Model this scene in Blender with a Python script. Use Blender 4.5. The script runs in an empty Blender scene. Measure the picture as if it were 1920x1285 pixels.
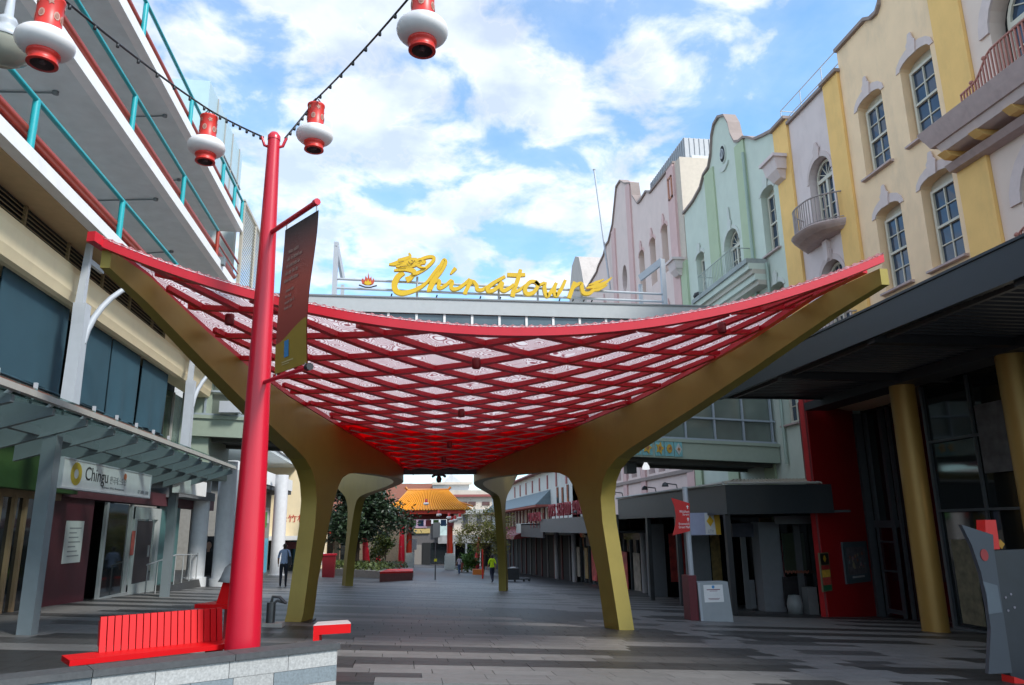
import bpy, math, random
from mathutils import Vector, Matrix
from mathutils.geometry import tessellate_polygon
random.seed(7)
sc = bpy.context.scene
COL = sc.collection
R = math.radians

# ------------------------------------------------------------------ camera
FPX = 1400.0
CAM = Vector((0, 0, 1.7))
_y, _p, _r = R(8.40457446), R(13.89005448), R(-0.81921784)
FW = Vector((math.sin(_y)*math.cos(_p), math.cos(_y)*math.cos(_p), math.sin(_p)))
_rt = Vector((math.cos(_y), -math.sin(_y), 0))
_up = _rt.cross(FW)
RT = math.cos(_r)*_rt + math.sin(_r)*_up
UP = -math.sin(_r)*_rt + math.cos(_r)*_up
cd = bpy.data.cameras.new('camera')
cam = bpy.data.objects.new('camera', cd)
COL.objects.link(cam)
cd.sensor_width = 36.0
cd.lens = FPX*36/1920
cd.clip_start = 0.1
cd.clip_end = 3000
m = Matrix((RT, UP, -FW)).transposed().to_4x4()
m.translation = CAM
cam.matrix_world = m
sc.camera = cam

# ------------------------------------------------------------------ world, sun
SUN_DIR = Vector((0.55, -0.55, 0.75)).normalized()
world = bpy.data.worlds.new('World')
sc.world = world
world.use_nodes = True
def build_world():
    nt = world.node_tree
    nt.nodes.clear()
    N = nt.nodes.new
    L = nt.links.new
    out = N('ShaderNodeOutputWorld')
    bg = N('ShaderNodeBackground')
    bg.inputs[1].default_value = 0.125
    sky = N('ShaderNodeTexSky')
    sky.sky_type = 'NISHITA'
    sky.sun_disc = False
    sky.sun_elevation = math.asin(SUN_DIR.z)
    sky.sun_rotation = math.atan2(SUN_DIR.x, SUN_DIR.y)
    sky.air_density = 1.0
    sky.dust_density = 0.6
    sky.ozone_density = 1.4
    tc = N('ShaderNodeTexCoord')
    sep = N('ShaderNodeSeparateXYZ')
    L(tc.outputs['Generated'], sep.inputs[0])
    zc = N('ShaderNodeMath'); zc.operation = 'MAXIMUM'; zc.inputs[1].default_value = 0.0
    L(sep.outputs[2], zc.inputs[0])
    za = N('ShaderNodeMath'); za.operation = 'ADD'; za.inputs[1].default_value = 0.22
    L(zc.outputs[0], za.inputs[0])
    dx = N('ShaderNodeMath'); dx.operation = 'DIVIDE'
    dy = N('ShaderNodeMath'); dy.operation = 'DIVIDE'
    L(sep.outputs[0], dx.inputs[0]); L(za.outputs[0], dx.inputs[1])
    L(sep.outputs[1], dy.inputs[0]); L(za.outputs[0], dy.inputs[1])
    cmb = N('ShaderNodeCombineXYZ')
    L(dx.outputs[0], cmb.inputs[0]); L(dy.outputs[0], cmb.inputs[1])
    cmb.inputs[2].default_value = CLOUD_SEED
    big = N('ShaderNodeTexNoise'); big.inputs['Scale'].default_value = 0.8
    big.inputs['Detail'].default_value = 2.0
    det = N('ShaderNodeTexNoise'); det.inputs['Scale'].default_value = 6.0
    det.inputs['Detail'].default_value = 9.0; det.inputs['Roughness'].default_value = 0.56
    det.inputs['Distortion'].default_value = 0.25
    L(cmb.outputs[0], big.inputs['Vector']); L(cmb.outputs[0], det.inputs['Vector'])
    mb = N('ShaderNodeMath'); mb.operation = 'MULTIPLY'; mb.inputs[1].default_value = 1.0
    L(big.outputs[0], mb.inputs[0])
    ad = N('ShaderNodeMath'); ad.operation = 'ADD'
    L(mb.outputs[0], ad.inputs[0]); L(det.outputs[0], ad.inputs[1])
    ramp = N('ShaderNodeValToRGB'); ramp.color_ramp.interpolation = 'B_SPLINE'
    ramp.color_ramp.elements[0].position = 0.87
    ramp.color_ramp.elements[0].color = (0, 0, 0, 1)
    ramp.color_ramp.elements[1].position = 1.13
    ramp.color_ramp.elements[1].color = (1, 1, 1, 1)
    e = ramp.color_ramp.elements.new(1.02); e.color = (0.62, 0.62, 0.62, 1)
    L(ad.outputs[0], ramp.inputs[0])
    # cloud brightness: thick hearts a little greyer than the edges
    cl = N('ShaderNodeTexNoise'); cl.inputs['Scale'].default_value = 7.5; cl.inputs['Detail'].default_value = 6; cl.inputs['Roughness'].default_value = .5
    of = N('ShaderNodeVectorMath'); of.operation = 'ADD'; of.inputs[1].default_value = (.06, -.05, .3)
    L(cmb.outputs[0], of.inputs[0]); L(of.outputs[0], cl.inputs['Vector'])
    ramp2 = N('ShaderNodeValToRGB')
    ramp2.color_ramp.elements[0].position = 0.38
    ramp2.color_ramp.elements[0].color = (2.7, 2.86, 3.1, 1)
    ramp2.color_ramp.elements[1].position = 0.58
    ramp2.color_ramp.elements[1].color = (4.0, 4.05, 4.1, 1)
    L(cl.outputs[0], ramp2.inputs[0])
    # saturate the blue a little
    hs = N('ShaderNodeMix'); hs.data_type = 'RGBA'; hs.blend_type = 'MULTIPLY'
    hs.inputs[0].default_value = 1.0
    hs.inputs[7].default_value = (.66, .95, 1.06, 1)
    L(sky.outputs[0], hs.inputs[6])
    mix = N('ShaderNodeMix'); mix.data_type = 'RGBA'
    L(ramp.outputs[0], mix.inputs[0])
    L(hs.outputs[2], mix.inputs[6]); L(ramp2.outputs[0], mix.inputs[7])
    L(mix.outputs[2], bg.inputs[0]); L(bg.outputs[0], out.inputs[0])
CLOUD_SEED = 8.0
build_world()
sd = bpy.data.lights.new('sun', 'SUN')
sd.energy = 1.5
sd.angle = R(10)
sd.color = (1.0, 0.96, 0.9)
sun = bpy.data.objects.new('sun', sd)
COL.objects.link(sun)
sun.rotation_euler = (-SUN_DIR).to_track_quat('-Z', 'Y').to_euler()
sun.location = (0, 0, 60)
sc.view_settings.view_transform = 'Standard'
sc.view_settings.look = 'None'
sc.view_settings.exposure = 1.42
sc.view_settings.gamma = 1.0
sc.render.engine = 'CYCLES'

# ------------------------------------------------------------------ pixel rays meet real planes
def ray(px, py): return FW + RT*((px-960)/FPX) + UP*((642.5-py)/FPX)
def onx(px, py, x): d = ray(px, py); return CAM + d*((x-CAM.x)/d.x)
def ony(px, py, y): d = ray(px, py); return CAM + d*((y-CAM.y)/d.y)
def onz(px, py, z): d = ray(px, py); return CAM + d*((z-CAM.z)/d.z)
A0, SY, SX = .23, .0316, .055          # the street falls away and to the right
def gz(x, y): return A0 - SY*y - SX*x
def ong(px, py, h=0.0):
    d = ray(px, py)
    return CAM + d*((A0+h-CAM.z)/(d.z+SY*d.y+SX*d.x))

# ------------------------------------------------------------------ materials
MAT = {}
def mat(name, col, rough=.6, metal=0.0, var=.08, scale=6.0, bump=0.0, bscale=40.0, spec=.5, rand=0.0, stretch=None, emit=0.0, coat=0.0, dirt=0.0, dirtcol=(.05,.045,.04)):
    if name in MAT: return MAT[name]
    m = bpy.data.materials.new(name); MAT[name] = m
    m.use_nodes = True
    nt = m.node_tree; N = nt.nodes.new; L = nt.links.new
    b = nt.nodes['Principled BSDF']
    b.inputs['Roughness'].default_value = rough
    b.inputs['Metallic'].default_value = metal
    b.inputs['Specular IOR Level'].default_value = spec
    if coat: b.inputs['Coat Weight'].default_value = coat; b.inputs['Coat Roughness'].default_value = .15
    tc = N('ShaderNodeTexCoord'); mp = N('ShaderNodeMapping')
    L(tc.outputs['Object'], mp.inputs[0])
    if stretch: mp.inputs['Scale'].default_value = stretch
    if rand:       # every piece gets its own patch of grain
        oi0 = N('ShaderNodeObjectInfo'); va = N('ShaderNodeVectorMath'); va.operation = 'SCALE'; va.inputs[0].default_value = (31, 17, 23)
        L(oi0.outputs['Random'], va.inputs['Scale']); L(va.outputs[0], mp.inputs['Location'])
    nz = N('ShaderNodeTexNoise'); nz.inputs['Scale'].default_value = scale; nz.inputs['Detail'].default_value = 6
    L(mp.outputs[0], nz.inputs[0])
    mx = N('ShaderNodeMix'); mx.data_type = 'RGBA'
    c = Vector(col)
    mx.inputs[6].default_value = (*[max(0, v*(1-var*1.6)) for v in col], 1)
    mx.inputs[7].default_value = (*[v*(1+var*1.2) for v in col], 1)
    L(nz.outputs[0], mx.inputs[0])
    last = mx.outputs[2]
    if dirt:
        n2 = N('ShaderNodeTexNoise'); n2.inputs['Scale'].default_value = 1.3; n2.inputs['Detail'].default_value = 9
        n2.inputs['Roughness'].default_value = .7
        mp2 = N('ShaderNodeMapping'); mp2.inputs['Scale'].default_value = (1, 1, .35)
        L(mp.outputs[0], mp2.inputs[0]); L(mp2.outputs[0], n2.inputs[0])
        rp = N('ShaderNodeValToRGB'); rp.color_ramp.elements[0].position = .5; rp.color_ramp.elements[1].position = .72
        L(n2.outputs[0], rp.inputs[0])
        ml = N('ShaderNodeMath'); ml.operation = 'MULTIPLY'; ml.inputs[1].default_value = dirt
        L(rp.outputs[0], ml.inputs[0])
        m3 = N('ShaderNodeMix'); m3.data_type = 'RGBA'
        L(ml.outputs[0], m3.inputs[0]); L(last, m3.inputs[6]); m3.inputs[7].default_value = (*dirtcol, 1)
        last = m3.outputs[2]
    if rand:
        oi = N('ShaderNodeObjectInfo'); mr = N('ShaderNodeMapRange')
        mr.inputs[3].default_value = 1-rand; mr.inputs[4].default_value = 1+rand
        L(oi.outputs['Random'], mr.inputs[0])
        m4 = N('ShaderNodeMix'); m4.data_type = 'RGBA'; m4.blend_type = 'MULTIPLY'; m4.inputs[0].default_value = 1
        L(last, m4.inputs[6]); L(mr.outputs[0], m4.inputs[7]); last = m4.outputs[2]
    L(last, b.inputs['Base Color'])
    if bump:
        n3 = N('ShaderNodeTexNoise'); n3.inputs['Scale'].default_value = bscale; n3.inputs['Detail'].default_value = 5
        L(mp.outputs[0], n3.inputs[0])
        bp = N('ShaderNodeBump'); bp.inputs['Strength'].default_value = bump; bp.inputs['Distance'].default_value = .02
        L(n3.outputs[0], bp.inputs['Height']); L(bp.outputs[0], b.inputs['Normal'])
    if emit:
        b.inputs['Emission Color'].default_value = (*col, 1); b.inputs['Emission Strength'].default_value = emit
    return m
def glass(name, tint=(.05,.065,.07), rough=.06, see=.0):
    if name in MAT: return MAT[name]
    m = bpy.data.materials.new(name); MAT[name] = m; m.use_nodes = True
    nt = m.node_tree; N = nt.nodes.new; L = nt.links.new
    b = nt.nodes['Principled BSDF']
    b.inputs['Roughness'].default_value = rough
    b.inputs['Specular IOR Level'].default_value = .6
    tc = N('ShaderNodeTexCoord'); nz = N('ShaderNodeTexNoise'); nz.inputs['Scale'].default_value = .9
    L(tc.outputs['Object'], nz.inputs[0])
    mx = N('ShaderNodeMix'); mx.data_type = 'RGBA'
    mx.inputs[6].default_value = (*[v*.5 for v in tint], 1); mx.inputs[7].default_value = (*[v*1.5 for v in tint], 1)
    L(nz.outputs[0], mx.inputs[0]); L(mx.outputs[2], b.inputs['Base Color'])
    if see:
        out = nt.nodes['Material Output']; tr = N('ShaderNodeBsdfTransparent'); tr.inputs[0].default_value = (.8,.9,.88,1)
        ms = N('ShaderNodeMixShader'); ms.inputs[0].default_value = see
        L(b.outputs[0], ms.inputs[1]); L(tr.outputs[0], ms.inputs[2]); L(ms.outputs[0], out.inputs[0])
    return m

# ------------------------------------------------------------------ mesh builder
class MB:
    def __init__(s): s.v = []; s.f = []; s.mi = []; s.sm = []
    def add(s, vs, fs, mi=0, smooth=False):
        o = len(s.v); s.v += [Vector(v) for v in vs]
        for f in fs: s.f.append([i+o for i in f]); s.mi.append(mi); s.sm.append(smooth)
        return s
    def box(s, a, b, mi=0):
        x0, y0, z0 = [min(p, q) for p, q in zip(a, b)]; x1, y1, z1 = [max(p, q) for p, q in zip(a, b)]
        return s.add([(x0,y0,z0),(x1,y0,z0),(x1,y1,z0),(x0,y1,z0),(x0,y0,z1),(x1,y0,z1),(x1,y1,z1),(x0,y1,z1)],
              [(0,3,2,1),(4,5,6,7),(0,1,5,4),(1,2,6,5),(2,3,7,6),(3,0,4,7)], mi)
    def hexa(s, p, mi=0):      # 8 points: bottom loop, top loop
        return s.add(p, [(0,3,2,1),(4,5,6,7),(0,1,5,4),(1,2,6,5),(2,3,7,6),(3,0,4,7)], mi)
    def bar(s, a, b, w, h, up=(0,0,1), mi=0):     # rectangular bar from a to b
        a, b = Vector(a), Vector(b); t = (b-a).normalized(); u = Vector(up)
        sd = t.cross(u)
        if sd.length < 1e-4: sd = t.cross(Vector((1,0,0)))
        sd.normalize(); u = sd.cross(t).normalized()
        p = []
        for q in (a, b):
            p += [q - sd*w/2 - u*h/2, q + sd*w/2 - u*h/2, q + sd*w/2 + u*h/2, q - sd*w/2 + u*h/2]
        return s.add(p, [(3,2,1,0),(4,5,6,7),(0,1,5,4),(1,2,6,5),(2,3,7,6),(3,0,4,7)], mi)
    def prism(s, poly, fn, d0, d1, mi=0, smooth=False):   # poly in (a,b), fn(a,b,d)->world
        n = len(poly)
        tris = tessellate_polygon([[Vector((p[0], p[1], 0)) for p in poly]])
        vs = [fn(a, b, d0) for a, b in poly] + [fn(a, b, d1) for a, b in poly]
        fs = [tuple(t) for t in tris] + [tuple(i+n for i in reversed(t)) for t in tris]
        s.add(vs, fs, mi)
        vs2 = vs; s.add(vs2, [(i, (i+1) % n, n+(i+1) % n, n+i) for i in range(n)], mi, smooth)
        return s
    def tube(s, pts, r, n=8, mi=0, cap=True):
        pts = [Vector(p) for p in pts]; k = len(pts)
        rs = r if isinstance(r, (list, tuple)) else [r]*k
        vs = []; u = None
        for i, p in enumerate(pts):
            t = (pts[min(i+1, k-1)] - pts[max(i-1, 0)]).normalized()
            if u is None:
                u = t.cross(Vector((0,0,1)))
                if u.length < .05: u = t.cross(Vector((0,1,0)))
                u.normalize()
            else:
                u = (u - t*u.dot(t)).normalized()
            w = t.cross(u)
            for j in range(n):
                a = 2*math.pi*j/n; vs.append(p + (u*math.cos(a) + w*math.sin(a))*rs[i])
        fs = []
        for i in range(k-1):
            for j in range(n):
                a = i*n+j; b = i*n+(j+1) % n; fs.append((a, b, b+n, a+n))
        s.add(vs, fs, mi, True)
        if cap: s.add(vs[:n], [tuple(range(n))[::-1]], mi); s.add(vs[-n:], [tuple(range(n))], mi)
        return s
    def lathe(s, prof, c, n=20, mi=0, axis=None):         # prof: (r, z) pairs
        c = Vector(c); vs = []; k = len(prof)
        for r_, z in prof:
            for j in range(n):
                a = 2*math.pi*j/n; vs.append(c + Vector((r_*math.cos(a), r_*math.sin(a), z)))
        fs = []
        for i in range(k-1):
            for j in range(n):
                a = i*n+j; b = i*n+(j+1) % n; fs.append((a, b, b+n, a+n))
        return s.add(vs, fs, mi, True)
    def poly(s, pts, mi=0): return s.add(pts, [tuple(range(len(pts)))], mi)
ORG = {}
def link(o): COL.objects.link(o); return o
def obj(name, mb, mats, parent=None, base=None):
    me = bpy.data.meshes.new(name)
    if parent is not None: org = ORG[parent.name]
    elif base is not None: org = Vector(base)
    else:
        xs = [v.x for v in mb.v]; ys = [v.y for v in mb.v]; zs = [v.z for v in mb.v]
        org = Vector(((min(xs)+max(xs))/2, (min(ys)+max(ys))/2, min(zs)))
    me.from_pydata([tuple(v-org) for v in mb.v], [], [tuple(f) for f in mb.f])
    if not isinstance(mats, (list, tuple)): mats = [mats]
    for m_ in mats: me.materials.append(m_)
    me.polygons.foreach_set('material_index', mb.mi)
    me.polygons.foreach_set('use_smooth', mb.sm)
    me.update()
    o = bpy.data.objects.new(name, me); link(o)
    if parent is not None: o.parent = parent
    else: o.location = org
    ORG[o.name] = org
    return o
def thing(name, label, cat, loc, group=None):
    o = bpy.data.objects.new(name, None); link(o); o.location = loc
    o.empty_display_size = .2
    ORG[o.name] = Vector(loc)
    return tag(o, label, cat, group)
def tag(o, label=None, cat=None, group=None, kind=None):
    if label: o['label'] = label
    if cat: o['category'] = cat
    if group: o['group'] = group
    if kind: o['kind'] = kind
    return o
def solo(name, mb, mats, label, cat, group=None, kind=None):
    return tag(obj(name, mb, mats), label, cat, group, kind)
def copy_tree(o, parent=None):
    c = o.copy(); link(c)
    if parent is not None: c.parent = parent
    for ch in list(o.children): copy_tree(ch, c)
    return c
def share(o, loc_delta, parent=None, rotz=None):     # a copy of a piece moved by loc_delta, same parent
    c = o.copy(); link(c); c.location = o.location + Vector(loc_delta); return c
def text(name, body, size, mapfn, m_, parent, depth=.01, fit=None, shear=0.0):   # lettering as mesh; mapfn(a,b,d)->world
    cu = bpy.data.curves.new(name, 'FONT'); cu.body = body; cu.size = size; cu.extrude = depth/2; cu.shear = shear
    cu.resolution_u = 3
    t = bpy.data.objects.new('tmp_text', cu); link(t)
    bpy.context.view_layer.update()
    me = bpy.data.meshes.new_from_object(t.evaluated_get(bpy.context.evaluated_depsgraph_get()))
    bpy.data.objects.remove(t); bpy.data.curves.remove(cu)
    vs = [v.co.copy() for v in me.vertices]
    if not vs: return None
    x0 = min(v.x for v in vs); x1 = max(v.x for v in vs); y0 = min(v.y for v in vs); y1 = max(v.y for v in vs)
    mb = MB(); out = []
    for v in vs:
        a, b = v.x, v.y
        if fit: a = fit[0] + (v.x-x0)/(x1-x0)*(fit[1]-fit[0]); b = fit[2] + (v.y-y0)/(y1-y0)*(fit[3]-fit[2])
        out.append(mapfn(a, b, v.z+depth/2))
    mb.add(out, [tuple(p.vertices) for p in me.polygons])
    bpy.data.meshes.remove(me)
    return obj(name, mb, m_, parent)
def arc_top(s0, s1, z0, zs, rise, n=8):     # opening outline with an arched head
    pts = [(s0, z0), (s1, z0), (s1, zs)]
    c = (s0+s1)/2; w = (s1-s0)/2
    for i in range(1, n):
        a = math.pi*i/n; pts.append((c + w*math.cos(a), zs + rise*math.sin(a)))
    pts.append((s0, zs)); return pts
def wall_holes(mb, outer, holes, fn, depth=.35, back=.5, mi=0, mr=0):
    loops = [outer] + holes
    flat = [p for l in loops for p in l]
    tris = tessellate_polygon([[Vector((p[0], p[1], 0)) for p in l] for l in loops])
    mb.add([fn(a, b, 0) for a, b in flat], [tuple(t) for t in tris], mi)
    for l in holes:
        n = len(l); vs = [fn(a, b, 0) for a, b in l] + [fn(a, b, -depth) for a, b in l]
        mb.add(vs, [(i, (i+1) % n, n+(i+1) % n, n+i) for i in range(n)], mr)
    n = len(outer); vs = [fn(a, b, 0) for a, b in outer] + [fn(a, b, -back) for a, b in outer]
    mb.add(vs, [(i, (i+1) % n, n+(i+1) % n, n+i) for i in range(n)], mi)
# ------------------------------------------------------------------ ground and paving
M_ground = mat('ground_stone', (.045,.048,.053), .42, var=.25, scale=3, bump=.15, bscale=30)
PAVE = [mat('paver_dark', (.034,.0335,.0325), .46, var=.3, scale=5, bump=.12, bscale=60, rand=.16, dirt=.25, dirtcol=(.016,.016,.016)),
        mat('paver_mid', (.066,.065,.063), .46, var=.2, scale=9, bump=.12, bscale=60, rand=.12, dirt=.25, dirtcol=(.022,.022,.022)),
        mat('paver_light', (.165,.162,.157), .48, var=.16, scale=9, bump=.12, bscale=60, rand=.10, dirt=.3, dirtcol=(.045,.045,.045))]
g = MB()
nx, ny = 12, 30
xs = [-300, -60, -20, -8, 0, 8, 20, 60, 300]; ys = [-60, -10, 5, 20, 40, 60, 80, 110, 160, 260, 500]
vs = [(x, y, gz(x, y)) for y in ys for x in xs]; n = len(xs)
g.add(vs, [(j*n+i, j*n+i+1, (j+1)*n+i+1, (j+1)*n+i) for j in range(len(ys)-1) for i in range(n-1)])
ground = obj('ground', g, M_ground, base=(0, 0, 0)); tag(ground, kind='structure')
GN = Vector((SX, SY, 1)).normalized()
GX = Vector((1, 0, -SX)).normalized(); GYv = GN.cross(GX).normalized()
PL, PD, PT = .80, .37, .03        # plank length, row depth, thickness
pmesh = []
for k in range(3):
    q = MB(); a, b, c = PL/2-.0018, PD/2-.0018, PT
    e = .0025
    q.add([(-a,-b,0),(a,-b,0),(a,b,0),(-a,b,0),(-a+e,-b+e,c),(a-e,-b+e,c),(a-e,b-e,c),(-a+e,b-e,c)],
          [(4,5,6,7),(0,1,5,4),(1,2,6,5),(2,3,7,6),(3,0,4,7)])
    me = bpy.data.meshes.new('paver'); me.from_pydata([tuple(v) for v in q.v], [], q.f); me.materials.append(PAVE[k]); pmesh.append(me)
PROT = Matrix((GX, GYv, GN)).transposed().to_euler()
rest = MB(); npv = 0
rnd = random.Random(11)
# rows run across the mall; tones come in runs whose ends step along a diagonal, with one long pale strip down the right
cells = []
run = {}
seeds = {}
for j in range(0, 106):
    y = 9.7 + j*PD
    tone = 2 if (j//2) % 2 else 0
    x = -9.6 - random.Random(j).random()*PL
    rnd = random.Random(100 + j//2)     # two rows of planks make one band
    left = 0; t = tone
    while x < 18.2:
        if left <= 0:
            left = rnd.choice((2, 3, 4, 5, 6, 7)); 
            r_ = rnd.random()
            t = tone if r_ < .70 else (1 if r_ < .80 else 2-tone)
        tt = t
        if abs(x - (6.6 + .0*y)) < .45: tt = 2
        cells.append((x, y, tt)); x += PL; left -= 1
cells.sort(key=lambda c: (abs(c[0]-2.5)/7 > 1, c[1]))
for x, y, t in cells:
    z = gz(x, y)
    if y > 46: continue
    lim_r = 15.6 if y < 24 else 12.2
    if x > lim_r or x < -8.2: continue
    vis = True
    if npv < 290 and -2.0 < x < 9.5 and y > 10.4:
        o = bpy.data.objects.new('paver', pmesh[t]); link(o); o.parent = ground
        o.location = (x, y, z); o.rotation_euler = PROT; npv += 1
    else:
        a, b, c = PL/2-.0015, PD/2-.0015, PT
        def w(u, v, h): return (x+u, y+v, gz(x+u, y+v)+h)
        e = .002
        rest.add([w(-a,-b,0),w(a,-b,0),w(a,b,0),w(-a,b,0),w(-a+e,-b+e,c),w(a-e,-b+e,c),w(a-e,b-e,c),w(-a+e,b-e,c)],
                 [(4,5,6,7),(0,1,5,4),(1,2,6,5),(2,3,7,6),(3,0,4,7)], t)
po = obj('paving', rest, PAVE, ground); tag(po, kind='stuff')
# ------------------------------------------------------------------ the red lattice canopy on gold blades
M_gold = mat('gold_paint', (.30,.23,.046), .44, metal=.35, var=.08, scale=2.5, bump=.03, bscale=18, dirt=.25, dirtcol=(.12,.085,.02))
M_red = mat('canopy_red', (.56,.012,.026), .38, var=.06, scale=3, dirt=.12, dirtcol=(.25,.01,.015))
M_redpole = mat('pole_red', (.56,.008,.028), .34, var=.07, scale=2, coat=.25, dirt=.18, dirtcol=(.36,.02,.035))
M_dkred = mat('spot_red', (.22,.01,.015), .45)
M_blk = mat('black_metal', (.018,.019,.022), .45, var=.15)
AX = R(-0.6); OX, OY = 1.3, 26.5
def cw(u, t, z): return Vector((OX + u*math.cos(AX) + t*math.sin(AX), OY - u*math.sin(AX) + t*math.cos(AX), z))
def ch(t): return math.sqrt(1.25**2 + (.337*t)**2)
def scroll_material():
    m = bpy.data.materials.new('scroll_print'); m.use_nodes = True
    nt = m.node_tree; N = nt.nodes.new; L = nt.links.new; b = nt.nodes['Principled BSDF']
    b.inputs['Roughness'].default_value = .5
    tc = N('ShaderNodeTexCoord')
    nz = N('ShaderNodeTexNoise'); nz.inputs['Scale'].default_value = 1.6; nz.inputs['Detail'].default_value = 1
    L(tc.outputs['Object'], nz.inputs[0])
    sc_ = N('ShaderNodeVectorMath'); sc_.operation = 'SCALE'; sc_.inputs['Scale'].default_value = .35
    L(nz.outputs['Color'], sc_.inputs[0])
    ad = N('ShaderNodeVectorMath'); ad.operation = 'ADD'
    L(tc.outputs['Object'], ad.inputs[0]); L(sc_.outputs[0], ad.inputs[1])
    fl = N('ShaderNodeVectorMath'); fl.operation = 'MULTIPLY'; fl.inputs[1].default_value = (1, 1, 0)
    L(ad.outputs[0], fl.inputs[0])
    vo = N('ShaderNodeTexVoronoi'); vo.inputs['Scale'].default_value = 3.6; vo.inputs['Randomness'].default_value = .8
    L(fl.outputs[0], vo.inputs['Vector'])
    mu = N('ShaderNodeMath'); mu.operation = 'MULTIPLY'; mu.inputs[1].default_value = 8.5
    L(vo.outputs['Distance'], mu.inputs[0])
    fr = N('ShaderNodeMath'); fr.operation = 'FRACT'; L(mu.outputs[0], fr.inputs[0])
    rp = N('ShaderNodeValToRGB')
    rp.color_ramp.elements[0].position = 0; rp.color_ramp.elements[0].color = (.86,.83,.835,1)
    rp.color_ramp.elements[1].position = 1; rp.color_ramp.elements[1].color = (.86,.83,.835,1)
    for p, c in ((.56, (.86,.83,.835,1)), (.64, (.46,.22,.25,1)), (.88, (.46,.22,.25,1)), (.95, (.86,.83,.835,1))):
        e = rp.color_ramp.elements.new(p); e.color = c
    L(fr.outputs[0], rp.inputs[0]); L(rp.outputs[0], b.inputs['Base Color'])
    # sun glows through the thin sheet
    b.inputs['Transmission Weight'].default_value = 0
    out = nt.nodes['Material Output']; tl = N('ShaderNodeBsdfTranslucent'); ms = N('ShaderNodeMixShader'); ms.inputs[0].default_value = .85
    L(rp.outputs[0], tl.inputs[0]); L(b.outputs[0], ms.inputs[1]); L(tl.outputs[0], ms.inputs[2]); L(ms.outputs[0], out.inputs[0])
    return m
M_scroll = scroll_material()
M_rsheet = mat('red_sheet', (.75,.015,.03), .5, var=.05)
def _glow(m, k):
    nt = m.node_tree; b = nt.nodes['Principled BSDF']; out = nt.nodes['Material Output']; tl = nt.nodes.new('ShaderNodeBsdfTranslucent'); ms = nt.nodes.new('ShaderNodeMixShader'); ms.inputs[0].default_value = k
    nt.links.new(b.inputs['Base Color'].links[0].from_socket, tl.inputs[0]); nt.links.new(b.outputs[0], ms.inputs[1]); nt.links.new(tl.outputs[0], ms.inputs[2]); nt.links.new(ms.outputs[0], out.inputs[0])
_glow(M_rsheet, .7)
canopy = thing('street_canopy', 'huge red lattice canopy with scroll-printed panels on gold Y-shaped blades, spanning the mall', 'canopy', cw(0, -9.5, gz(1.5, 17)))
TOP = [(-16.3,5.50),(-15.4,5.40),(-13.8,4.98),(-12.4,4.69),(-10.6,4.40),(-8.5,4.19),(-5.7,3.93),(-3,3.74),(-1,3.63),(0,3.61)]
BOT = [(-16.3,5.24),(-15.4,5.00),(-13.8,4.47),(-12.3,4.00),(-10.8,3.56),(-10.1,3.36),(-9.65,3.20),(-9.3,2.99),(-9.08,2.72),(-8.97,2.35),(-9.0,1.8),(-9.25,.6)]
INN = [(-8.7,.6),(-8.33,1.55),(-8.13,2.05),(-7.95,2.42),(-7.7,2.78),(-7.45,2.95),(-7.1,3.06),(-6.6,3.12),(-5.6,3.17),(-4,3.22),(-2,3.27),(0,3.28)]
SKEW = .045
def interp(pts, t):
    for (a, b), (c, d) in zip(pts, pts[1:]):
        if a <= t <= c: return b + (d-b)*(t-a)/(c-a)
    return pts[0][1] if t < pts[0][0] else pts[-1][1]
def inv(pts, z):           # t of an outline at height z
    for (a, b), (c, d) in zip(pts, pts[1:]):
        if min(b, d) <= z <= max(b, d) and b != d: return a + (c-a)*(z-b)/(d-b)
    return None
LEGO = [(-9.5,-1.0),(-9.5,-.6),(-9.25,.6),(-9.0,1.8),(-8.97,2.35),(-9.08,2.72),(-9.22,2.90)]
LEGI = [(-8.92,-1.0),(-8.92,-.6),(-8.7,.6),(-8.33,1.55),(-8.13,2.05),(-7.95,2.42),(-7.7,2.78),(-7.55,2.90)]
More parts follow.
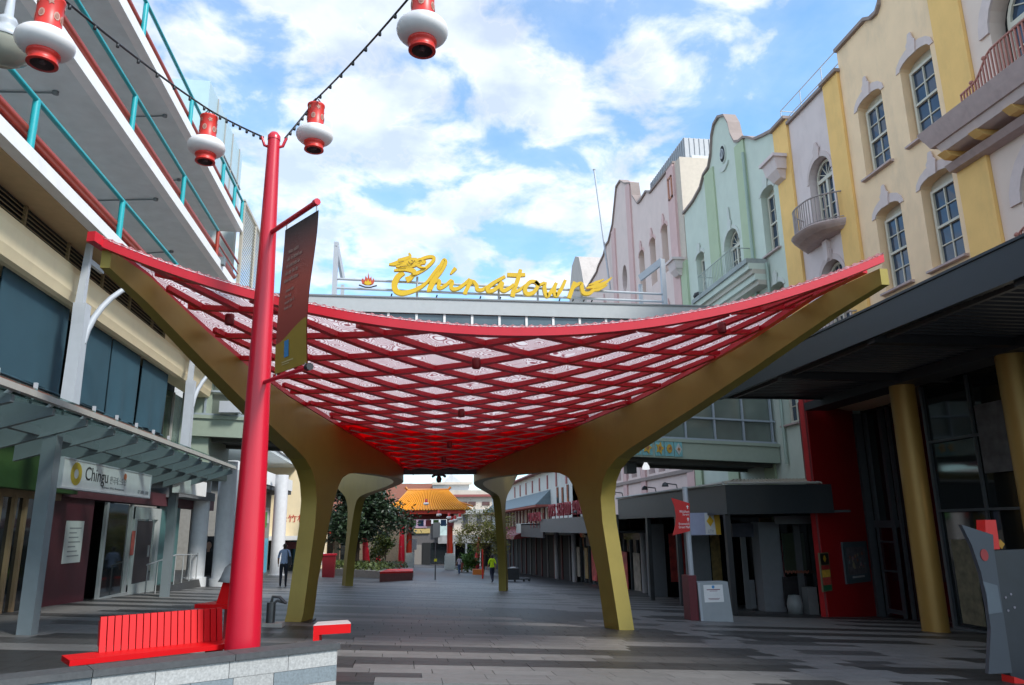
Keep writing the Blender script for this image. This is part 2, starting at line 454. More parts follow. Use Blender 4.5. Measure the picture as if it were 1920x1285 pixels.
def blade(side):
    mb = MB()
    def th(t): return .34 if abs(t) < 10.5 else .34 - .21*(abs(t)-10.5)/5.8
    def fn(a, b, d): return cw(side*(ch(a) + d*th(a)), a, b)
    low = BOT[:8] + [(-9.22,2.90),(-7.55,2.90)] + INN[5:]
    ts = sorted(set([round(-16.3+.35*i, 3) for i in range(47)] + [p[0] for p in low] + [p[0] for p in TOP]))
    ts = [t for t in ts if -16.3 <= t <= 0]; ts = ts + [-t for t in reversed(ts[:-1])]
    cols = []
    for t in ts:
        zl = interp(low, -abs(t)); zt = interp(TOP, -abs(t)); cols.append([fn(t, zl, 0), fn(t, zt, 0), fn(t, zl, 1), fn(t, zt, 1)])
    vs = [v for c in cols for v in c]; n = len(cols); f1 = []; f2 = []
    for i in range(n-1):
        a = i*4; b = a+4
        f1 += [(a, b, b+1, a+1), (a+2, a+3, b+3, b+2)]
        f2 += [(a+1, b+1, b+3, a+3)]
        tm = (ts[i]+ts[i+1])/2
        if not (7.55 < abs(tm) < 9.22): f2.append((a, a+2, b+2, b))
    mb.add(vs, f1, 0, True); mb.add(vs, f2 + [(0,1,3,2), (n*4-4, n*4-2, n*4-1, n*4-3)], 0, False)
    for sg_ in (1, -1):
        zs = [2.90, 2.72, 2.55, 2.35, 2.1, 1.8, 1.55, 1.2, .6, 0, -.6]; rows = []
        for z in zs + ['g']:
            r4 = []
            for L_ in (LEGO, LEGI):
                if z == 'g': t = sg_*(L_[1][0]); p = cw(side*ch(t), t, 0); zz = gz(p.x, p.y)-.05
                else: t = sg_*inv(L_, z); zz = z
                for d in (0, 1): r4.append((t, zz, d))
            rows.append(r4)
        zg = min(r[1] for r in rows[-1]); rows = [r for r in rows[:-1] if r[0][1] > zg+.05] + [rows[-1]]
        vs = [fn(*p) for r in rows for p in r]; fs = []; fe = []
        for i in range(len(rows)-1):
            a = i*4; b = a+4
            fs += [(a, b, b+2, a+2), (a+1, a+3, b+3, b+1)]; fe += [(a, a+1, b+1, b), (a+2, b+2, b+3, a+3)]
        mb.add(vs, fs, 0, True); mb.add(vs, fe, 0, True)
    for i_, v in enumerate(mb.v):      # run the tip out to the skewed front edge
        dx_, dy_ = v.x-OX, v.y-OY; t = dx_*math.sin(AX)+dy_*math.cos(AX); u = dx_*math.cos(AX)-dy_*math.sin(AX)
        if t < -10.5: f_ = (-10.5-t)/5.8; k_ = 1+.03*side*f_; mb.v[i_] = cw(u*(1+.022*side*f_), t - .27*side*f_, v.z)
    return mb
for s in (-1, 1): obj('side_blade', blade(s), M_gold, canopy)
# base plates
for s in (-1, 1):
    for t in (-9.2, 9.2):
        p = cw(s*(ch(t)+.17), t, 0); z = gz(p.x, p.y); q = MB(); q.box((p.x-.32, p.y-.45, z-.05), (p.x+.32, p.y+.45, z+.035)); obj('base_plate', q, M_blk, canopy)
ZC = [(-16.5,4.35),(-12,4.12),(-8,3.97),(-4,3.82),(0,3.66),(4,3.9),(8,4.5),(12,5.1),(16.5,5.7)]
def roofz(u, t):
    zc = interp(ZC, t); ze = interp(TOP, -abs(t)) + .03; h = ch(t)
    if t > 0: ze = max(ze, zc)
    return zc + (ze-zc)*min(1.15, (u/h)**2)
def latu(U, s): return U*(1-.020*s) + .034*s        # lattice columns close up slightly towards the waist
W, LN = 1.50, 1.06
def beam(pts, w, h, mbx, mi=0):
    vs = []; k = len(pts)
    for i, p in enumerate(pts):
        t = (pts[min(i+1, k-1)] - pts[max(i-1, 0)]); t.z = 0; t.normalize(); sd = Vector((t.y, -t.x, 0))
        for a, b in ((-1, 0), (1, 0), (1, 1), (-1, 1)): vs.append(p + sd*w/2*a + Vector((0, 0, h*b)))
    fs = []
    for i in range(k-1):
        for j in range(4): fs.append((i*4+j, i*4+(j+1) % 4, (i+1)*4+(j+1) % 4, (i+1)*4+j))
    fs += [(3,2,1,0), ((k-1)*4, (k-1)*4+1, (k-1)*4+2, (k-1)*4+3)]
    mbx.add(vs, fs, mi)
T0 = -16.5
U00, S00 = -1.07, .75      # centre of one diamond
def P_(U, s):              # lattice plane point above the underside
    t = T0 + s; u = latu(U, s); return u, t
BH, BW = .08, .125
# two families of beams: U = U00 + W/2*(k) +- ...
def family(sign, mbs):
    for k in range(-40, 41):
        # line through diamond edges: (U-U00)/W*1 + sign*(s-S00)/LN = k + .5
        pts = []; cur = []
        s = 0.0
        while s <= 16.5:
            U = U00 + W*((k+.5) - sign*(s-S00)/LN)
            u, t = P_(U, s)
            if abs(u) <= ch(t) + .05 and t >= -16.3-SKEW*u: cur.append(cw(u, t, roofz(u, t)))
            s += .25
        if len(cur) >= 2:
            q = MB(); beam(cur, BW, BH, q); mbs.append(q)
bl = []
family(1, bl); family(-1, bl)
for q in bl: obj('lattice_beam', q, M_red, canopy)
bl = []
def family2(sign):
    for k in range(-40, 41):
        cur = []; s = 8.5
        while s <= 16.4:
            U = U00 + W*((k+.5) - sign*(s-S00)/LN); u, t = P_(U, s)
            if abs(u) <= ch(t) - .02: cur.append(cw(u, t, roofz(u, t)-.013))
            s += .25
        if len(cur) >= 2: q = MB(); beam(cur, .045, .012, q); obj('painted_lit_edge', q, M_strip, canopy)
M_strip = mat('lit_edge_pale', (.62,.42,.42), .5)  # pale colour stands in for light on the beams' bottom flanges
family2(1); family2(-1)
# rear half: same lattice mirrored, hidden from the front, one mesh
q = MB()
for sign in (1, -1):
    for k in range(-40, 41):
        cur = []; s = 0.0
        while s <= 16.5:
            U = W*((k+.5) - sign*s/LN); t = s+.02
            if abs(U) <= ch(t)+.05: cur.append(cw(U, t, roofz(U, t)))
            s += .25
        if len(cur) >= 2: beam(cur, BW, BH, q)
tag(obj('lattice_grid', q, M_red, canopy), kind='stuff')
q = MB()
for i in range(33):
    t = .1 + i*.5
    for j in range(-8, 8):
        h0, h1 = ch(t), ch(t+.5)
        vs = [cw(h0*j/8, t, roofz(h0*j/8, t)+BH), cw(h0*(j+1)/8, t, roofz(h0*(j+1)/8, t)+BH), cw(h1*(j+1)/8, t+.5, roofz(h1*(j+1)/8, t+.5)+BH), cw(h1*j/8, t+.5, roofz(h1*j/8, t+.5)+BH)]
        q.add(vs, [(0,1,2,3)])
tag(obj('roof_sheet', q, M_scroll, canopy), kind='stuff')
# printed panels, one to a diamond, clipped at the gold blades
npan = 0
for a in range(0, 40):
    for b in range(-24, 25):
        s0 = S00 + (a-1)*LN/2; off = 0 if (a-1) % 2 == 0 else W/2
        U0 = U00 + off + b*W
        cor = [(U0, s0-LN/2), (U0+W/2, s0), (U0, s0+LN/2), (U0-W/2, s0)]
        grid = []
        ok = 0
        for (U, s) in cor:
            s = max(0.0, min(16.4, s)); u, t = P_(U, s); t = max(t, -16.3-SKEW*u); h = ch(t)+.02
            if abs(u) <= h: ok += 1
            u = max(-h, min(h, u)); grid.append((u, t))
        if ok == 0: continue
        if s0-LN/2 > 16.3 or s0+LN/2 < .1: continue
        ar = 0
        for i in range(4):
            x1, y1 = grid[i]; x2, y2 = grid[(i+1) % 4]; ar += x1*y2-x2*y1
        if abs(ar) < .05: continue
        vs = [cw(u, t, roofz(u, t)+BH+.004) for u, t in grid] + [cw(u, t, roofz(u, t)+BH+.03) for u, t in grid]
        q = MB(); q.add(vs, [(0,1,2,3)[::-1], (4,5,6,7), (0,1,5,4), (1,2,6,5), (2,3,7,6), (3,0,4,7)])
        obj('roof_panel', q, M_scroll if s0 < 8.6 else M_rsheet, canopy); npan += 1
# edge members
q = MB(); pts = []
hh = ch(-16.3)
for i in range(41):
    u = -hh*1.01 + 2.02*hh*i/40 + .09; pts.append(cw(u, -16.35-SKEW*u, roofz(u, -16.3)-.02))
beam(pts, .14, .125, q); obj('front_edge_beam', q, M_red, canopy)
for s in (-1, 1):
    pts = []
    for i in range(33):
        t = -16.3 + i*.5; u = s*(ch(t)+.06); pts.append(cw(u, t, roofz(s*ch(t), t)-.01))
    q = MB(); beam(pts, .12, .14, q); obj('side_edge_beam', q, M_red, canopy)
q = MB(); beam([cw(-1.6, -.1, 3.52), cw(1.6, -.1, 3.52)], .3, .22, q); obj('waist_beam', q, M_blk, canopy)
# crimped print sheet showing above the front edge
q = MB(); vs = []; fs = []
nseg = 260
for i in range(nseg+1):
    u = -hh*1.015 + 2.03*hh*i/nseg + .09; z = roofz(u, -16.3)+.098; k = (i % 2)*.035
    for dt, dz in ((-.09-k*.5, .012), (-.02, .045+.02*(i % 3 == 0)), (.12, .03)): vs.append(cw(u, -16.33-SKEW*u+dt, z+dz))
for i in range(nseg):
    for j in range(2): fs.append((i*3+j, i*3+j+1, i*3+j+4, i*3+j+3))
q.add(vs, fs)
obj('scroll_edge_trim', q, M_scroll, canopy)
# spotlights hung under the lattice
for px, py, yy in ((893,640,11.5),(865,755,15.5),(843,822,20.0),(1355,636,10.9),(430,605,11.6),(832,850,23)):
    p = ony(px, py, yy)
    dx_, dy_ = p.x-OX, p.y-OY
    u = dx_*math.cos(AX)-dy_*math.sin(AX); t = dx_*math.sin(AX)+dy_*math.cos(AX); z = roofz(u, t)+.03
    q = MB(); q.lathe([(0,0),(.06,0),(.07,-.02),(.07,-.16),(.055,-.17),(.05,-.13),(0,-.13)], (p.x, p.y, z), 12)
    obj('spotlight', q, M_dkred, canopy)
# ------------------------------------------------------------------ left: car park over shops
M_white = mat('white_paint', (.86,.86,.85), .5, var=.05, dirt=.2, dirtcol=(.55,.54,.50))
M_conc = mat('concrete_soffit', (.66,.72,.73), .8, var=.10, scale=2.5, dirt=.3, dirtcol=(.45,.49,.50))
M_cream = mat('cream_render', (.90,.75,.49), .75, var=.05, scale=2, bump=.05, dirt=.15, dirtcol=(.45,.36,.24))
M_teal = mat('teal_paint', (.015,.36,.40), .35, var=.05)
M_brick = mat('brick_red_paint', (.33,.040,.022), .4, var=.08, dirt=.3, dirtcol=(.16,.03,.02))
M_dark = mat('dark_void', (.010,.011,.012), .8)
M_blind = mat('blind_fabric', (.026,.075,.105), .75, var=.12, scale=1.5, bump=.05, bscale=4, rand=.12)
M_stl = mat('silver_paint', (.44,.47,.51), .45, var=.06, dirt=.2, dirtcol=(.28,.29,.30))
M_gry = mat('grey_steel', (.165,.20,.215), .5, var=.07, dirt=.2, dirtcol=(.12,.14,.15))
M_rail = mat('pale_rail', (.40,.39,.36), .5, var=.1, dirt=.3, dirtcol=(.2,.2,.18))
G_aw = glass('awning_glass', (.10,.15,.15), .06, see=.72)
G_dark = glass('shop_glass', (.012,.015,.016), .05)
G_green = glass('green_glass', (.10,.14,.10), .1, see=.3)
M_louv = mat('louvre_brown', (.20,.145,.075), .6)
X1 = -6.1
cp = thing('car_park', 'multi-storey car park with white slab edges and teal railings above the cream shopfront wall', 'car park', (-7, 16, gz(-7, 16)))
LV = [(7.58, 7.84, 4, 27.3), (10.14, 10.42, 4, 27.3), (12.56, 12.86, 4, 27.3)]
for z0, z1, ya, yb in LV:
    q = MB(); q.box((X1-.22, ya, z0), (X1, yb, z1)); obj('slab_edge', q, M_white, cp)
    q = MB(); q.box((-20, ya, z0+.003), (X1-.223, yb-.01, z1-.02)); obj('floor_slab', q, M_conc, cp)
    q = MB(); q.box((X1-.42, ya, z1-.02), (X1-.30, yb-.02, z1+.52)); obj('kerb', q, M_brick, cp)
    q = MB(); q.tube([(X1-.19, ya, z1+.36), (X1-.19, yb, z1+.36)], .085, 10); obj('guard_pipe', q, M_brick, cp)
    rl = MB(); rl.tube([(X1-.07, ya, z1+.90), (X1-.07, min(yb, 24.15), z1+.90)], .048, 10); ro = obj('handrail', rl, M_teal, cp)
    for y in (8.15, 12.15, 16.15, 20.15, 24.15):
        q = MB(); q.tube([(X1-.07, y, z1-.16), (X1-.07, y, z1+.90)], .062, 10)
        o = obj('rail_post', q, M_brick if (y > 24 and z0 < 12) else M_teal, cp)
    if z0 < 12:
        q = MB(); q.tube([(X1-.07, 24.2, z1+.90), (X1-.07, yb, z1+.90)], .042, 8); q.tube([(X1-.07, 24.2, z1+.5), (X1-.07, yb, z1+.5)], .03, 8); obj('red_handrail', q, M_brick, cp)
    else:
        q = MB(); q.tube([(X1-.07, 24.2, z1+.90), (X1-.07, yb, z1+.90)], .048, 8); obj('handrail', q, M_teal, cp)
        for y in (25.9, 27.2):
            q = MB(); q.tube([(X1-.07, y, z1-.16), (X1-.07, y, z1+.90)], .06, 8); obj('rail_post', q, M_teal, cp)
# stair core with pale window frames at the far end of the upper decks
q = MB(); q.box((-20, 28.2, 7.85), (-6.6, 28.5, 14.0)); obj('end_wall', q, M_conc, cp)
q = MB(); q.box((-6.98, 4, 7.565), (X1-.225, 28.6, 7.582)); obj('tan_soffit', q, mat('tan_soffit', (.56,.40,.22), .8, var=.08), cp)
q = MB(); q.box((-20, 4, 7.85), (-19.7, 28.2, 12.55)); obj('back_wall', q, M_conc, cp)
M_core = mat('core_panel', (.16,.15,.12), .6, var=.2)
for z0, z1 in ((7.86, 10.10), (10.44, 12.53)):
    q = MB(); q.box((-8.6, 21.0, z0), (-8.3, 27.9, z1)); obj('stair_wall', q, M_core, cp)
    for i in range(5):
        y = 21.3+i*1.3; f = MB()
        for a, b in (((-8.29, y, z0+.55), (-8.22, y+.08, z1-.1)), ((-8.29, y+.9, z0+.55), (-8.22, y+.98, z1-.1)), ((-8.29, y, z1-.17), (-8.215, y+.98, z1-.1)), ((-8.29, y, z0+.55), (-8.215, y+.98, z0+.62))): f.box(a, b)
        fo = obj('window', f, M_white, cp)
        q = MB(); q.box((-8.295, y+.08, z0+.62), (-8.25, y+.9, z1-.17)); obj('pane', q, glass('core_glass', (.11,.10,.075), .12), fo)
# grey strut behind the canopy edge
a = onx(478, 491, -5.9); b = onx(412, 493, -5.9)
q = MB(); q.box((-7.3, 24.5, 10.30), (-6.0, 24.75, 10.55)); obj('strut', q, M_gry, cp)
for z0, z1, ya, yb in LV[1:]:
    for k, (yy, x1_) in enumerate(((9.5, -6.6), (14.2, -6.9), (19.1, -6.5), (23.0, -7.2))):
        q = MB(); q.tube([(-14, yy+.6*k, z0-.03), (x1_, yy, z0-.03)], .018, 5); q.lathe([(0,-.08),(.06,-.06),(.06,0),(0,.0)], (x1_, yy, z0), 8); obj('conduit', q, M_gry, cp)
    q = MB(); q.tube([(-8.5, 6, z0-.05), (-8.5, 27, z0-.05)], .035, 6); obj('conduit', q, M_gry, cp)
q = MB(); q.box((-8.4, 23.62, 4.2), (-7.51, 23.68, 7.3)); q.box((-7.505, 23.62, 4.2), (-7.15, 23.68, 6.33)); obj('blind_end', q, M_dark, cp)
# louvre screen
p0, p1 = onx(447, 532, X1), onx(492, 560, X1)
ls = MB(); ya, yb = 27.35, 31.9
for y in (ya, (ya+yb)/2, yb-.12): ls.box((X1-.12, y, 8.6), (X1, y+.12, 13.85))
ls.box((X1-.12, ya, 13.80), (X1, yb, 13.92)); ls.box((X1-.12, ya, 8.6), (X1, yb, 8.7))
so = obj('louvre_screen', ls, mat('beige_metal', (.50,.46,.38), .55, dirt=.2, dirtcol=(.3,.27,.2)), cp)
q = MB(); z = 8.75
while z < 13.75:
    q.hexa([(X1-.10, ya, z), (X1-.02, ya, z-.06), (X1-.02, yb, z-.06), (X1-.10, yb, z), (X1-.10, ya, z+.02), (X1-.02, ya, z-.04), (X1-.02, yb, z-.04), (X1-.10, yb, z+.02)]); z += .13
tag(obj('louvre_slats', q, MAT['beige_metal'], so), kind='stuff')
# pale glazed lift box on the roof
q = MB(); q.box((-9.6, 23.6, 13.6), (-6.7, 28.9, 16.5)); lb = obj('lift_box', q, mat('pale_cladding', (.42,.56,.60), .35, var=.06), cp)
q = MB()
for i in range(4): q.box((-6.695, 24.7+i*1.2, 13.6), (-6.66, 24.74+i*1.2, 16.5))
for z in (15.0,): q.box((-6.697, 23.6, z), (-6.66, 28.9, z+.04))
obj('cladding_joint', q, M_rail, lb)
# wall band below the first deck
XW = -7.0
q = MB(); wall_holes(q, [(4,6.36),(28.6,6.36),(28.6,7.57),(4,7.57)], [], lambda a, b, d: Vector((XW+d, a, b)), back=.5); obj('upper_wall', q, M_cream, cp)
q = MB()
prof = [(0,0),(.10,.04),(.16,.22),(.16,.62),(.10,.80),(0,.84)]
q.prism(prof, lambda a, b, d: Vector((XW+.003+a, d, 6.34+b)), 4, 28.6); obj('cream_band', q, M_cream, cp)
lz0, lz1 = 7.19, 7.56
ylv = [10.2, 12.05, 13.9, 15.75, 17.6, 19.4, 21.2, 22.3]
for a, b in zip(ylv, ylv[1:]):
    q = MB(); q.box((XW+.004, a+.05, lz0), (XW+.02, b-.05, lz1), 1)
    f = obj('louvre', q, [M_louv, M_dark], cp)
    s = MB()
    for k in range(4):
        z = lz0+.03+k*.085; s.hexa([(XW+.022, a+.06, z), (XW+.07, a+.06, z-.03), (XW+.07, b-.06, z-.03), (XW+.022, b-.06, z), (XW+.022, a+.06, z+.02), (XW+.07, a+.06, z-.01), (XW+.07, b-.06, z-.01), (XW+.022, b-.06, z+.02)])
    s.box((XW+.02, b-.06, lz0-.02), (XW+.08, b+.0, lz1)); obj('slat', s, M_louv, f)
# blinds hung between floor and band
q = MB(); q.box((XW-1.4, 4, 4.205), (XW-1.3, 28.4, 7.3)); obj('blind_backing', q, M_dark, cp)
def yat(px, py, x): return onx(px, py, x).y
bx = [(-60, 26), (36, 128), (146, 206), (208, 264), (272, 319)]
ybl = [10.2]
edges = [(9.9, 13.6), (13.78, 16.55), (16.75, 19.0), (19.08, 21.1), (21.32, 23.6)]
for i, (a, b) in enumerate(edges):
    zb = 4.52 - (.03 if i == 3 else 0)
    vs = []; fs = []; nn = 10; mm = 5
    for j in range(mm+1):
        for k in range(nn+1):
            y = a + (b-a)*k/nn; z = 6.38 + (zb-6.38)*j/mm
            bulge = .03*math.sin(math.pi*k/nn)*(j/mm)**2 + (.05*math.sin(k*1.3+i) if i > 2 else .012*math.sin(k*1.1+i))*(j/mm)**2
            vs.append((XW-.12+bulge, y, z))
    for j in range(mm):
        for k in range(nn):
            o_ = j*(nn+1)+k; fs.append((o_, o_+1, o_+nn+2, o_+nn+1))
    q = MB(); q.add(vs, fs, 0, True); q.add([Vector(v)-Vector((.015, 0, 0)) for v in vs], [f[::-1] for f in fs], 0, True)
    q.tube([(XW-.12, a, zb-.02), (XW-.12, b, zb-.02)], .028, 6)
    obj('blind', q, M_blind, cp)
q = MB(); q.tube([(XW-.05, 9, 4.36), (XW-.05, 24.0, 4.36)], .06, 8); obj('sill_pipe', q, mat('sill_red', (.40,.07,.03), .45, dirt=.3, dirtcol=(.15,.06,.03)), cp)
for i in range(11):
    q = MB(); y = 9.6+i*1.42; q.box((XW-.03, y-.03, 4.2), (XW+.03, y+.03, 4.52)); obj('pipe_bracket', q, M_stl, cp)
q = MB(); q.box((XW-.9, 23.7, 4.15), (XW-.86, 28.3, 6.36)); obj('glazing', q, G_green, cp)
q = MB()
for y in (23.7, 25.2, 26.7): q.box((XW-.85, y, 4.15), (XW-.78, y+.07, 6.36))
obj('glazing_bar', q, M_rail, cp)
q = MB(); q.box((XW-.6, 28.2, 3.4), (XW-.02, 28.62, 6.355)); obj('corner_pier', q, M_cream, cp)
q = MB(); q.box((-20, 4, 4.02), (XW-.1, 28.6, 4.2)); obj('shop_roof_slab', q, M_gry, cp)
# silver tree columns with a curved arm
def tree_col(y, x=-6.55):
    q = MB()
    secs = [(4.2,.16),(5.0,.135),(5.8,.125),(6.15,.14),(6.25,.14)]
    def ringbox(l):
        for (z0, a), (z1, b) in zip(l, l[1:]):
            q.hexa([(x-.12,y-a,z0),(x+.12,y-a,z0),(x+.12,y+a,z0),(x-.12,y+a,z0),(x-.12,y-b,z1),(x+.12,y-b,z1),(x+.12,y+b,z1),(x-.12,y+b,z1)])
    ringbox(secs)
    q.hexa([(x-.09,y-.14,6.25),(x+.06,y-.14,6.25),(x+.06,y+.0,6.25),(x-.09,y+.0,6.25),(x-.06,y-.05,7.56),(x+.05,y-.05,7.56),(x+.05,y+.05,7.56),(x-.06,y+.05,7.56)])
    q.bar((x, y-.05, 7.2), (x, y+.75, 7.22), .08, .11)
    o = obj('bracket_column', q, M_stl, cp)
    a = MB(); pts = []
    for i in range(9):
        t = i/8; pts.append((x+.06+1.0*t**1.7, y+.08+.85*t**1.25, 5.45+1.62*math.sin(t*math.pi/2*.93)))
    a.tube(pts, [.075-.03*i/8 for i in range(9)], 8); obj('curved_arm', a, M_stl, o)
tree_col(15.75); tree_col(24.0)
# glass awning
aw = thing('glass_awning', 'glass awning on grey tapered fins and grey posts, in front of the left shops', 'awning', (-6, 17, gz(-6, 17)))
XE, ZE = -5.25, 3.60
q = MB(); q.box((XE-.05, 7, ZE), (XE+.05, 24.9, ZE+.09)); obj('edge_rail', q, M_rail, aw)
q = MB(); q.box((-6.10, 7, 3.30), (-6.0, 24.9, 3.44)); obj('post_beam', q, M_gry, aw)
fy = [7.2+1.26*i for i in range(15)]
for i, y in enumerate(fy):
    q = MB(); q.hexa([(-5.3,y-.05,3.46),(-5.3,y+.05,3.46),(-6.95,y+.05,2.98),(-6.95,y-.05,2.98),(-5.3,y-.04,3.56),(-5.3,y+.04,3.56),(-6.95,y+.04,3.90),(-6.95,y-.04,3.90)]); obj('fin', q, M_gry, aw)
    q = MB(); q.tube([(-5.42, y, 3.55), (-5.30, y, 3.66)], .035, 6); q.tube([(-5.30, y, 3.66), (-5.22, y, 3.60)], .03, 6); obj('glass_clamp', q, M_stl, aw)
for a, b in zip(fy, fy[1:]):
    q = MB(); q.hexa([(-5.2,a+.01,3.705),(-5.2,b-.01,3.705),(-6.95,b-.01,4.02),(-6.95,a+.01,4.02),(-5.2,a+.01,3.72),(-5.2,b-.01,3.72),(-6.95,b-.01,4.035),(-6.95,a+.01,4.035)]); obj('glass_pane', q, G_aw, aw)
pa_, pb2 = ong(44, 1195), ong(306, 1122)
for x, y in ((pa_.x, pa_.y+.1), (pb2.x, pb2.y+.1), (-5.85, 6.5)):
    q = MB(); z = gz(x, y); q.box((x-.11, y-.12, z-.1), (x+.11, y+.12, 3.30)); q.box((x-.14, y-.15, z-.1), (x+.14, y+.15, z+.02)); obj('post', q, M_gry, aw)
# restaurant sign under the awning
sg = thing('restaurant_sign', 'long white shop sign with a yellow ring logo under the glass awning', 'sign', (-6.1, 17, 2.53))
q = MB(); q.box((-6.2, 14.7, 2.53), (-6.08, 19.6, 3.03)); obj('sign_board', q, mat('sign_white', (.70,.71,.72), .4, dirt=.1), sg)
q = MB()
for a, b in (((-6.21,14.66,3.03),(-6.07,19.64,3.06)), ((-6.21,14.66,2.50),(-6.07,19.64,2.53)), ((-6.21,14.66,2.53),(-6.07,14.70,3.03)), ((-6.21,19.6,2.53),(-6.07,19.64,3.03))): q.box(a, b)
obj('sign_frame', q, M_stl, sg)
fm = lambda a, b, d: Vector((-6.078+d, a, b))
q = MB(); ring = []
for i in range(28):
    t = 2*math.pi*i/28; ring.append((15.28+.25*math.cos(t), 2.79+.215*math.sin(t)))
inn = [(15.28+.10*math.cos(-2*math.pi*i/18), 2.79+.09*math.sin(-2*math.pi*i/18)) for i in range(18)]
tris = tessellate_polygon([[Vector((p[0], p[1], 0)) for p in ring], [Vector((p[0], p[1], 0)) for p in inn]])
q.add([fm(a, b, .004) for a, b in ring+inn], [tuple(t) for t in tris]); obj('ring_logo', q, mat('mustard', (.50,.36,.03), .5), sg)
M_txt = mat('sign_black', (.03,.03,.035), .6); M_txr = mat('sign_orange', (.6,.18,.08), .6); M_txg = mat('sign_grey', (.25,.26,.28), .6)
text('lettering', 'Chingu', 1, fm, M_txt, sg, .004, fit=(15.70, 16.86, 2.62, 2.96))
text('lettering', '\ud55c\uad6d\ub808\uc2a4\ud1a0\ub791', 1, fm, M_txg, sg, .004, fit=(16.98, 17.95, 2.70, 2.86))
text('lettering', 'Korean BBQ Restaurant', 1, fm, M_txg, sg, .004, fit=(16.6, 17.85, 2.585, 2.635))
text('lettering', '07 3852 1888', 1, fm, M_txg, sg, .004, fit=(18.75, 19.5, 2.58, 2.66))
q = MB(); q.prism([(17.85+.09*math.cos(i*.7), 2.9+.075*math.sin(i*.7)) for i in range(9)], fm, .002, .004); obj('flower_mark', q, M_txr, sg)
# shopfront behind the posts
sf = thing('shopfront', 'dark restaurant shopfront with timber framed glass, maroon wall and white framed door', 'shopfront', (-8.6, 20, gz(-8.6, 20)))
M_mar = mat('maroon_wall', (.085,.012,.022), .55, var=.15, dirt=.2)
M_timber = mat('timber_frame', (.30,.20,.11), .5, var=.2, stretch=(1,1,.1))
M_alu = mat('aluminium', (.42,.44,.45), .4, metal=.3)
XS = -8.0
def sy(px): return onx(px, 1050, XS).y
def panel(nm, pa, pb, zt, mm, x=XS, th=.1, zb=None, par=sf):
    a, b = onx(pa, 1050, x).y, onx(pb, 1050, x).y; q = MB(); z0 = min(gz(x, a), gz(x, b))-.1 if zb is None else zb
    q.box((x-th, a, z0), (x, b, zt)); return obj(nm, q, mm, par)
q = MB(); q.box((-12, 4, -1.5), (-11.9, 34, 4.0)); obj('room_back', q, M_dark, sf)
q = MB(); q.box((-11.9, 4, 2.98), (XS-.12, 34, 3.06)); obj('shop_ceiling', q, mat('shop_ceiling', (.10,.10,.10), .8), sf)
zt = 2.62
ya = 8.0
panel('glass_door', -260, 20, 2.45, G_dark)
for px in (-90, -20, 8, 30, 62): 
    y = sy(px); q = MB(); q.box((XS-.02, y-.05, gz(XS, y)-.1), (XS+.07, y+.05, 2.5)); obj('door_frame', q, M_timber, sf)
panel('glass_door', 20, 78, 2.45, G_dark)
q = MB(); q.box((XS-.1, 8, 2.45), (XS+.06, sy(95), 2.6)); obj('door_header', q, M_timber, sf)
q = MB(); q.box((XS-.6, 8, 2.6), (XS+.35, sy(100), 3.42)); obj('green_bulkhead', q, mat('green_bulkhead', (.035,.085,.02), .6, var=.15), sf)
panel('maroon_pier', 80, 108, 2.55, M_mar, th=.35)
panel('maroon_wall', 108, 165, 2.55, M_mar)
mo = panel('menu_board', 117, 150, 2.0, mat('paper_white', (.62,.63,.63), .6), x=XS+.02, th=.02, zb=1.0)
q = MB(); 
for k in range(7): q.box((XS+.021, onx(122, 1050, XS).y, 1.15+k*.11), (XS+.024, onx(144-4*(k % 3), 1050, XS).y, 1.18+k*.11))
obj('print_lines', q, M_txg, mo)
panel('recess_wall', 165, 186, 2.55, M_dark, x=XS-.6)
panel('dark_window', 192, 232, 2.5, G_dark)
for px in (188, 236):
    y = sy(px); q = MB(); q.box((XS-.02, y-.07, gz(XS, y)-.1), (XS+.06, y+.07, 2.52)); obj('window_frame', q, M_alu, sf)
q = MB(); q.box((XS-.02, sy(188), gz(XS, sy(210))-.05), (XS+.08, sy(240), gz(XS, sy(210))+.07)); obj('window_sill', q, M_alu, sf)
panel('door_leaf', 248, 280, 2.05, mat('door_dark', (.045,.03,.035), .5))
q = MB(); y0, y1 = sy(240), sy(290)
q.box((XS-.02, y0, gz(XS, y0)-.2), (XS+.07, y0+.28, 2.45)); q.box((XS-.02, y1-.28, gz(XS, y1)-.1), (XS+.07, y1, 2.45)); q.box((XS-.02, y0, 2.1), (XS+.072, y1, 2.45)); q.box((XS-.02, y0, gz(XS, y1)-.2), (XS+.072, y1, gz(XS, y0)+.3)); obj('door_surround', q, mat('door_grey_white', (.42,.46,.46), .5), sf)
q = MB(); q.box((XS+.07, sy(270), .95), (XS+.1, sy(272), 1.3)); obj('door_handle', q, M_alu, sf)
panel('teal_wall', 290, 330, 2.6, mat('teal_tile', (.07,.17,.17), .4, var=.15))
panel('poster', 243, 249, 1.75, mat('poster_red', (.45,.08,.06), .5, var=.4, scale=9), x=XS+.09, th=.01, zb=1.05)
q = MB(); q.box((XS-.3, sy(95), 2.55), (XS+.1, 34, 2.95)); obj('maroon_header', q, mat('maroon_header', (.10,.03,.04), .6, var=.15), sf)
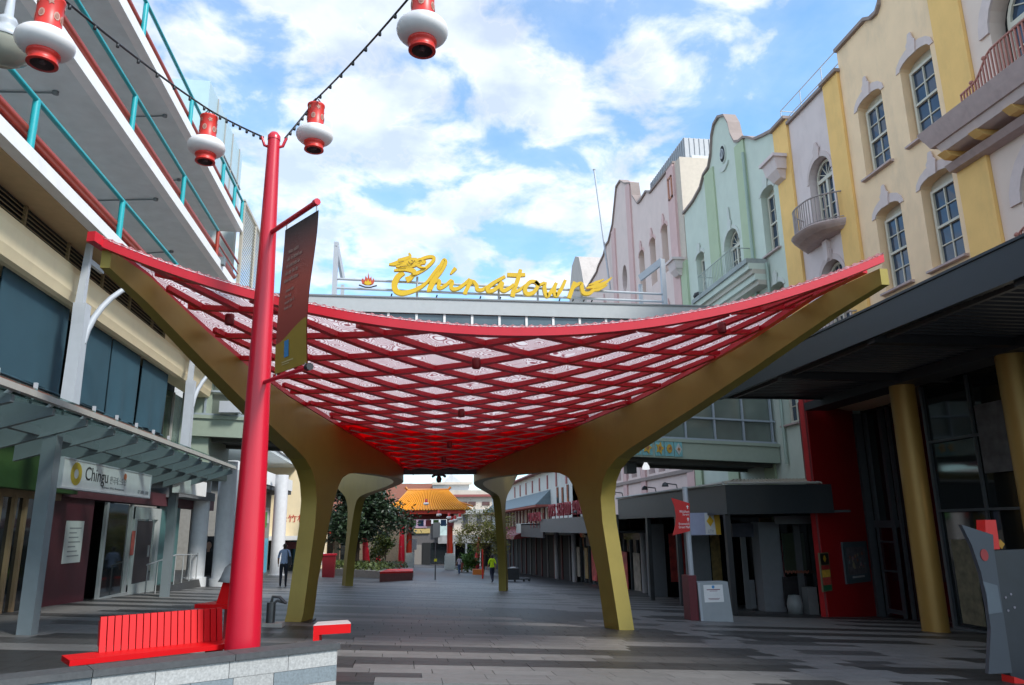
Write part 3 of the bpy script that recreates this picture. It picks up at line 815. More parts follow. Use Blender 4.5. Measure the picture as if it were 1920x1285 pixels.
# ------------------------------------------------------------------ left: the next buildings down the mall
M_wcol = mat('column_white', (.72,.74,.76), .55, dirt=.2, dirtcol=(.35,.36,.36))
pb = thing('colonnade_building', 'low building with round white columns and a thick white slab edge, past the glass awning', 'building', (-9, 40, gz(-9, 40)))
def rcol(px, pyb, y, r, ztop, par, mm=M_wcol):
    p = ony(px, pyb, y); q = MB(); q.tube([(p.x, p.y, p.z-.3), (p.x, p.y, ztop)], r, 18); q.tube([(p.x, p.y, p.z-.3), (p.x, p.y, p.z+.04)], r*1.25, 18); return obj('column', q, mm, par)
rcol(365, 1085, 31.0, .33, 4.4, pb); rcol(413, 1087, 31.5, .34, 4.4, pb); rcol(438, 1083, 36.0, .30, 4.4, pb); rcol(518, 1079, 48, .40, 5.0, pb)
# podium floor under the columns
q = MB(); q.hexa([(-14, 27, -1), (-7.2, 27, -1), (-7.2, 40, -1.4), (-14, 40, -1.4), (-14, 27, .05), (-7.45, 27, .0), (-7.45, 40, -.1), (-14, 40, -.1)]); obj('podium', q, PAVE[0], pb)
q = MB(); q.box((-13.5, 27.5, -.5), (-13.3, 58, 5)); obj('back_wall', q, mat('mall_wall', (.12,.14,.15), .7, var=.2), pb)
G_tealg = glass('teal_shopglass', (.05,.10,.11), .08)
q = MB(); q.box((-11.5, 29, -.1), (-11.4, 40, 2.8)); obj('shop_glass', q, G_tealg, pb)
for i in range(6):
    q = MB(); y = 29+i*2; q.box((-11.38, y, -.1), (-11.3, y+.1, 2.8)); obj('mullion', q, M_alu, pb)
q = MB(); q.box((-14, 27.2, 2.85), (-7.3, 31.5, 3.15)); obj('ceiling_slab', q, mat('slab_grey', (.16,.17,.18), .7), pb)
# white box sign hung at the corner
q = MB(); a = onx(338, 900, -6.5); b = onx(386, 932, -6.5)
q.box((-6.7, a.y, b.z), (-6.5, b.y, a.z+.1)); solo('white_sign_box', q, M_white, 'plain white box sign hanging past the end of the glass awning', 'sign')
# slab with white fascia running on to px 552
def slab(pts_top, hgt, depth, nm, par, mm):
    (a, b) = pts_top; q = MB(); d = Vector((-depth, 0, 0)); h = Vector((0, 0, -hgt))
    q.hexa([a+h, a+h+d, b+h+d, b+h, a, a+d, b+d, b]); return obj(nm, q, mm, par)
A = ony(415, 842, 40); B = ony(552, 893, 56); B.z = A.z = 5.15; A.x, B.x = -8.4, -7.9
slab((Vector((-8.2, 39.5, 5.15)), Vector((-7.75, 56, 5.15))), .75, 6, 'slab_edge', pb, M_white)
slab((Vector((-8.25, 39.6, 4.4)), Vector((-7.8, 55.9, 4.4))), .25, 6, 'soffit', pb, mat('soffit_dark', (.06,.065,.07), .8))
q = MB(); q.box((-14, 40, -1.6), (-9.0, 55, 4.14)); obj('shop_block', q, mat('shop_block', (.30,.29,.27), .7, var=.2), pb)
q = MB(); q.box((-9.0, 42, 2.2), (-8.9, 54, 3.2)); so_ = obj('shop_panel', q, mat('fascia_panel', (.55,.56,.55), .6), pb)
q = MB(); q.box((-8.9, 47, 1.9), (-8.86, 50, 2.9), 0); q.box((-8.9, 50.05, 1.9), (-8.86, 53, 2.9), 1); solo('shop_banner', q, [mat('banner_red', (.45,.05,.04), .6), mat('banner_green', (.07,.28,.05), .6)], 'red and green shop banner on the colonnade wall', 'banner')
q = MB(); q.box((-8.85, 52, -1.4), (-8.8, 53.6, 1.2)); solo('display_panel', q, mat('blue_panel', (.12,.45,.62), .4, var=.3), 'tall bright blue display panel beside the white column', 'panel')
# upper deck beyond with teal posts
ud = thing('parking_deck', 'white edged parking deck with teal railing posts seen under the gold blade', 'parking deck', (-9, 62, 3))
slab((Vector((-7.9, 44, 7.2)), Vector((-7.9, 76, 7.2))), .5, 8, 'slab_edge', ud, M_white)
slab((Vector((-8.0, 44.1, 6.7)), Vector((-8.0, 75.9, 6.7))), .3, 8, 'soffit', ud, M_conc)
for i in range(16):
    q = MB(); y = 45+i*2; q.tube([(-8.0, y, 7.2), (-8.0, y, 8.4)], .08, 6); obj('rail_post', q, M_teal, ud)
q = MB(); q.tube([(-8.0, 44, 8.4), (-8.0, 76, 8.4)], .05, 6); obj('handrail', q, M_teal, ud)
q = MB(); q.tube([(-8.3, 44, 7.65), (-8.3, 76, 7.65)], .09, 6); obj('guard_pipe', q, M_brick, ud)
q = MB(); q.box((-16, 50, 6.7), (-12, 76, 12)); obj('rear_wall', q, mat('rear_white', (.45,.44,.42), .7, var=.2), ud)
# beige building with red characters
bb = thing('beige_building', 'plain beige building with red characters beyond the white columns', 'building', (-9, 66, gz(-9, 66)))
q = MB(); q.box((-16, 60, gz(-9, 62)-1), (-7.0, 76, 6.4)); obj('wall', q, M_cream, bb)
fb = lambda a, b, d: Vector((-7.0+d, a, b))
fy_ = lambda a, b, d: Vector((a, 60-d, b))
text('lettering', '\u79be\u7af9\u6751', 1, fy_, mat('sign_red', (.55,.05,.03), .5), bb, .03, fit=(-9.2, -7.15, 2.3, 2.85))
q = MB(); q.box((-10, 58.6, 1.0), (-6.9, 60, 1.3)); obj('canopy_slab', q, M_white, bb)
q = MB(); q.box((-10, 59.95, -1.5), (-7.1, 59.99, .95)); so_ = obj('shop_window', q, G_dark, bb)
q = MB(); q.box((-9.6, 59.90, .35), (-7.3, 59.94, .85)); obj('shop_fascia', q, mat('fascia_wine', (.22,.05,.06), .5, var=.3), bb)
# grinning customer poster between the columns
po_ = thing('portrait_poster', 'dark poster with a smiling woman between two white columns', 'poster', ony(387, 1080, 33))
c = ony(387, 1080, 33); pm = lambda a, b, d: Vector((c.x+a, c.y-d, c.z+b))
q = MB(); q.box((c.x-.32, c.y, c.z), (c.x+.32, c.y+.04, c.z+1.55)); obj('poster_board', q, mat('poster_dark', (.05,.055,.06), .5, var=.3), po_)
q = MB(); q.prism([(.17*math.cos(i*.4), 1.2+.21*math.sin(i*.4)) for i in range(16)], pm, .002, .006); q.prism([(-.28,.1),(.28,.1),(.24,.85),(.1,.98),(-.1,.98),(-.24,.85)], pm, .002, .005); obj('hair_shape', q, M_blk, po_)
q = MB(); q.prism([(.11*math.cos(i*.4), 1.18+.15*math.sin(i*.4)) for i in range(16)], pm, .007, .010); q.prism([(-.05,.93),(.05,.93),(.05,1.06),(-.05,1.06)], pm, .006, .009); obj('face_shape', q, mat('skin_print', (.52,.32,.23), .6), po_)
# handrail on the podium
hr = MB(); 
for px in (322, 332, 342): pass
y0 = 28.5
hr.tube([(-7.5, 24.6, .75), (-7.5, 27.6, .95), (-7.6, 31, .85)], .025, 6)
for i in range(7):
    y = 24.7+i*.95; hr.tube([(-7.5, y, gz(-7.5, y)), (-7.5, y, .78+.05*min(i, 3))], .018, 6)
solo('stair_handrail', hr, M_alu, 'thin grey handrail with balusters beside the white columns', 'handrail')
# ------------------------------------------------------------------ right: the pastel facades
XF = 14.6
def fr(x=XF): return lambda a, b, d: Vector((x-d, a, b))
F = fr()
M_peach = mat('peach_render', (.90,.66,.42), .8, var=.07, scale=1.6, bump=.12, bscale=9, dirt=0.46, dirtcol=(0.568,0.447,0.310))
M_yel = mat('yellow_render', (.87,.55,.19), .8, var=.07, scale=1.6, bump=.12, bscale=9, dirt=0.38, dirtcol=(0.550,0.370,0.138))
M_lil = mat('lilac_render', (.70,.60,.585), .8, var=.06, scale=1.6, bump=.1, bscale=9, dirt=0.38, dirtcol=(0.482,0.404,0.396))
M_hood = mat('mauve_trim', (.67,.56,.53), .75, var=.08, dirt=.2, dirtcol=(.48,.40,.40))
M_cop = mat('coping_grey', (.30,.24,.22), .8, var=.12)
M_win = mat('window_cream', (.60,.57,.47), .5, var=.04)
M_mint = mat('mint_render', (.58,.65,.57), .8, var=.06, scale=1.6, bump=.1, bscale=9, dirt=.22, dirtcol=(.46,.53,.47))
M_grn = mat('green_render', (.44,.53,.36), .8, var=.07, scale=1.6, bump=.1, bscale=9, dirt=.2, dirtcol=(.36,.44,.30))
M_pink = mat('pink_render', (.76,.61,.57), .8, var=.06, scale=1.6, bump=.1, bscale=9, dirt=.25, dirtcol=(.54,.46,.43))
M_rose = mat('rose_render', (.68,.46,.44), .8, var=.07, scale=1.6, bump=.1, bscale=9, dirt=.15, dirtcol=(.50,.37,.36))
M_ledge = mat('ledge_stone', (.50,.39,.37), .75, var=.12, dirt=.35, dirtcol=(.2,.15,.14))
M_ironr = mat('railing_rose', (.43,.17,.13), .5, var=.15)
M_irong = mat('railing_grey', (.35,.30,.29), .5, var=.1)
G_win = glass('window_glass', (.03,.05,.085), .04)
def sash(par, fn, s0, s1, z0, z1, d=-.24, mm=None):
    mm = mm or M_win; w = .085; f = MB()
    def bx(a0, a1, b0, b1, d0, d1): f.hexa([fn(a0,b0,d0),fn(a1,b0,d0),fn(a1,b0,d1),fn(a0,b0,d1),fn(a0,b1,d0),fn(a1,b1,d0),fn(a1,b1,d1),fn(a0,b1,d1)])
    bx(s0, s0+w, z0, z1, d-.05, d+.05); bx(s1-w, s1, z0, z1, d-.05, d+.05)
    bx(s0+w, s1-w, z1-w, z1, d-.05, d+.05); bx(s0+w, s1-w, z0, z0+w, d-.05, d+.05)
    zm = (z0+z1)/2; bx(s0+w, s1-w, zm-.035, zm+.035, d-.04, d+.06)
    sm = (s0+s1)/2; bx(sm-.018, sm+.018, z0+w, zm-.035, d-.03, d+.01); bx(sm-.018, sm+.018, zm+.035, z1-w, d-.03, d+.03)
    for zz in ((z0+w+zm-.035)/2, (zm+.035+z1-w)/2): bx(s0+w, sm-.018, zz-.016, zz+.016, d-.03, d+.02); bx(sm+.018, s1-w, zz-.016, zz+.016, d-.03, d+.02)
    o = obj('window', f, mm, par)
    for a0, a1 in ((s0+w, sm-.018), (sm+.018, s1-w)):
        for b0, b1 in ((z0+w, (z0+w+zm-.035)/2-.016), ((z0+w+zm-.035)/2+.016, zm-.035), (zm+.035, (zm+.035+z1-w)/2-.016), ((zm+.035+z1-w)/2+.016, z1-w)):
            q = MB(); t1, t2 = random.uniform(-.008, .008), random.uniform(-.008, .008)
            q.add([fn(a0,b0,d-.02+t1),fn(a1,b0,d-.02),fn(a1,b1,d-.02+t2),fn(a0,b1,d-.02)], [(0,1,2,3)]); obj('pane', q, G_win, o)
    return o
def arched(par, fn, s0, s1, z0, zs, rise, d=-.28, mm=None, rows=4):
    mm = mm or M_win; f = MB(); w = .10
    outer = arc_top(s0, s1, z0, zs, rise, 12); inner = arc_top(s0+w, s1-w, z0+w, zs, rise-w, 12)
    n = len(outer)
    for dd in (d-.05, d+.05): pass
    vs = [fn(a, b, d+.05) for a, b in outer] + [fn(a, b, d+.05) for a, b in inner] + [fn(a, b, d-.05) for a, b in inner]
    f.add(vs, [(i, (i+1) % n, n+(i+1) % n, n+i) for i in range(n)] + [(n+i, n+(i+1) % n, 2*n+(i+1) % n, 2*n+i) for i in range(n)])
    def bx(a0, a1, b0, b1, d0, d1): f.hexa([fn(a0,b0,d0),fn(a1,b0,d0),fn(a1,b0,d1),fn(a0,b0,d1),fn(a0,b1,d0),fn(a1,b1,d0),fn(a1,b1,d1),fn(a0,b1,d1)])
    bx(s0+w, s1-w, zs-.09, zs+.05, d-.05, d+.07)
    sm = (s0+s1)/2; bx(sm-.06, sm+.06, z0+w, zs-.09, d-.05, d+.06)
    q1 = (s0+w+sm-.06)/2; q2 = (sm+.06+s1-w)/2
    for qq in (q1, q2): bx(qq-.016, qq+.016, z0+w, zs-.09, d-.03, d+.02)
    hh = (zs-.09-z0-w)/rows
    for k in range(1, rows): bx(s0+w, sm-.06, z0+w+k*hh-.016, z0+w+k*hh+.016, d-.03, d+.025); bx(sm+.06, s1-w, z0+w+k*hh-.016, z0+w+k*hh+.016, d-.03, d+.025)
    a = (s1-s0)/2-w; b = rise-w
    for k in range(1, 6):
        t = math.pi*k/6; f.bar(fn(sm, zs+.05, d), fn(sm+a*math.cos(t), zs+b*math.sin(t), d), .03, .03, up=(1,0,0))
    o = obj('french_window', f, mm, par)
    for a0, a1 in ((s0+w, q1-.016), (q1+.016, sm-.06), (sm+.06, q2-.016), (q2+.016, s1-w)):
        for k in range(rows):
            q = MB(); b0 = z0+w+k*hh+.016; b1 = z0+w+(k+1)*hh-.016; t1 = random.uniform(-.008, .008)
            q.add([fn(a0,b0,d-.02+t1),fn(a1,b0,d-.02),fn(a1,b1,d-.02-t1),fn(a0,b1,d-.02)], [(0,1,2,3)]); obj('pane', q, G_win, o)
    for k in range(6):
        t0, t1 = math.pi*k/6, math.pi*(k+1)/6; q = MB(); tm = (t0+t1)/2
        q.add([fn(sm, zs+.04, d-.02)] + [fn(sm+a*math.cos(t), zs+b*math.sin(t), d-.02) for t in (t0, tm, t1)], [(0,1,2,3)]); obj('pane', q, G_win, o)
    return o
def sill(par, fn, s0, s1, z, mm=None):
    q = MB(); a, b = s0-.12, s1+.12
    q.hexa([fn(a,z-.13,-.2),fn(b,z-.13,-.2),fn(b,z-.10,.14),fn(a,z-.10,.14),fn(a,z,-.2),fn(b,z,-.2),fn(b,z-.04,.14),fn(a,z-.04,.14)]); return obj('sill', q, mm or M_ledge, par)
def hood(par, fn, s0, s1, zs, rise, th=.3, key=.55, mm=None, n=8):
    q = MB(); c = (s0+s1)/2; w = (s1-s0)/2; out = []; inn = []
    for i in range(n+1):
        a = math.pi*i/n; inn.append((c+w*math.cos(a), zs+rise*math.sin(a))); out.append((c+(w+th*.55)*math.cos(a), zs+(rise+th)*math.sin(a)+.0))
    poly = out + inn[::-1]
    q.prism(poly, fn, 0.0, .03)
    zt = zs+rise
    q.prism([(c-.13,zt-.05),(c+.13,zt-.05),(c+.17,zt+.2),(c+.20,zt+.34),(c+.12,zt+.42),(c+.06,zt+key+.1),(c-.06,zt+key+.1),(c-.12,zt+.42),(c-.20,zt+.34),(c-.17,zt+.2)], fn, .03, .07)
    return obj('window_hood', q, mm or M_hood, par)
def coping(par, pts, fn, mm=None, w0=-.5, w1=.12, h=.12, name='coping'):
    q = MB()
    for (a0, b0), (a1, b1) in zip(pts, pts[1:]):
        q.hexa([fn(a0,b0,w0),fn(a1,b1,w0),fn(a1,b1,w1),fn(a0,b0,w1),fn(a0,b0+h,w0),fn(a1,b1+h,w0),fn(a1,b1+h,w1),fn(a0,b0+h,w1)])
    return obj(name, q, mm or M_cop, par)
def strip(par, fn, s0, s1, z0, z1, d, mm, name='pilaster'):
    q = MB(); q.hexa([fn(s0,z0,-.3),fn(s1,z0,-.3),fn(s1,z0,d),fn(s0,z0,d),fn(s0,z1,-.3),fn(s1,z1,-.3),fn(s1,z1,d),fn(s0,z1,d)]); return obj(name, q, mm, par)
def bow(s0, s1, dep, n=14, flat=.0):
    c = (s0+s1)/2; w = (s1-s0)/2; pts = []
    for i in range(n+1):
        t = i/n; pts.append((s0+(s1-s0)*t, dep*(1-abs(2*t-1)**3)))
    return pts
def balcony(par, fn, s0, s1, z, dep, rail_h, mm_slab, mm_rail, nb=22, curve=None, rows=((0,.35,1.0),(-.14,.22,.8),(-.3,.0,.45))):
    q = MB(); pl = bow(s0, s1, dep)
    zt = z
    prof = [(1.0, 0), (1.06, -.05), (1.0, -.11), (.92, -.16), (.74, -.24), (.4, -.32)]
    rings = []
    for k, dz in prof:
        rings.append([fn((s0+s1)/2 + (a-(s0+s1)/2)*(.85+.15*k), z+dz, b*k + .06*k) for a, b in pl])
    vs = [v for r_ in rings for v in r_]; n = len(pl)
    fs = [(i*n+j, i*n+j+1, (i+1)*n+j+1, (i+1)*n+j) for i in range(len(rings)-1) for j in range(n-1)]
    q.add(vs, fs); q.add(rings[0] + [fn(s1, z, -.1), fn(s0, z, -.1)], [tuple(range(n+2))])
    q.add(rings[-1] + [fn(s1, z-.32, -.1), fn(s0, z-.32, -.1)], [tuple(range(n+2))[::-1]])
    o = obj('balcony', q, mm_slab, par)
    r = MB(); pr = bow(s0+.06, s1-.06, dep-.05, n=30)
    hz = [rail_h*(1 if curve is None else curve(i/30)) for i in range(31)]
    r.tube([fn(a, z+hz[i], b) for i, (a, b) in enumerate(pr)], .028, 6); r.tube([fn(a, z+.08, b) for a, b in pr], .018, 5)
    pbt = bow(s0+.06, s1-.06, dep-.05, n=nb)
    for i, (a, b) in enumerate(pbt):
        h_ = rail_h*(1 if curve is None else curve(i/nb)); r.bar(fn(a, z, b), fn(a, z+h_, b), .028, .028, up=(0,1,0))
    obj('railing', r, mm_rail, o); return o
# ---- cream, yellow and lilac building
cb = thing('cream_building', 'tall peach building with yellow pilasters and a lilac bay with a bowed balcony', 'building', (XF, 16, gz(XF, 16)))
def opening(s0, s1, z0, z1, rise=.22): return arc_top(s0, s1, z0, z1-rise, rise, 8)
wA, wB = (18.93, 20.18, 12.45, 15.06), (16.68, 18.00, 12.45, 15.06)
wC, wD = (18.82, 20.02, 8.55, 11.18), (16.66, 17.92, 8.55, 11.18)
q = MB(); outer = [(16.4,5.7),(20.85,5.7),(20.85,17.5),(19.15,17.5),(18.85,17.32),(18.55,17.30),(18.36,17.5),(18.28,18.2),(18.1,19.3),(17.4,20.3),(16.4,20.6)]
wall_holes(q, outer, [opening(*w) for w in (wA, wB, wC, wD)], F); obj('peach_wall', q, M_peach, cb)
coping(cb, outer[2:], F)
for w in (wA, wB, wC, wD):
    sash(cb, F, w[0]+.12, w[1]-.12, w[2]+.02, w[3]-.34)
    q = MB(); q.add([F(w[0],w[2],-.33),F(w[1],w[2],-.33),F(w[1],w[3],-.33),F(w[0],w[3],-.33)], [(0,1,2,3)]); obj('window_surround', q, M_win, cb)
    sill(cb, F, w[0], w[1], w[2]); hood(cb, F, w[0], w[1], w[3]-.22, .22)
strip(cb, F, 20.86, 21.76, 5.7, 16.75, .10, M_yel); coping(cb, [(20.8,16.75),(21.8,16.75)], F, w1=.22)
strip(cb, F, 15.36, 16.39, 5.7, 20.7, .10, M_yel)
strip(cb, F, 24.36, 25.42, 5.7, 17.0, .10, M_yel); coping(cb, [(24.3,17.0),(25.5,17.0)], F, w1=.24)
# lilac bay between pilasters
q = MB(); o1 = arc_top(21.98, 23.42, 11.62, 13.75, .72, 12); o2 = arc_top(21.98, 23.42, 7.4, 9.85, .72, 12)
outer = [(21.77,5.7),(24.35,5.7),(24.35,16.75),(21.77,16.75)]
wall_holes(q, outer, [o1, o2], F, depth=.42); obj('lilac_wall', q, M_lil, cb); coping(cb, [(24.35,16.75),(21.77,16.75)], F)
for zz in (11.62, 7.4):
    zs = zz+2.13 if zz > 10 else zz+2.45
    arched(cb, F, 22.06, 23.34, zz+.02, zs, .66, d=-.3); hood(cb, F, 21.98, 23.42, zs, .72, th=.22, key=.5, n=12, mm=mat('lilac_trim', (.60,.50,.48), .75))
    q = MB(); q.add([F(21.9,zz,-.4),F(23.5,zz,-.4),F(23.5,zz+3,-.4),F(21.9,zz+3,-.4)], [(0,1,2,3)]); obj('window_back', q, M_dark, cb)
    balcony(cb, F, 21.35, 24.15, zz, .95, .98, M_ledge, M_irong)
    q = MB(); q.prism([(22.56,zz-.33),(22.84,zz-.33),(22.80,zz-1.0),(22.7,zz-1.1),(22.60,zz-1.0)], F, 0.0, .16); obj('balcony_bracket', q, M_lil, cb)
# second lilac bay, near the camera, with the big arched door and corniced balcony
q = MB(); o1 = arc_top(12.05, 14.65, 11.75, 13.75, 1.3, 14); o2 = arc_top(12.05, 14.65, 7.2, 9.1, 1.3, 14)
outer = [(8,5.7),(15.35,5.7),(15.35,20.7),(8,20.7)]
M_lil2 = mat('blush_render', (.76,.62,.53), .8, var=.06, scale=1.6, bump=.1, bscale=9, dirt=.18, dirtcol=(.60,.48,.42))
wall_holes(q, outer, [o1, o2], F, depth=.5); obj('blush_wall', q, M_lil2, cb)
M_arch = mat('arch_brown', (.27,.15,.12), .7, var=.12)
for zz, zs in ((11.75, 13.75), (7.2, 9.1)):
    arched(cb, F, 12.3, 14.4, zz, zs, 1.05, d=-.33, rows=3)
    q = MB(); q.add([F(11.9,zz,-.45),F(14.8,zz,-.45),F(14.8,zz+3,-.45),F(11.9,zz+3,-.45)], [(0,1,2,3)]); obj('window_back', q, M_dark, cb)
    q = MB(); c = 13.35; n = 14; pts = [(c+1.62*math.cos(math.pi*i/n), zs+1.62*math.sin(math.pi*i/n)) for i in range(n+1)] + [(c+1.3*math.cos(math.pi*i/n), zs+1.3*math.sin(math.pi*i/n)) for i in range(n, -1, -1)]
    q.prism(pts, F, 0, .06); obj('arch_trim', q, M_hood, cb)
zb = 11.5
led = MB()
for z0, z1, d1, a0, mi in ((11.50,11.75,1.12,16.3,0),(11.28,11.50,1.02,16.2,0),(11.08,11.28,.86,16.0,1)):
    led.hexa([F(9,z0,-.1),F(a0,z0,-.1),F(a0,z0,d1-.1),F(9,z0,d1-.1),F(9,z1,-.1),F(a0+.08,z1,-.1),F(a0+.08,z1,d1),F(9,z1,d1)], mi)
obj('cornice', led, [M_ledge, M_hood], cb)
led = MB(); led.hexa([F(9,10.70,-.1),F(16.4,10.70,-.1),F(16.4,10.74,.30),F(9,10.74,.30),F(9,10.90,-.1),F(16.4,10.90,-.1),F(16.4,10.90,.42),F(9,10.90,.42)]); obj('cornice_moulding', led, M_ledge, cb)
for y in (16.0, 14.9, 13.8, 12.7):
    q = MB(); q.hexa([F(y-.14,10.905,-.05),F(y+.14,10.905,-.05),F(y+.14,10.94,.62),F(y-.14,10.94,.62),F(y-.14,11.075,-.05),F(y+.14,11.075,-.05),F(y+.14,11.075,.80),F(y-.14,11.075,.80)]); obj('cornice_bracket', q, M_yel, cb)
def big_rail(z):
    r = MB(); n = 44; path = [(10.2+5.0*i/n) for i in range(n+1)]
    def hgt(y):
        t = (y-10.2)/5.0; e = min(t, 1-t)
        return .52 if e < .1 else (.52+.45*(.5-.5*math.cos(math.pi*min(1, (e-.1)/.16))))
    def dd(y):
        t = (y-10.2)/5.0; return .80+.2*math.sin(math.pi*t)
    r.tube([F(y, z+hgt(y), dd(y)-.15) for y in path], .032, 6); r.tube([F(y, z+.10, dd(y)-.15) for y in path], .02, 5)
    for y in path: r.bar(F(y, z, dd(y)-.15), F(y, z+hgt(y), dd(y)-.15), .034, .034, up=(0,1,0))
    for y in (14.75, 14.2): r.lathe([(0,-.06),(.05,-.03),(.06,.0),(.04,.04),(0,.06)], F(y, z+hgt(y)+.07, dd(y)-.15), 8)
    obj('railing', r, M_ironr, cb)
big_rail(11.75)
led = MB()
for z0, z1, d1, a0, mi in ((6.95,7.15,1.12,16.3,0),(6.72,6.95,1.0,16.2,0)):
    led.hexa([F(9,z0,-.1),F(a0,z0,-.1),F(a0,z0,d1-.1),F(9,z0,d1-.1),F(9,z1,-.1),F(a0+.08,z1,-.1),F(a0+.08,z1,d1),F(9,z1,d1)], mi)
obj('cornice', led, [M_ledge, M_hood], cb); big_rail(7.15)
q = MB(); q.box((XF-.6, 16.0, 11.76), (XF-.2, 16.35, 12.02)); obj('vent_box', q, mat('vent_green', (.17,.22,.19), .6), cb)
q = MB(); q.box((XF+.55, 8, 5.7), (22, 25.3, 16.2)); obj('building_core', q, M_peach, cb)
# hood-like hopper at the party wall
def hopper(par, y, z, mm):
    q = MB();  q.hexa([F(y-.45,z,0),F(y+.45,z,0),F(y+.45,z,.5),F(y-.45,z,.5),F(y-.5,z+.45,0),F(y+.5,z+.45,0),F(y+.5,z+.45,.6),F(y-.5,z+.45,.6)])
    q.hexa([F(y-.58,z+.45,0),F(y+.58,z+.45,0),F(y+.58,z+.45,.7),F(y-.58,z+.45,.7),F(y-.58,z+.58,0),F(y+.58,z+.58,0),F(y+.58,z+.58,.7),F(y-.58,z+.58,.7)])
    q.hexa([F(y-.3,z-.4,0),F(y+.3,z-.4,0),F(y+.3,z-.3,.3),F(y-.3,z-.3,.3),F(y-.4,z,0),F(y+.4,z,0),F(y+.4,z,.5),F(y-.4,z,.5)])
    return obj('corbel_block', q, mm, par)
hopper(cb, 25.1, 15.05, M_lil)
# roof safety rails behind the lilac parapet
q = MB(); pr = [(23.9, 21.2), (24.4, 21.2)]
for z in (17.45, 18.0): q.tube([(XF+.35, 20.9, z), (XF+.35, 25.4, z)], .02, 5); q.tube([(XF+.35, 25.4, z), (XF+3, 25.4, z)], .02, 5)
for y in (20.9, 22.4, 23.9, 25.4): q.tube([(XF+.35, y, 16.6), (XF+.35, y, 18.0)], .02, 5)
obj('roof_rail', q, M_stl, cb)
# ---- mint and green building
gb = thing('green_building', 'pale green building with darker green pilasters and a scrolled gable', 'building', (XF, 30, gz(XF, 30)))
gable = [(25.45,17.1),(26.2,17.3),(27.0,17.55),(27.55,17.95),(27.9,18.15),(28.35,18.2),(28.75,18.4),(29.05,18.95),(29.2,19.6),(29.55,20.2),(30.2,20.5),(30.75,20.4),(31.1,20.0),(31.35,19.2),(31.75,18.65),(32.4,18.55),(32.9,18.1),(33.9,17.85),(35.3,17.75)]
o_mid = arc_top(29.3, 30.85, 12.2, 14.0, .75, 12); o_mid2 = arc_top(29.3, 30.85, 5.2, 7.0, .75, 10)
gw = [(25.95,27.05,12.35,15.15), (33.2,34.2,12.35,15.0), (25.95,27.0,5.4,8.2), (25.95,27.05,8.9,11.0), (33.2,34.2,8.9,11.2)]
q = MB(); wall_holes(q, [(25.45,-1.6),(35.3,-1.6)] + gable[::-1], [o_mid] + [opening(*w) for w in gw], F, depth=.4)
gwall = obj('mint_wall', q, M_mint, gb); coping(gb, gable, F)
for w in gw:
    sash(gb, F, w[0]+.1, w[1]-.1, w[2]+.02, w[3]-.3, d=-.28); sill(gb, F, w[0], w[1], w[2]); hood(gb, F, w[0], w[1], w[3]-.22, .22, th=.22, key=.4, mm=mat('mint_trim', (.58,.62,.57), .75))
    q = MB(); q.add([F(w[0],w[2],-.36),F(w[1],w[2],-.36),F(w[1],w[3],-.36),F(w[0],w[3],-.36)], [(0,1,2,3)]); obj('window_surround', q, M_win, gb)
arched(gb, F, 29.36, 30.79, 12.2, 14.0, .70, d=-.3, rows=3); hood(gb, F, 29.3, 30.85, 14.0, .75, th=.2, key=1.0, n=12, mm=MAT['mint_trim'])
q = MB(); q.add([F(29.2,12.2,-.39),F(30.9,12.2,-.39),F(30.9,15,-.39),F(29.2,15,-.39)], [(0,1,2,3)]); obj('window_back', q, M_dark, gb)
strip(gb, F, 27.98, 28.86, -1.6, 18.2, .08, M_grn); strip(gb, F, 31.25, 32.3, -1.6, 18.5, .08, M_grn); strip(gb, F, 35.3, 36.1, -1.6, 15.2, .12, M_grn)
hopper(gb, 36.2, 14.9, M_lil)
q = MB()
for z0, z1, d1, mi in ((12.0,12.2,.95,0),(11.75,12.0,.85,1),(11.55,11.75,.72,2),(11.3,11.55,.62,1),(11.1,11.3,.5,2)):
    q.hexa([F(27.0-.0,z0,0),F(32.9,z0,0),F(32.9,z0,d1),F(27.0,z0,d1),F(27.0,z1,0),F(32.9,z1,0),F(32.9,z1,d1),F(27.0,z1,d1)], mi)
bo = obj('balcony', q, [mat('balcony_grey', (.33,.37,.36), .75, dirt=.3), M_mint, mat('trim_cream', (.50,.47,.40), .75)], gb)
r = MB()
for y in [28.3+.16*i for i in range(25)]: r.bar(F(y,12.2,.85), F(y,13.15,.85), .025, .025, up=(0,1,0))
r.tube([F(28.3,13.15,.0),F(28.3,13.15,.85),F(32.2,13.15,.85),F(32.2,13.15,0)], .025, 6); obj('railing', r, mat('railing_mint', (.42,.48,.44), .5), bo)
q = MB(); q.lathe([(0,0),(.2,.0),(.26,.12),(.2,.25),(.1,.28),(0,.34)], F(32.5, 12.2, .75), 12); obj('urn', q, M_blk, gb)
# oval emblem on the gable
q = MB(); n = 22
ov = [(30.1+.30*math.cos(2*math.pi*i/n), 18.55+.46*math.sin(2*math.pi*i/n)) for i in range(n)]
q.prism(ov, F, .0, .06); q.prism([(30.1+.06*math.cos(i), 18.0-.16*i+.0) if False else (30.1+(.5-.1*k)*s_, 17.98-.14*k) for s_, k in ((-1,0),(-1,1),(-.4,2),(.4,2),(1,1),(1,0))], F, 0, .07); obj('oval_surround', q, MAT['mint_trim'], gb)
q = MB(); q.prism([(30.1+.25*math.cos(2*math.pi*i/n), 18.55+.40*math.sin(2*math.pi*i/n)) for i in range(n)], F, .062, .07); obj('oval_window', q, M_dark, gb)
q = MB(); q.tube([F(30.1+.17*math.cos(2*math.pi*i/14), 18.55+.22*math.sin(2*math.pi*i/14), .09) for i in range(15)], .03, 5); q.tube([F(30.1, 18.3, .09), F(30.1, 18.8, .09)], .04, 5); obj('emblem', q, M_stl, gb)
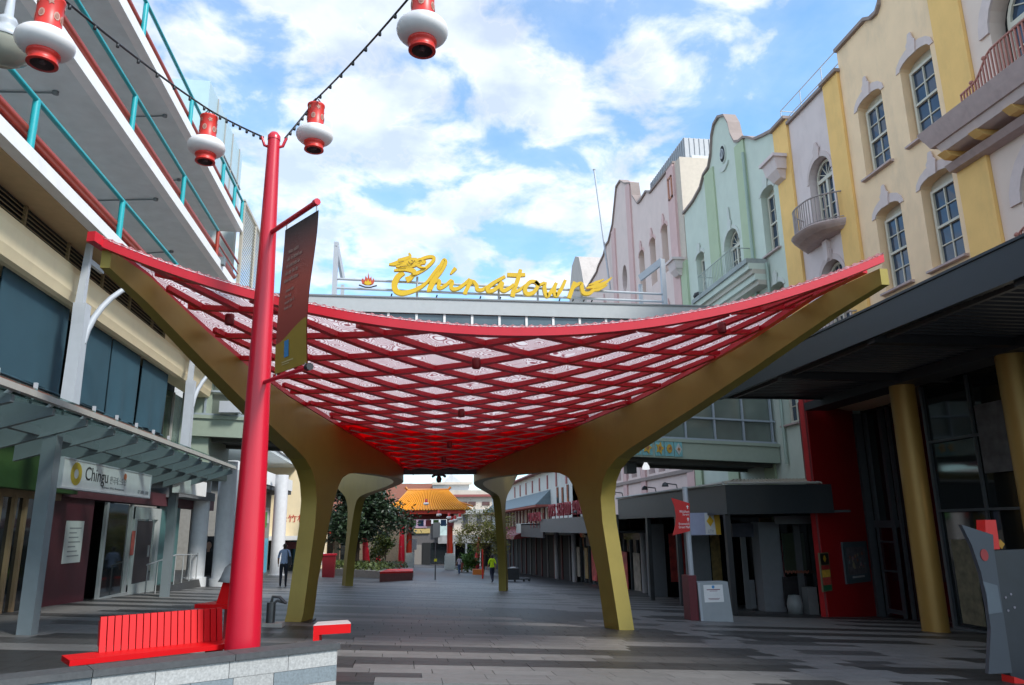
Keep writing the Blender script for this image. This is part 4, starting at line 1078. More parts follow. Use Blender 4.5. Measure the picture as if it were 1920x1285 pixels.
q = MB(); q.tube([F(28.0,4.3,.12), F(28.0,17.5,.12)], .07, 8); q.tube([F(26.9,3.9,.12), F(26.9,12,.12)], .06, 8); obj('downpipe', q, mat('pipe_mint', (.34,.44,.38), .5), gb)
q = MB(); q.box((XF+.55, 25.5, -1.6), (22, 35.2, 16.8)); obj('building_core', q, M_mint, gb)
# ---- pink building
pk = thing('pink_building', 'pink stepped-gable building with rose pilasters beyond the green one', 'building', (XF, 46, gz(XF, 46)))
par = [(36.15,21.2),(38.8,21.25),(40.3,21.3),(40.9,21.7),(41.9,21.6),(42.6,21.65),(43.1,22.2),(43.5,22.6),(43.7,23.6),(45.0,24.2),(46.0,24.9),(47.0,24.9),(47.6,23.9),(48.4,22.6),(49.6,21.8),(50.3,21.8),(51.0,21.3),(52.6,21.0),(53.2,20.7),(56.8,20.4)]
pw = [(37.9,38.9,15.6,18.5),(40.0,41.0,15.6,18.5),(42.1,43.1,15.6,18.5),(38.0,38.9,10.5,13.4),(40.1,41.0,10.5,13.4),(51.0,52.0,15.2,17.8),(53.2,54.2,15.2,17.8)]
ovl = [(46.3+.55*math.cos(2*math.pi*i/16), 17.9+.95*math.sin(2*math.pi*i/16)) for i in range(16)]
lowz = [(37.2+1.75*i, 38.3+1.75*i, 4.65, 7.4) for i in range(10)]
q = MB(); wall_holes(q, [(36.15,-2),(56.8,-2)] + par[::-1], [opening(*w, .3) for w in pw] + [ovl] + [[(a,c),(b,c),(b,d),(a,d)] for a,b,c,d in lowz], F, depth=.45); obj('pink_wall', q, M_pink, pk); coping(pk, par, F)
for w in pw:
    q = MB(); q.add([F(w[0],w[2],-.4),F(w[1],w[2],-.4),F(w[1],w[3],-.4),F(w[0],w[3],-.4)], [(0,1,2,3)]); obj('blind_window', q, mat('blind_cream', (.48,.40,.27), .7, dirt=.4, dirtcol=(.25,.17,.13)), pk)
    hood(pk, F, w[0], w[1], w[3]-.3, .3, th=.2, key=.55, mm=M_rose)
for a, b, c, d in lowz:
    q = MB(); q.add([F(a,c,-.4),F(b,c,-.4),F(b,d,-.4),F(a,d,-.4)], [(0,1,2,3)]); wo = obj('window', q, G_win, pk)
    q = MB(); q.hexa([F((a+b)/2-.04,c,-.38),F((a+b)/2+.04,c,-.38),F((a+b)/2+.04,c,-.32),F((a+b)/2-.04,c,-.32),F((a+b)/2-.04,d,-.38),F((a+b)/2+.04,d,-.38),F((a+b)/2+.04,d,-.32),F((a+b)/2-.04,d,-.32)]); obj('mullion', q, M_rose, wo)
q = MB(); q.add([F(45.6,16.8,-.4),F(47,16.8,-.4),F(47,19,-.4),F(45.6,19,-.4)], [(0,1,2,3)]); obj('oval_window', q, M_dark, pk)
strip(pk, F, 36.2, 37.2, -2, 21.2, .12, M_rose); strip(pk, F, 44.0, 44.9, -2, 23.9, .10, M_rose); strip(pk, F, 47.9, 48.7, -2, 22.2, .10, M_rose)
strip(pk, F, 36.3, 56.8, 4.3, 4.5, .14, M_cop, 'string_course')
q = MB(); z = 19.5
for a0, a1, b0, b1 in ((36.4,37.0,20.5,20.62),(36.4,37.0,19.3,19.42),(36.4,36.52,19.3,20.6),(36.88,37.0,19.3,20.6)): q.hexa([F(a0,b0,.12),F(a1,b0,.12),F(a1,b0,.17),F(a0,b0,.17),F(a0,b1,.12),F(a1,b1,.12),F(a1,b1,.17),F(a0,b1,.17)])
obj('terracotta_plaque', q, mat('terracotta', (.45,.20,.12), .7), pk)
q = MB(); q.box((XF+.0, 35.4, 12), (24, 36.1, 21.2)); q.box((XF+.55, 36.2, -2), (24, 56.7, 20.2)); obj('side_wall', q, mat('side_cream', (.58,.50,.42), .8, dirt=.2, dirtcol=(.4,.33,.3)), pk)
q = MB(); q.tube([F(49.0,18,.25), F(50.6,28.0,.6)], .07, 8); q.lathe([(0,-.1),(.14,0),(0,.12)], F(50.6,28.05,.6), 8); obj('flagpole', q, M_stl, pk)
# metal plant room on the roof behind
pr_ = thing('plant_room', 'grey ribbed metal plant room rising behind the pink gable', 'roof structure', (20, 41, 20))
q = MB(); q.box((15.6, 37.0, 19.8), (18.6, 43, 23.3)); obj('cladding', q, mat('zinc_grey', (.37,.38,.40), .5, metal=.2, var=.12, dirt=.25, dirtcol=(.25,.25,.26)), pr_)
q = MB()
for i in range(10): q.box((15.62+.3*i, 36.96, 20.0), (15.68+.3*i, 37.0, 23.3))
for i in range(20): q.box((15.56, 37.05+.3*i, 20.0), (15.6, 37.1+.3*i, 23.3))
tag(obj('cladding_rib', q, MAT['zinc_grey'], pr_), kind='stuff')
q = MB(); q.box((15.75, 36.4, 20.2), (17.4, 36.9, 21.9)); obj('white_louvre', q, mat('plant_white', (.58,.62,.64), .5), pr_)
# little scrolled gable far down the row
fg = thing('gabled_building', 'far pale building with a rounded gable just above the golden sign', 'building', (XF, 62, gz(XF, 62)))
q = MB(); poly = [(57.0,-2.5),(76,-2.5),(76,20),(66,20.5),(63.6,21.2),(62.9,23.0),(62.0,24.4),(60.6,24.8),(59.4,24.3),(58.6,22.9),(58.0,21.4),(57.0,20.6)]
q.prism([(a, b) for a, b in poly], fr(XF+.1), -4, 0); obj('wall', q, mat('far_pale', (.50,.45,.42), .8, dirt=.2), fg)
# ------------------------------------------------------------------ right: black awning, gold columns, red wall
M_char = mat('charcoal_steel', (.017,.022,.027), .42, var=.12, dirt=.15, dirtcol=(.02,.022,.025))
M_soff = mat('soffit_black', (.022,.023,.027), .5, var=.15)
M_goldc = mat('gold_column', (.34,.20,.05), .42, metal=.35, var=.07, scale=2, dirt=.15, dirtcol=(.2,.11,.02))
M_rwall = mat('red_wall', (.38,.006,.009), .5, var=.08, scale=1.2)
M_frame = mat('frame_grey', (.10,.11,.12), .45, metal=.3)
ba = thing('black_awning', 'big charcoal steel awning on fat gold columns along the right', 'awning', (13, 16, gz(13, 16)))
XA = 10.0
q = MB(); q.box((XA, 5, 5.58), (XA+.12, 22.55, 6.22)); q.box((XA-.03, 5, 6.2), (XA+.2, 22.6, 6.25)); obj('fascia', q, M_char, ba)
q = MB(); q.box((XA+.12, 22.45, 5.62), (15.2, 22.57, 6.1)); obj('end_fascia', q, M_char, ba)
q = MB(); q.box((XA+.12, 5, 6.0), (14.55, 22.45, 6.12)); obj('deck', q, M_soff, ba)
sm_ = MB(); y = 5.0; prof = []
while y < 22.3: prof += [(y, 5.74), (y+.10, 5.74), (y+.13, 5.68), (y+.22, 5.68)]; y += .25
vs = [(XA+.5, a, b) for a, b in prof] + [(15.4, a, b) for a, b in prof]; n = len(prof)
sm_.add(vs, [(i, i+1, n+i+1, n+i) for i in range(n-1)]); obj('corrugated_soffit', sm_, mat('soffit_grey', (.05,.052,.057), .45, var=.12), ba)
q = MB(); q.box((XA+.42, 5, 5.60), (XA+.52, 22.3, 5.68)); obj('gutter_channel', q, mat('channel_brown', (.09,.085,.08), .5), ba)
for y in (10.5, 14.6, 18.7):
    q = MB(); q.box((XA+.12, y-.12, 5.50), (15.2, y+.12, 5.72)); obj('cross_beam', q, M_soff, ba)
q = MB(); q.box((13.55, 5, 5.42), (14.4, 23.6, 5.68)); obj('column_beam', q, M_soff, ba)
for x, y in ((13.92, 19.0), (13.95, 15.1), (13.95, 11.2)):
    q = MB(); z = gz(x, y); q.tube([(x, y, z-.1), (x, y, 5.45)], .33, 32, cap=False); q.tube([(x, y, z-.1), (x, y, z+.05)], .345, 32); obj('gold_column', q, M_goldc, ba)
cf = thing('cinema_front', 'dark glass entrance front with a bright red wall under the black awning', 'building front', (15.5, 20, gz(15.5, 20)))
def vwall(a, b, z0, z1, th, nm, mm, par):
    a, b = Vector((a[0], a[1], 0)), Vector((b[0], b[1], 0)); d = (b-a).normalized(); nrm = Vector((-d.y, d.x, 0))*th; q = MB()
    q.hexa([a+Vector((0,0,z0)), b+Vector((0,0,z0)), b+nrm+Vector((0,0,z0)), a+nrm+Vector((0,0,z0)), a+Vector((0,0,z1)), b+Vector((0,0,z1)), b+nrm+Vector((0,0,z1)), a+nrm+Vector((0,0,z1))])
    return obj(nm, q, mm, par)
A_, B_, D_, E_ = (13.62, 23.62), (16.85, 25.7), (16.85, 23.9), (15.35, 20.1)
vwall(A_, B_, -1.9, 6.0, .25, 'red_wall', M_rwall, cf)
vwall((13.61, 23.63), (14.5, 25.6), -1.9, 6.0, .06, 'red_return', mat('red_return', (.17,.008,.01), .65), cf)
vwall((16.85, 25.68), D_, -1.9, 6.0, .1, 'side_glass', G_dark, cf)
vwall(D_, E_, -1.9, 6.0, .1, 'angled_glass', glass('red_glass', (.035,.004,.006), .07), cf)
vwall(E_, (15.35, 5), -1.9, 6.0, .1, 'front_glass', G_dark, cf)
def post(p, z0, z1, w, nm, mm, par): q = MB(); q.box((p[0]-w/2, p[1]-w/2, z0), (p[0]+w/2, p[1]+w/2, z1)); return obj(nm, q, mm, par)
for p, w in (((16.6,25.45),.26),((16.8,25.2),.12),((16.75,24.2),.16),((16.7,23.75),.10),((15.32,20.05),.11),((15.3,18.2),.07),((15.3,16.0),.07),((15.3,13.8),.07)): post(p, gz(*p)-.05, 5.6, w, 'mullion', M_frame, cf)
for z in (1.95, 3.9):
    q = MB(); q.box((15.22, 5, z), (15.32, 20, z+.07)); obj('transom', q, M_frame, cf)
q = MB(); q.box((16.66, 24.05, 1.5), (16.82, 25.25, 1.75)); obj('door_head', q, M_frame, cf)
q = MB(); q.box((16.72, 24.1, gz(16.7, 24.6)), (16.83, 25.2, 1.5)); dl = obj('door', q, MAT['red_glass'], cf)
q = MB()
for y0, y1, z0, z1 in ((24.1,24.22,-1.4,1.5),(25.08,25.2,-1.4,1.5),(24.22,25.08,1.0,1.06),(24.22,25.08,.02,.08),(24.22,25.08,-1.35,-1.2)): q.box((16.70, y0, z0), (16.76, y1, z1))
obj('door_frame', q, M_frame, dl)
q = MB(); q.box((15.2, 5, gz(15.3, 20)-.3), (15.34, 20, gz(15.3, 20)+.12)); obj('plinth', q, M_frame, cf)
q = MB(); q.box((15.18, 15.4, 2.16), (15.3, 15.75, 2.34)); obj('wall_lamp', q, mat('lamp_glow', (1.0,.93,.8), .5, emit=9), cf)
# posters on and by the red wall
def wpost(px0, py0, px1, py1, off, nm, parts):
    pass
dW = (Vector((B_[0]-A_[0], B_[1]-A_[1], 0))).normalized(); nW = Vector((dW.y, -dW.x, 0))
def onwall(px, py):
    d = ray(px, py); a = Vector((A_[0], A_[1], 0)); t = (a-CAM).dot(nW)/d.dot(nW); return CAM + d*t
def wallmap(o): return lambda a, b, d: Vector((A_[0], A_[1], 0)) + dW*a + Vector((0, 0, b)) + nW*(o+d)
def wc(px, py): p = onwall(px, py); return ((p-Vector((A_[0], A_[1], p.z))).dot(dW), p.z)
a0, z1 = wc(1576, 1017); a1, z0 = wc(1630, 1090)
wm = wallmap(.005)
pf = thing('film_poster', 'framed dark film poster in a silver frame on the red wall', 'poster', wm((a0+a1)/2, z0, 0))
q = MB(); q.prism([(a0,z0),(a1,z0),(a1,z1),(a0,z1)], wm, 0, .06); obj('poster_frame', q, mat('frame_slate', (.11,.15,.17), .4, metal=.3), pf)
q = MB(); e = .2; q.prism([(a0+e,z0+.28),(a1-e,z0+.28),(a1-e,z1-.18),(a0+e,z1-.18)], wm, .062, .066); obj('poster_sheet', q, mat('film_print', (.13,.12,.13), .35, var=.9, scale=7), pf)
q = MB()
rr = random.Random(3)
for i in range(22):
    a = a0+e+.06+rr.random()*(a1-a0-2*e-.2); b = z0+.45+rr.random()*(z1-z0-.9); w_ = .05+.08*rr.random()
    q.prism([(a,b),(a+w_,b),(a+w_*.8,b+w_),(a,b+w_)], wm, .066, .07, mi=rr.randrange(4))
obj('figure_print', q, [mat('pr_teal', (.20,.32,.33), .5), mat('pr_rust', (.36,.12,.06), .5), mat('pr_pink', (.45,.25,.28), .5), mat('pr_tan', (.4,.34,.22), .5)], pf)
q = MB(); q.prism([(a0+.45,z0+.17),(a1-.45,z0+.17),(a1-.45,z0+.23),(a0+.45,z0+.23)], wm, .062, .066); obj('title_print', q, mat('pr_white', (.5,.5,.5), .5), pf)
a0, z1 = wc(1533, 1037); a1, z0 = wc(1558, 1108)
pf = thing('menu_poster', 'narrow yellow and red food poster at the left edge of the red wall', 'poster', wm((a0+a1)/2, z0, 0))
q = MB(); q.prism([(a0,z0),(a1,z0),(a1,z1),(a0,z1)], wm, 0, .05); obj('poster_board', q, mat('board_grey', (.16,.14,.08), .5), pf)
hh = z1-z0
for f0, f1, c, nm in ((.03,.16,(.02,.14,.06),'green_band'),(.17,.36,(.6,.08,.06),'red_band'),(.37,.55,(.75,.45,.06),'yellow_band'),(.56,.67,(.4,.03,.03),'headline_band'),(.69,.97,(.015,.015,.012),'black_band')):
    q = MB(); q.prism([(a0+.04,z0+f0*hh),(a1-.04,z0+f0*hh),(a1-.04,z0+f1*hh),(a0+.04,z0+f1*hh)], wm, .052, .056); obj(nm, q, mat('pr_'+nm, c, .5, var=.4, scale=12), pf)
q = MB(); cx = (a0+a1)/2; q.prism([(cx,z0+.74*hh),(cx+.1,z0+.84*hh),(cx,z0+.94*hh),(cx-.1,z0+.84*hh)], wm, .057, .06); obj('emblem_print', q, mat('pr_amber', (.5,.30,.02), .5), pf)
# standee inside by the glass
q = MB(); q.box((15.16, 18.75, -1.0), (15.2, 19.55, 1.2)); po_ = solo('window_poster', q, mat('standee_print', (.16,.14,.09), .5, var=1.0, scale=4), 'tall collage poster standing against the dark glass beside the gold column', 'poster')
q = MB(); q.box((15.16, 16.9, 2.9), (15.2, 17.9, 4.7)); solo('hanging_poster', q, mat('hang_print', (.10,.095,.10), .5, var=.9, scale=3), 'dim poster hanging high on the dark glass above the gold column', 'poster')
# ------------------------------------------------------------------ corner shop awning with cash machine sign
pv = thing('corner_awning', 'flat black shop awning with a corrugated roof and thin black posts beside the red wall', 'awning', (11.5, 28, gz(11.5, 28)))
XP, YP = 10.2, 23.0
q = MB(); q.box((XP, YP, 2.0), (13.85, YP+.12, 2.92)); obj('front_fascia', q, M_char, pv)
q = MB(); q.box((XP, YP+.12, 2.0), (XP+.12, 35.3, 2.92)); obj('side_fascia', q, mat('charcoal_side', (.040,.043,.048), .5, var=.1), pv)
q = MB(); q.box((XP+.12, YP+.12, 2.02), (14.5, 35.3, 2.1)); obj('ceiling', q, mat('shop_soffit', (.06,.06,.065), .6), pv)
q = MB(); q.hexa([(XP+.02,YP+.02,2.93),(13.4,YP+.02,2.93),(14.5,26.0,3.22),(XP+1.6,26.0,3.22),(XP+.02,YP+.02,2.97),(13.4,YP+.02,2.97),(14.5,26.0,3.26),(XP+1.6,26.0,3.26)])
q.hexa([(XP+.02,YP+.02,2.935),(XP+1.6,26,3.215),(XP+2.6,35.3,3.215),(XP+.02,35.3,2.935),(XP+.02,YP+.02,2.965),(XP+1.6,26,3.255),(XP+2.6,35.3,3.255),(XP+.02,35.3,2.965)])
ro = obj('roof', q, mat('roof_beige', (.34,.30,.23), .6, var=.15, dirt=.4, dirtcol=(.16,.14,.11)), pv)
q = MB()
for i in range(21):
    x = XP+.1+i*.16; t = (x-XP)/(3.2); x2 = XP+1.6+(14.5-XP-1.6)*t
    q.tube([(x, YP-.03, 2.96), (x2, 26.0, 3.27)], .03, 5)
tag(obj('roof_rib', q, MAT['roof_beige'], ro), kind='stuff')
q = MB(); q.tube([(XP+.05, YP-.06, 2.97), (13.4, YP-.06, 2.97)], .04, 6); q.tube([(XP-.05, YP, 2.97), (XP-.05, 35.3, 2.97)], .05, 6); obj('gutter', q, M_rail, pv)
for x, y in ((10.28, 23.25), (10.45, 27.1), (10.25, 27.6), (10.3, 31.2)):
    q = MB(); q.box((x-.085, y-.085, gz(x, y)-.05), (x+.085, y+.085, 2.02)); obj('post', q, M_blk, pv)
sh = thing('corner_shops', 'dark shopfronts with pale grey piers and colourful window posters under the corner awning', 'shopfront', (13.5, 30, gz(13.5, 30)))
q = MB(); q.box((14.3, 24.6, -2), (14.5, 36, 2.02)); obj('shop_glass', q, G_dark, sh)
M_pier = mat('pier_grey', (.20,.21,.225), .6, dirt=.2, dirtcol=(.15,.15,.16))
for (xa, ya), (xb, yb), pxl in (((12.75,26.2),(13.55,26.4),0), ((11.5,29.8),(12.35,30.0),0), ((11.55,35.0),(12.3,35.2),0)):
    q = MB(); q.box((xa, ya, gz(xa, ya)-.1), (xb, yb+.35, 1.75)); obj('pier', q, M_pier, sh)
for bx_ in (((13.6, 26.6, -2), (14.3, 26.8, 2.0)), ((12.4, 30.2, -2), (14.3, 30.4, 2.0)), ((12.3, 35.3, -2.2), (14.4, 35.5, 2.0))):
    q = MB(); q.box(*bx_); obj('shop_partition', q, G_dark, sh)
def wpic(nm, x0, x1, y, z0, z1, mm, lab): q = MB(); q.box((x0, y-.03, z0), (x1, y, z1)); return solo(nm, q, mm, lab, 'poster')
wpic('window_poster', 12.55, 12.95, 30.19, -.6, 1.5, mat('gold_print', (.30,.20,.07), .5, var=.9, scale=5), 'gold and red shop poster right of the blue cash machine sign post')
wpic('window_poster', 12.6, 13.0, 35.28, -.9, 1.3, mat('redpic_print', (.70,.10,.09), .5, var=.7, scale=2.5), 'red picture panel behind the black posts of the corner awning')
wpic('window_poster', 13.15, 13.5, 35.28, -.9, 1.4, mat('redpic2_print', (.75,.06,.06), .5, var=.5, scale=2), 'narrow bright red panel beside the grey pier')
wpic('window_poster', 13.62, 13.8, 26.58, -.3, 1.1, mat('colour_print', (.5,.2,.22), .5, var=.9, scale=4), 'small colourful poster just left of the pale pier')
q = MB(); q.box((13.85, 25.2, gz(13.9, 25)-.02), (14.2, 25.6, -.45)); solo('shop_crate', q, mat('crate_white', (.22,.23,.23), .6), 'pale box standing at the dark doorway beside the red wall', 'box')
q = MB(); q.lathe([(.0,0),(.25,0),(.27,.3),(.2,.6),(0,.62)], (13.45, 25.4, gz(13.45, 25.4)), 16); solo('shop_bin', q, mat('bin_white', (.24,.26,.26), .5), 'small round pale bin by the shop doorway', 'bin')
q = MB(); q.box((13.0, 26.55, .9), (13.45, 26.6, 1.9)); solo('amber_sign', q, mat('amber_dim', (.09,.05,.012), .5), 'dim amber sign above the grey pier', 'sign')
# glazing bars, header panels and stall boards of the corner shop, facing the camera
M_bar = mat('bar_grey', (.13,.135,.14), .5)
def face_box(nm, px0, px1, py0, py1, y, mm, par=sh, th=.06):
    a, b = ony(px0, py0, y), ony(px1, py1, y); q = MB(); q.box((a.x, y, b.z), (b.x, y+th, a.z)); return obj(nm, q, mm, par)
for px in (1396, 1418, 1444): face_box('glazing_bar', px, px+4, 985, 1143, 26.9, M_bar)
face_box('stall_board', 1398, 1419, 1088, 1141, 26.95, mat('stall_grey', (.15,.155,.165), .6)); face_box('stall_board', 1421, 1445, 1090, 1142, 26.95, MAT['stall_grey'])
face_box('header_panel', 1372, 1448, 982, 1006, 26.6, mat('header_navy', (.05,.055,.08), .5, var=.4, scale=4)); face_box('header_panel', 1452, 1535, 968, 982, 24.9, mat('header_grey', (.13,.13,.135), .6))
face_box('shop_window', 1466, 1536, 1000, 1070, 25.9, glass('olive_glass', (.045,.06,.04), .08)); face_box('glazing_bar', 1498, 1502, 985, 1135, 25.85, M_bar)
q = MB(); rr = random.Random(8)
for k in range(16):
    a = ony(1472+k*3.6, 1072+(k % 2), 25.8); q.box((a.x, 25.78, a.z-.03-.03*rr.random()), (a.x+.05, 25.8, a.z+.04))
tag(obj('window_print', q, mat('print_rust', (.30,.10,.06), .6), sh), kind='stuff')
face_box('shop_counter', 1468, 1536, 1082, 1136, 26.0, mat('counter_black', (.03,.028,.03), .4, var=.4))
face_box('poster_strip', 1421, 1432, 1020, 1075, 26.88, mat('strip_print', (.30,.30,.22), .5, var=.8, scale=6)); face_box('poster_strip', 1432, 1442, 1010, 1060, 26.86, mat('strip_red', (.40,.06,.07), .5, var=.5, scale=5))
at = thing('cash_machine_sign', 'hanging white and yellow cash machine sign with a yellow diamond below the black awning', 'sign', ony(1325, 1000, 24.6))
pa, pb_ = ony(1292, 962, 24.6), ony(1352, 1003, 24.6)
am = lambda a, b, d: Vector((a, 24.6-d, b))
x0, x1, z0, z1 = pa.x, pb_.x, pb_.z, pa.z
q = MB(); q.box((x0, 24.6, z0), (x1, 24.78, z1)); obj('sign_box', q, mat('atm_lilac', (.36,.38,.52), .4), at)
w_ = x1-x0
q = MB(); q.prism([(x0+.5*w_,z0+.02),(x0+.84*w_,z0+.02),(x0+.80*w_,z1-.02),(x0+.5*w_,z1-.02)], am, .003, .008); obj('white_field', q, mat('atm_white', (.62,.62,.60), .4), at)
q = MB(); q.prism([(x0+.84*w_,z0+.005),(x1-.005,z0+.005),(x1-.005,z1-.005),(x0+.80*w_,z1-.005)], am, .003, .009); obj('yellow_end', q, mat('atm_yellow', (.62,.36,.01), .4), at)
c = x0+.67*w_; zc = z0+.62*(z1-z0); q = MB(); q.prism([(c,zc-.25*(z1-z0)),(c+.12*w_,zc),(c,zc+.25*(z1-z0)),(c-.12*w_,zc)], am, .009, .014); obj('diamond', q, MAT['atm_yellow'], at)
text('lettering', 'ATM', 1, lambda a, b, d: am(a, b, d+.009), mat('atm_grey', (.35,.36,.40), .5), at, .004, fit=(x0+.57*w_, x0+.76*w_, z0+.06*(z1-z0), z0+.24*(z1-z0)))
# ------------------------------------------------------------------ shops further along on the right
fs_ = thing('shop_row', 'long dark shop row with a charcoal awning edge, slim white columns and lit doorways', 'shops', (12, 46, gz(12, 46)))
q = MB(); q.box((10.1, 35.5, 1.32), (10.25, 55.5, 2.22)); obj('awning_fascia', q, mat('fascia_mid', (.115,.118,.125), .55, var=.08), fs_)
q = MB(); q.box((10.25, 35.5, 1.34), (14.6, 55.5, 1.45)); obj('awning_ceiling', q, M_soff, fs_)
q = MB(); q.box((10.25, 35.5, 2.1), (14.6, 55.5, 2.2)); obj('awning_roof', q, MAT['fascia_mid'], fs_)
q = MB(); q.box((13.2, 36, -3.2), (13.3, 75, 1.4)); obj('shop_glass', q, G_dark, fs_)
rr = random.Random(5)
for i in range(22):
    y = 37+i*1.25
    q = MB(); q.box((13.1, y, gz(13.2, y)-.1), (13.2, y+.09, .9)); obj('mullion', q, M_pier if i % 4 == 0 else M_frame, fs_)
for y, x in ((38.5, 12.4), (47.5, 12.6), (55.6, 12.6), (63, 12.8)):
    q = MB(); q.tube([(x, y, gz(x, y)-.1), (x, y, 1.36)], .19, 14); obj('white_column', q, mat('col_dull', (.36,.36,.37), .6), fs_)
for i in range(9):
    y = 39+i*2.4; q = MB(); q.box((13.05, y, -1.9), (13.09, y+.9+.4*rr.random(), .2)); obj('display', q, [MAT['gold_print'], mat('disp_pale', (.40,.36,.30), .6, var=.6, scale=3), MAT['redpic_print']][i % 3], fs_)
q = MB(); q.box((13.0, 48.5, .35), (13.1, 53.5, 1.05)); so_ = obj('shop_sign', q, mat('sign_dull', (.20,.20,.20), .6), fs_)
q = MB(); c = fr(13.0); q.prism([(52.3+.35*math.cos(i*.45), .7+.28*math.sin(i*.45)) for i in range(14)], lambda a, b, d: Vector((13.0-d, a, b)), .002, .01); obj('round_logo', q, mat('logo_red', (.30,.03,.03), .5), so_)
q = MB(); q.box((10.3, 55.6, .9), (10.45, 66, 1.95)); q.box((10.3, 55.6, 1.85), (14.6, 66, 1.94)); obj('awning_fascia', q, mat('fascia_far', (.085,.08,.085), .6), fs_)
def lamp_on(par, x, y, z):
    q = MB(); q.tube([(x, y, z), (x-.05, y, z+.25), (x-.45, y, z+.3)], .025, 5); q.lathe([(0,.08),(.10,.02),(.14,-.1),(0,-.1)], (x-.5, y, z+.28), 8); obj('arm_lamp', q, M_frame, par)
for y in (35, 37.6, 40.2, 43): lamp_on(pk, XF-.02, y, 3.2) if False else lamp_on(pv if y < 35.3 else fs_, 10.4, y, 2.25 if y > 35.3 else 2.95)
for y in (26, 28.5): lamp_on(pv, 10.5, y+2, 2.95)
# red letter signs standing on the awnings
M_sred = mat('letter_red', (.30,.03,.045), .6)
def redsign(y0, y1, z0, z1, body, lab, x=10.05):
    t = thing('letter_sign', lab, 'sign', (x, (y0+y1)/2, z0))
    fmx = lambda a, b, d: Vector((x-d, a, b))
    # seen from the mall, letters read towards the camera, so run them from far to near
    fm2 = lambda a, b, d: Vector((x-d, y1-(a-y0), b))
    chs = [c for c in body]; st_ = (y1-y0)/len(chs)
    for ci, c_ in enumerate(chs):
        if c_ != ' ': text('letter', c_, 1, fm2, M_sred, t, .12, fit=(y0+ci*st_, y0+(ci+.72)*st_, z0, z1))
    q = MB(); q.tube([(x+.08, y0, z0+.12*(z1-z0)), (x+.08, y1, z0+.12*(z1-z0))], .03, 5); q.tube([(x+.08, y0, z1-.2*(z1-z0)), (x+.08, y1, z1-.2*(z1-z0))], .03, 5)
    k = int((y1-y0)/1.5)+1
    for i in range(k+1): y = y0+(y1-y0)*i/k; q.tube([(x+.12, y, z0-.5), (x+.12, y, z1-.1*(z1-z0))], .03, 5)
    obj('sign_frame', q, M_dkred, t)
redsign(41.0, 51.5, 2.35, 3.15, 'POPS SEAFOOD HOUSE', 'long red letter sign standing on the charcoal awning, nearer one')
redsign(54.5, 60.0, 2.1, 2.75, 'YUMCHA', 'short red letter sign further along the right awning')
# white terrace with blue-grey tiled eaves
wt = thing('terrace_building', 'white two storey building with blue grey tiled eaves and red trim far right', 'building', (13, 76, gz(13, 76)))
M_tw = mat('terrace_white', (.62,.65,.64), .7, dirt=.2)
q = MB(); q.box((13.0, 57, -4), (22, 110, 6.6)); obj('wall', q, M_tw, wt)
q = MB(); q.box((12.9, 57.2, -4), (12.99, 109, 1.0)); obj('dark_shopfront', q, M_dark, wt)
for i in range(14):
    y = 58+i*3; q = MB(); q.box((12.8, y, -4), (12.9, y+.35, 1.0)); obj('shop_pier', q, [mat('pier_dim', (.10,.10,.105), .6, var=.3), mat('pier_wine', (.09,.02,.02), .6, var=.3), mat('pier_tan', (.16,.13,.09), .6, var=.4)][(i*i) % 3], wt)
q = MB(); q.hexa([(12.3,58,6.6),(13.2,58,6.6),(13.2,110,6.6),(12.3,110,6.6),(13.0,58,7.0),(14.5,58,7.6),(14.5,110,7.6),(13.0,110,7.0)]); obj('upper_eave', q, mat('eave_red', (.33,.08,.06), .6, var=.2), wt)
q = MB(); q.hexa([(11.6,66,3.6),(13.0,66,3.6),(13.0,110,3.6),(11.6,110,3.6),(12.0,66,3.95),(13.0,66,4.9),(13.0,110,4.9),(12.0,110,3.95)]); obj('tiled_eave', q, mat('tile_bluegrey', (.16,.22,.25), .6, var=.2), wt)
q = MB(); q.box((11.65, 66, 3.42), (12.95, 110, 3.60)); obj('eave_trim', q, MAT['eave_red'], wt)
for i in range(14):
    y = 66.5+i*2.4; q = MB(); q.box((12.9, y, 1.6), (12.99, y+1.2, 3.3)); wo = obj('window', q, mat('win_tan', (.32,.27,.17), .5, var=.3), wt)
    q = MB(); q.box((12.85, y-.3, 1.5), (12.99, y-.05, 3.4)); q.box((12.87, y+.55, 1.6), (12.9, y+.65, 3.3)); obj('shutter', q, mat('shutter_brown', (.12,.03,.03), .5), wo)
for y, z in ((58.5, 3.6), (60.5, 3.5), (62.5, 3.6)):
    q = MB(); q.box((12.93, y, z), (12.99, y+.6, z+1.3)); obj('narrow_window', q, G_dark, wt)
for i in range(8):
    y = 59+i*4; q = MB(); q.box((12.93, y, 5.0), (12.99, y+.5, 6.2)); obj('narrow_window', q, mat('red_slot', (.30,.06,.06), .5), wt)
q = MB(); q.hexa([(10.2,70,.6),(13,70,.9),(13,95,.9),(10.2,95,.6),(10.4,70,1.0),(13,70,1.8),(13,95,1.8),(10.4,95,1.0)]); obj('red_awning', q, mat('awning_red', (.20,.02,.02), .6), wt)
q = MB(); q.box((10.4, 66, 1.2), (12.9, 69.5, 2.0)); obj('white_sign', q, M_tw, wt)
q = MB(); q.hexa([(13,57,-4),(13.5,57,-4),(13.5,57.3,-4),(13,57.3,-4),(13,57,5),(13.5,57,5),(13.5,57.3,5),(13,57.3,5)]); obj('end_pier', q, M_mint, wt)
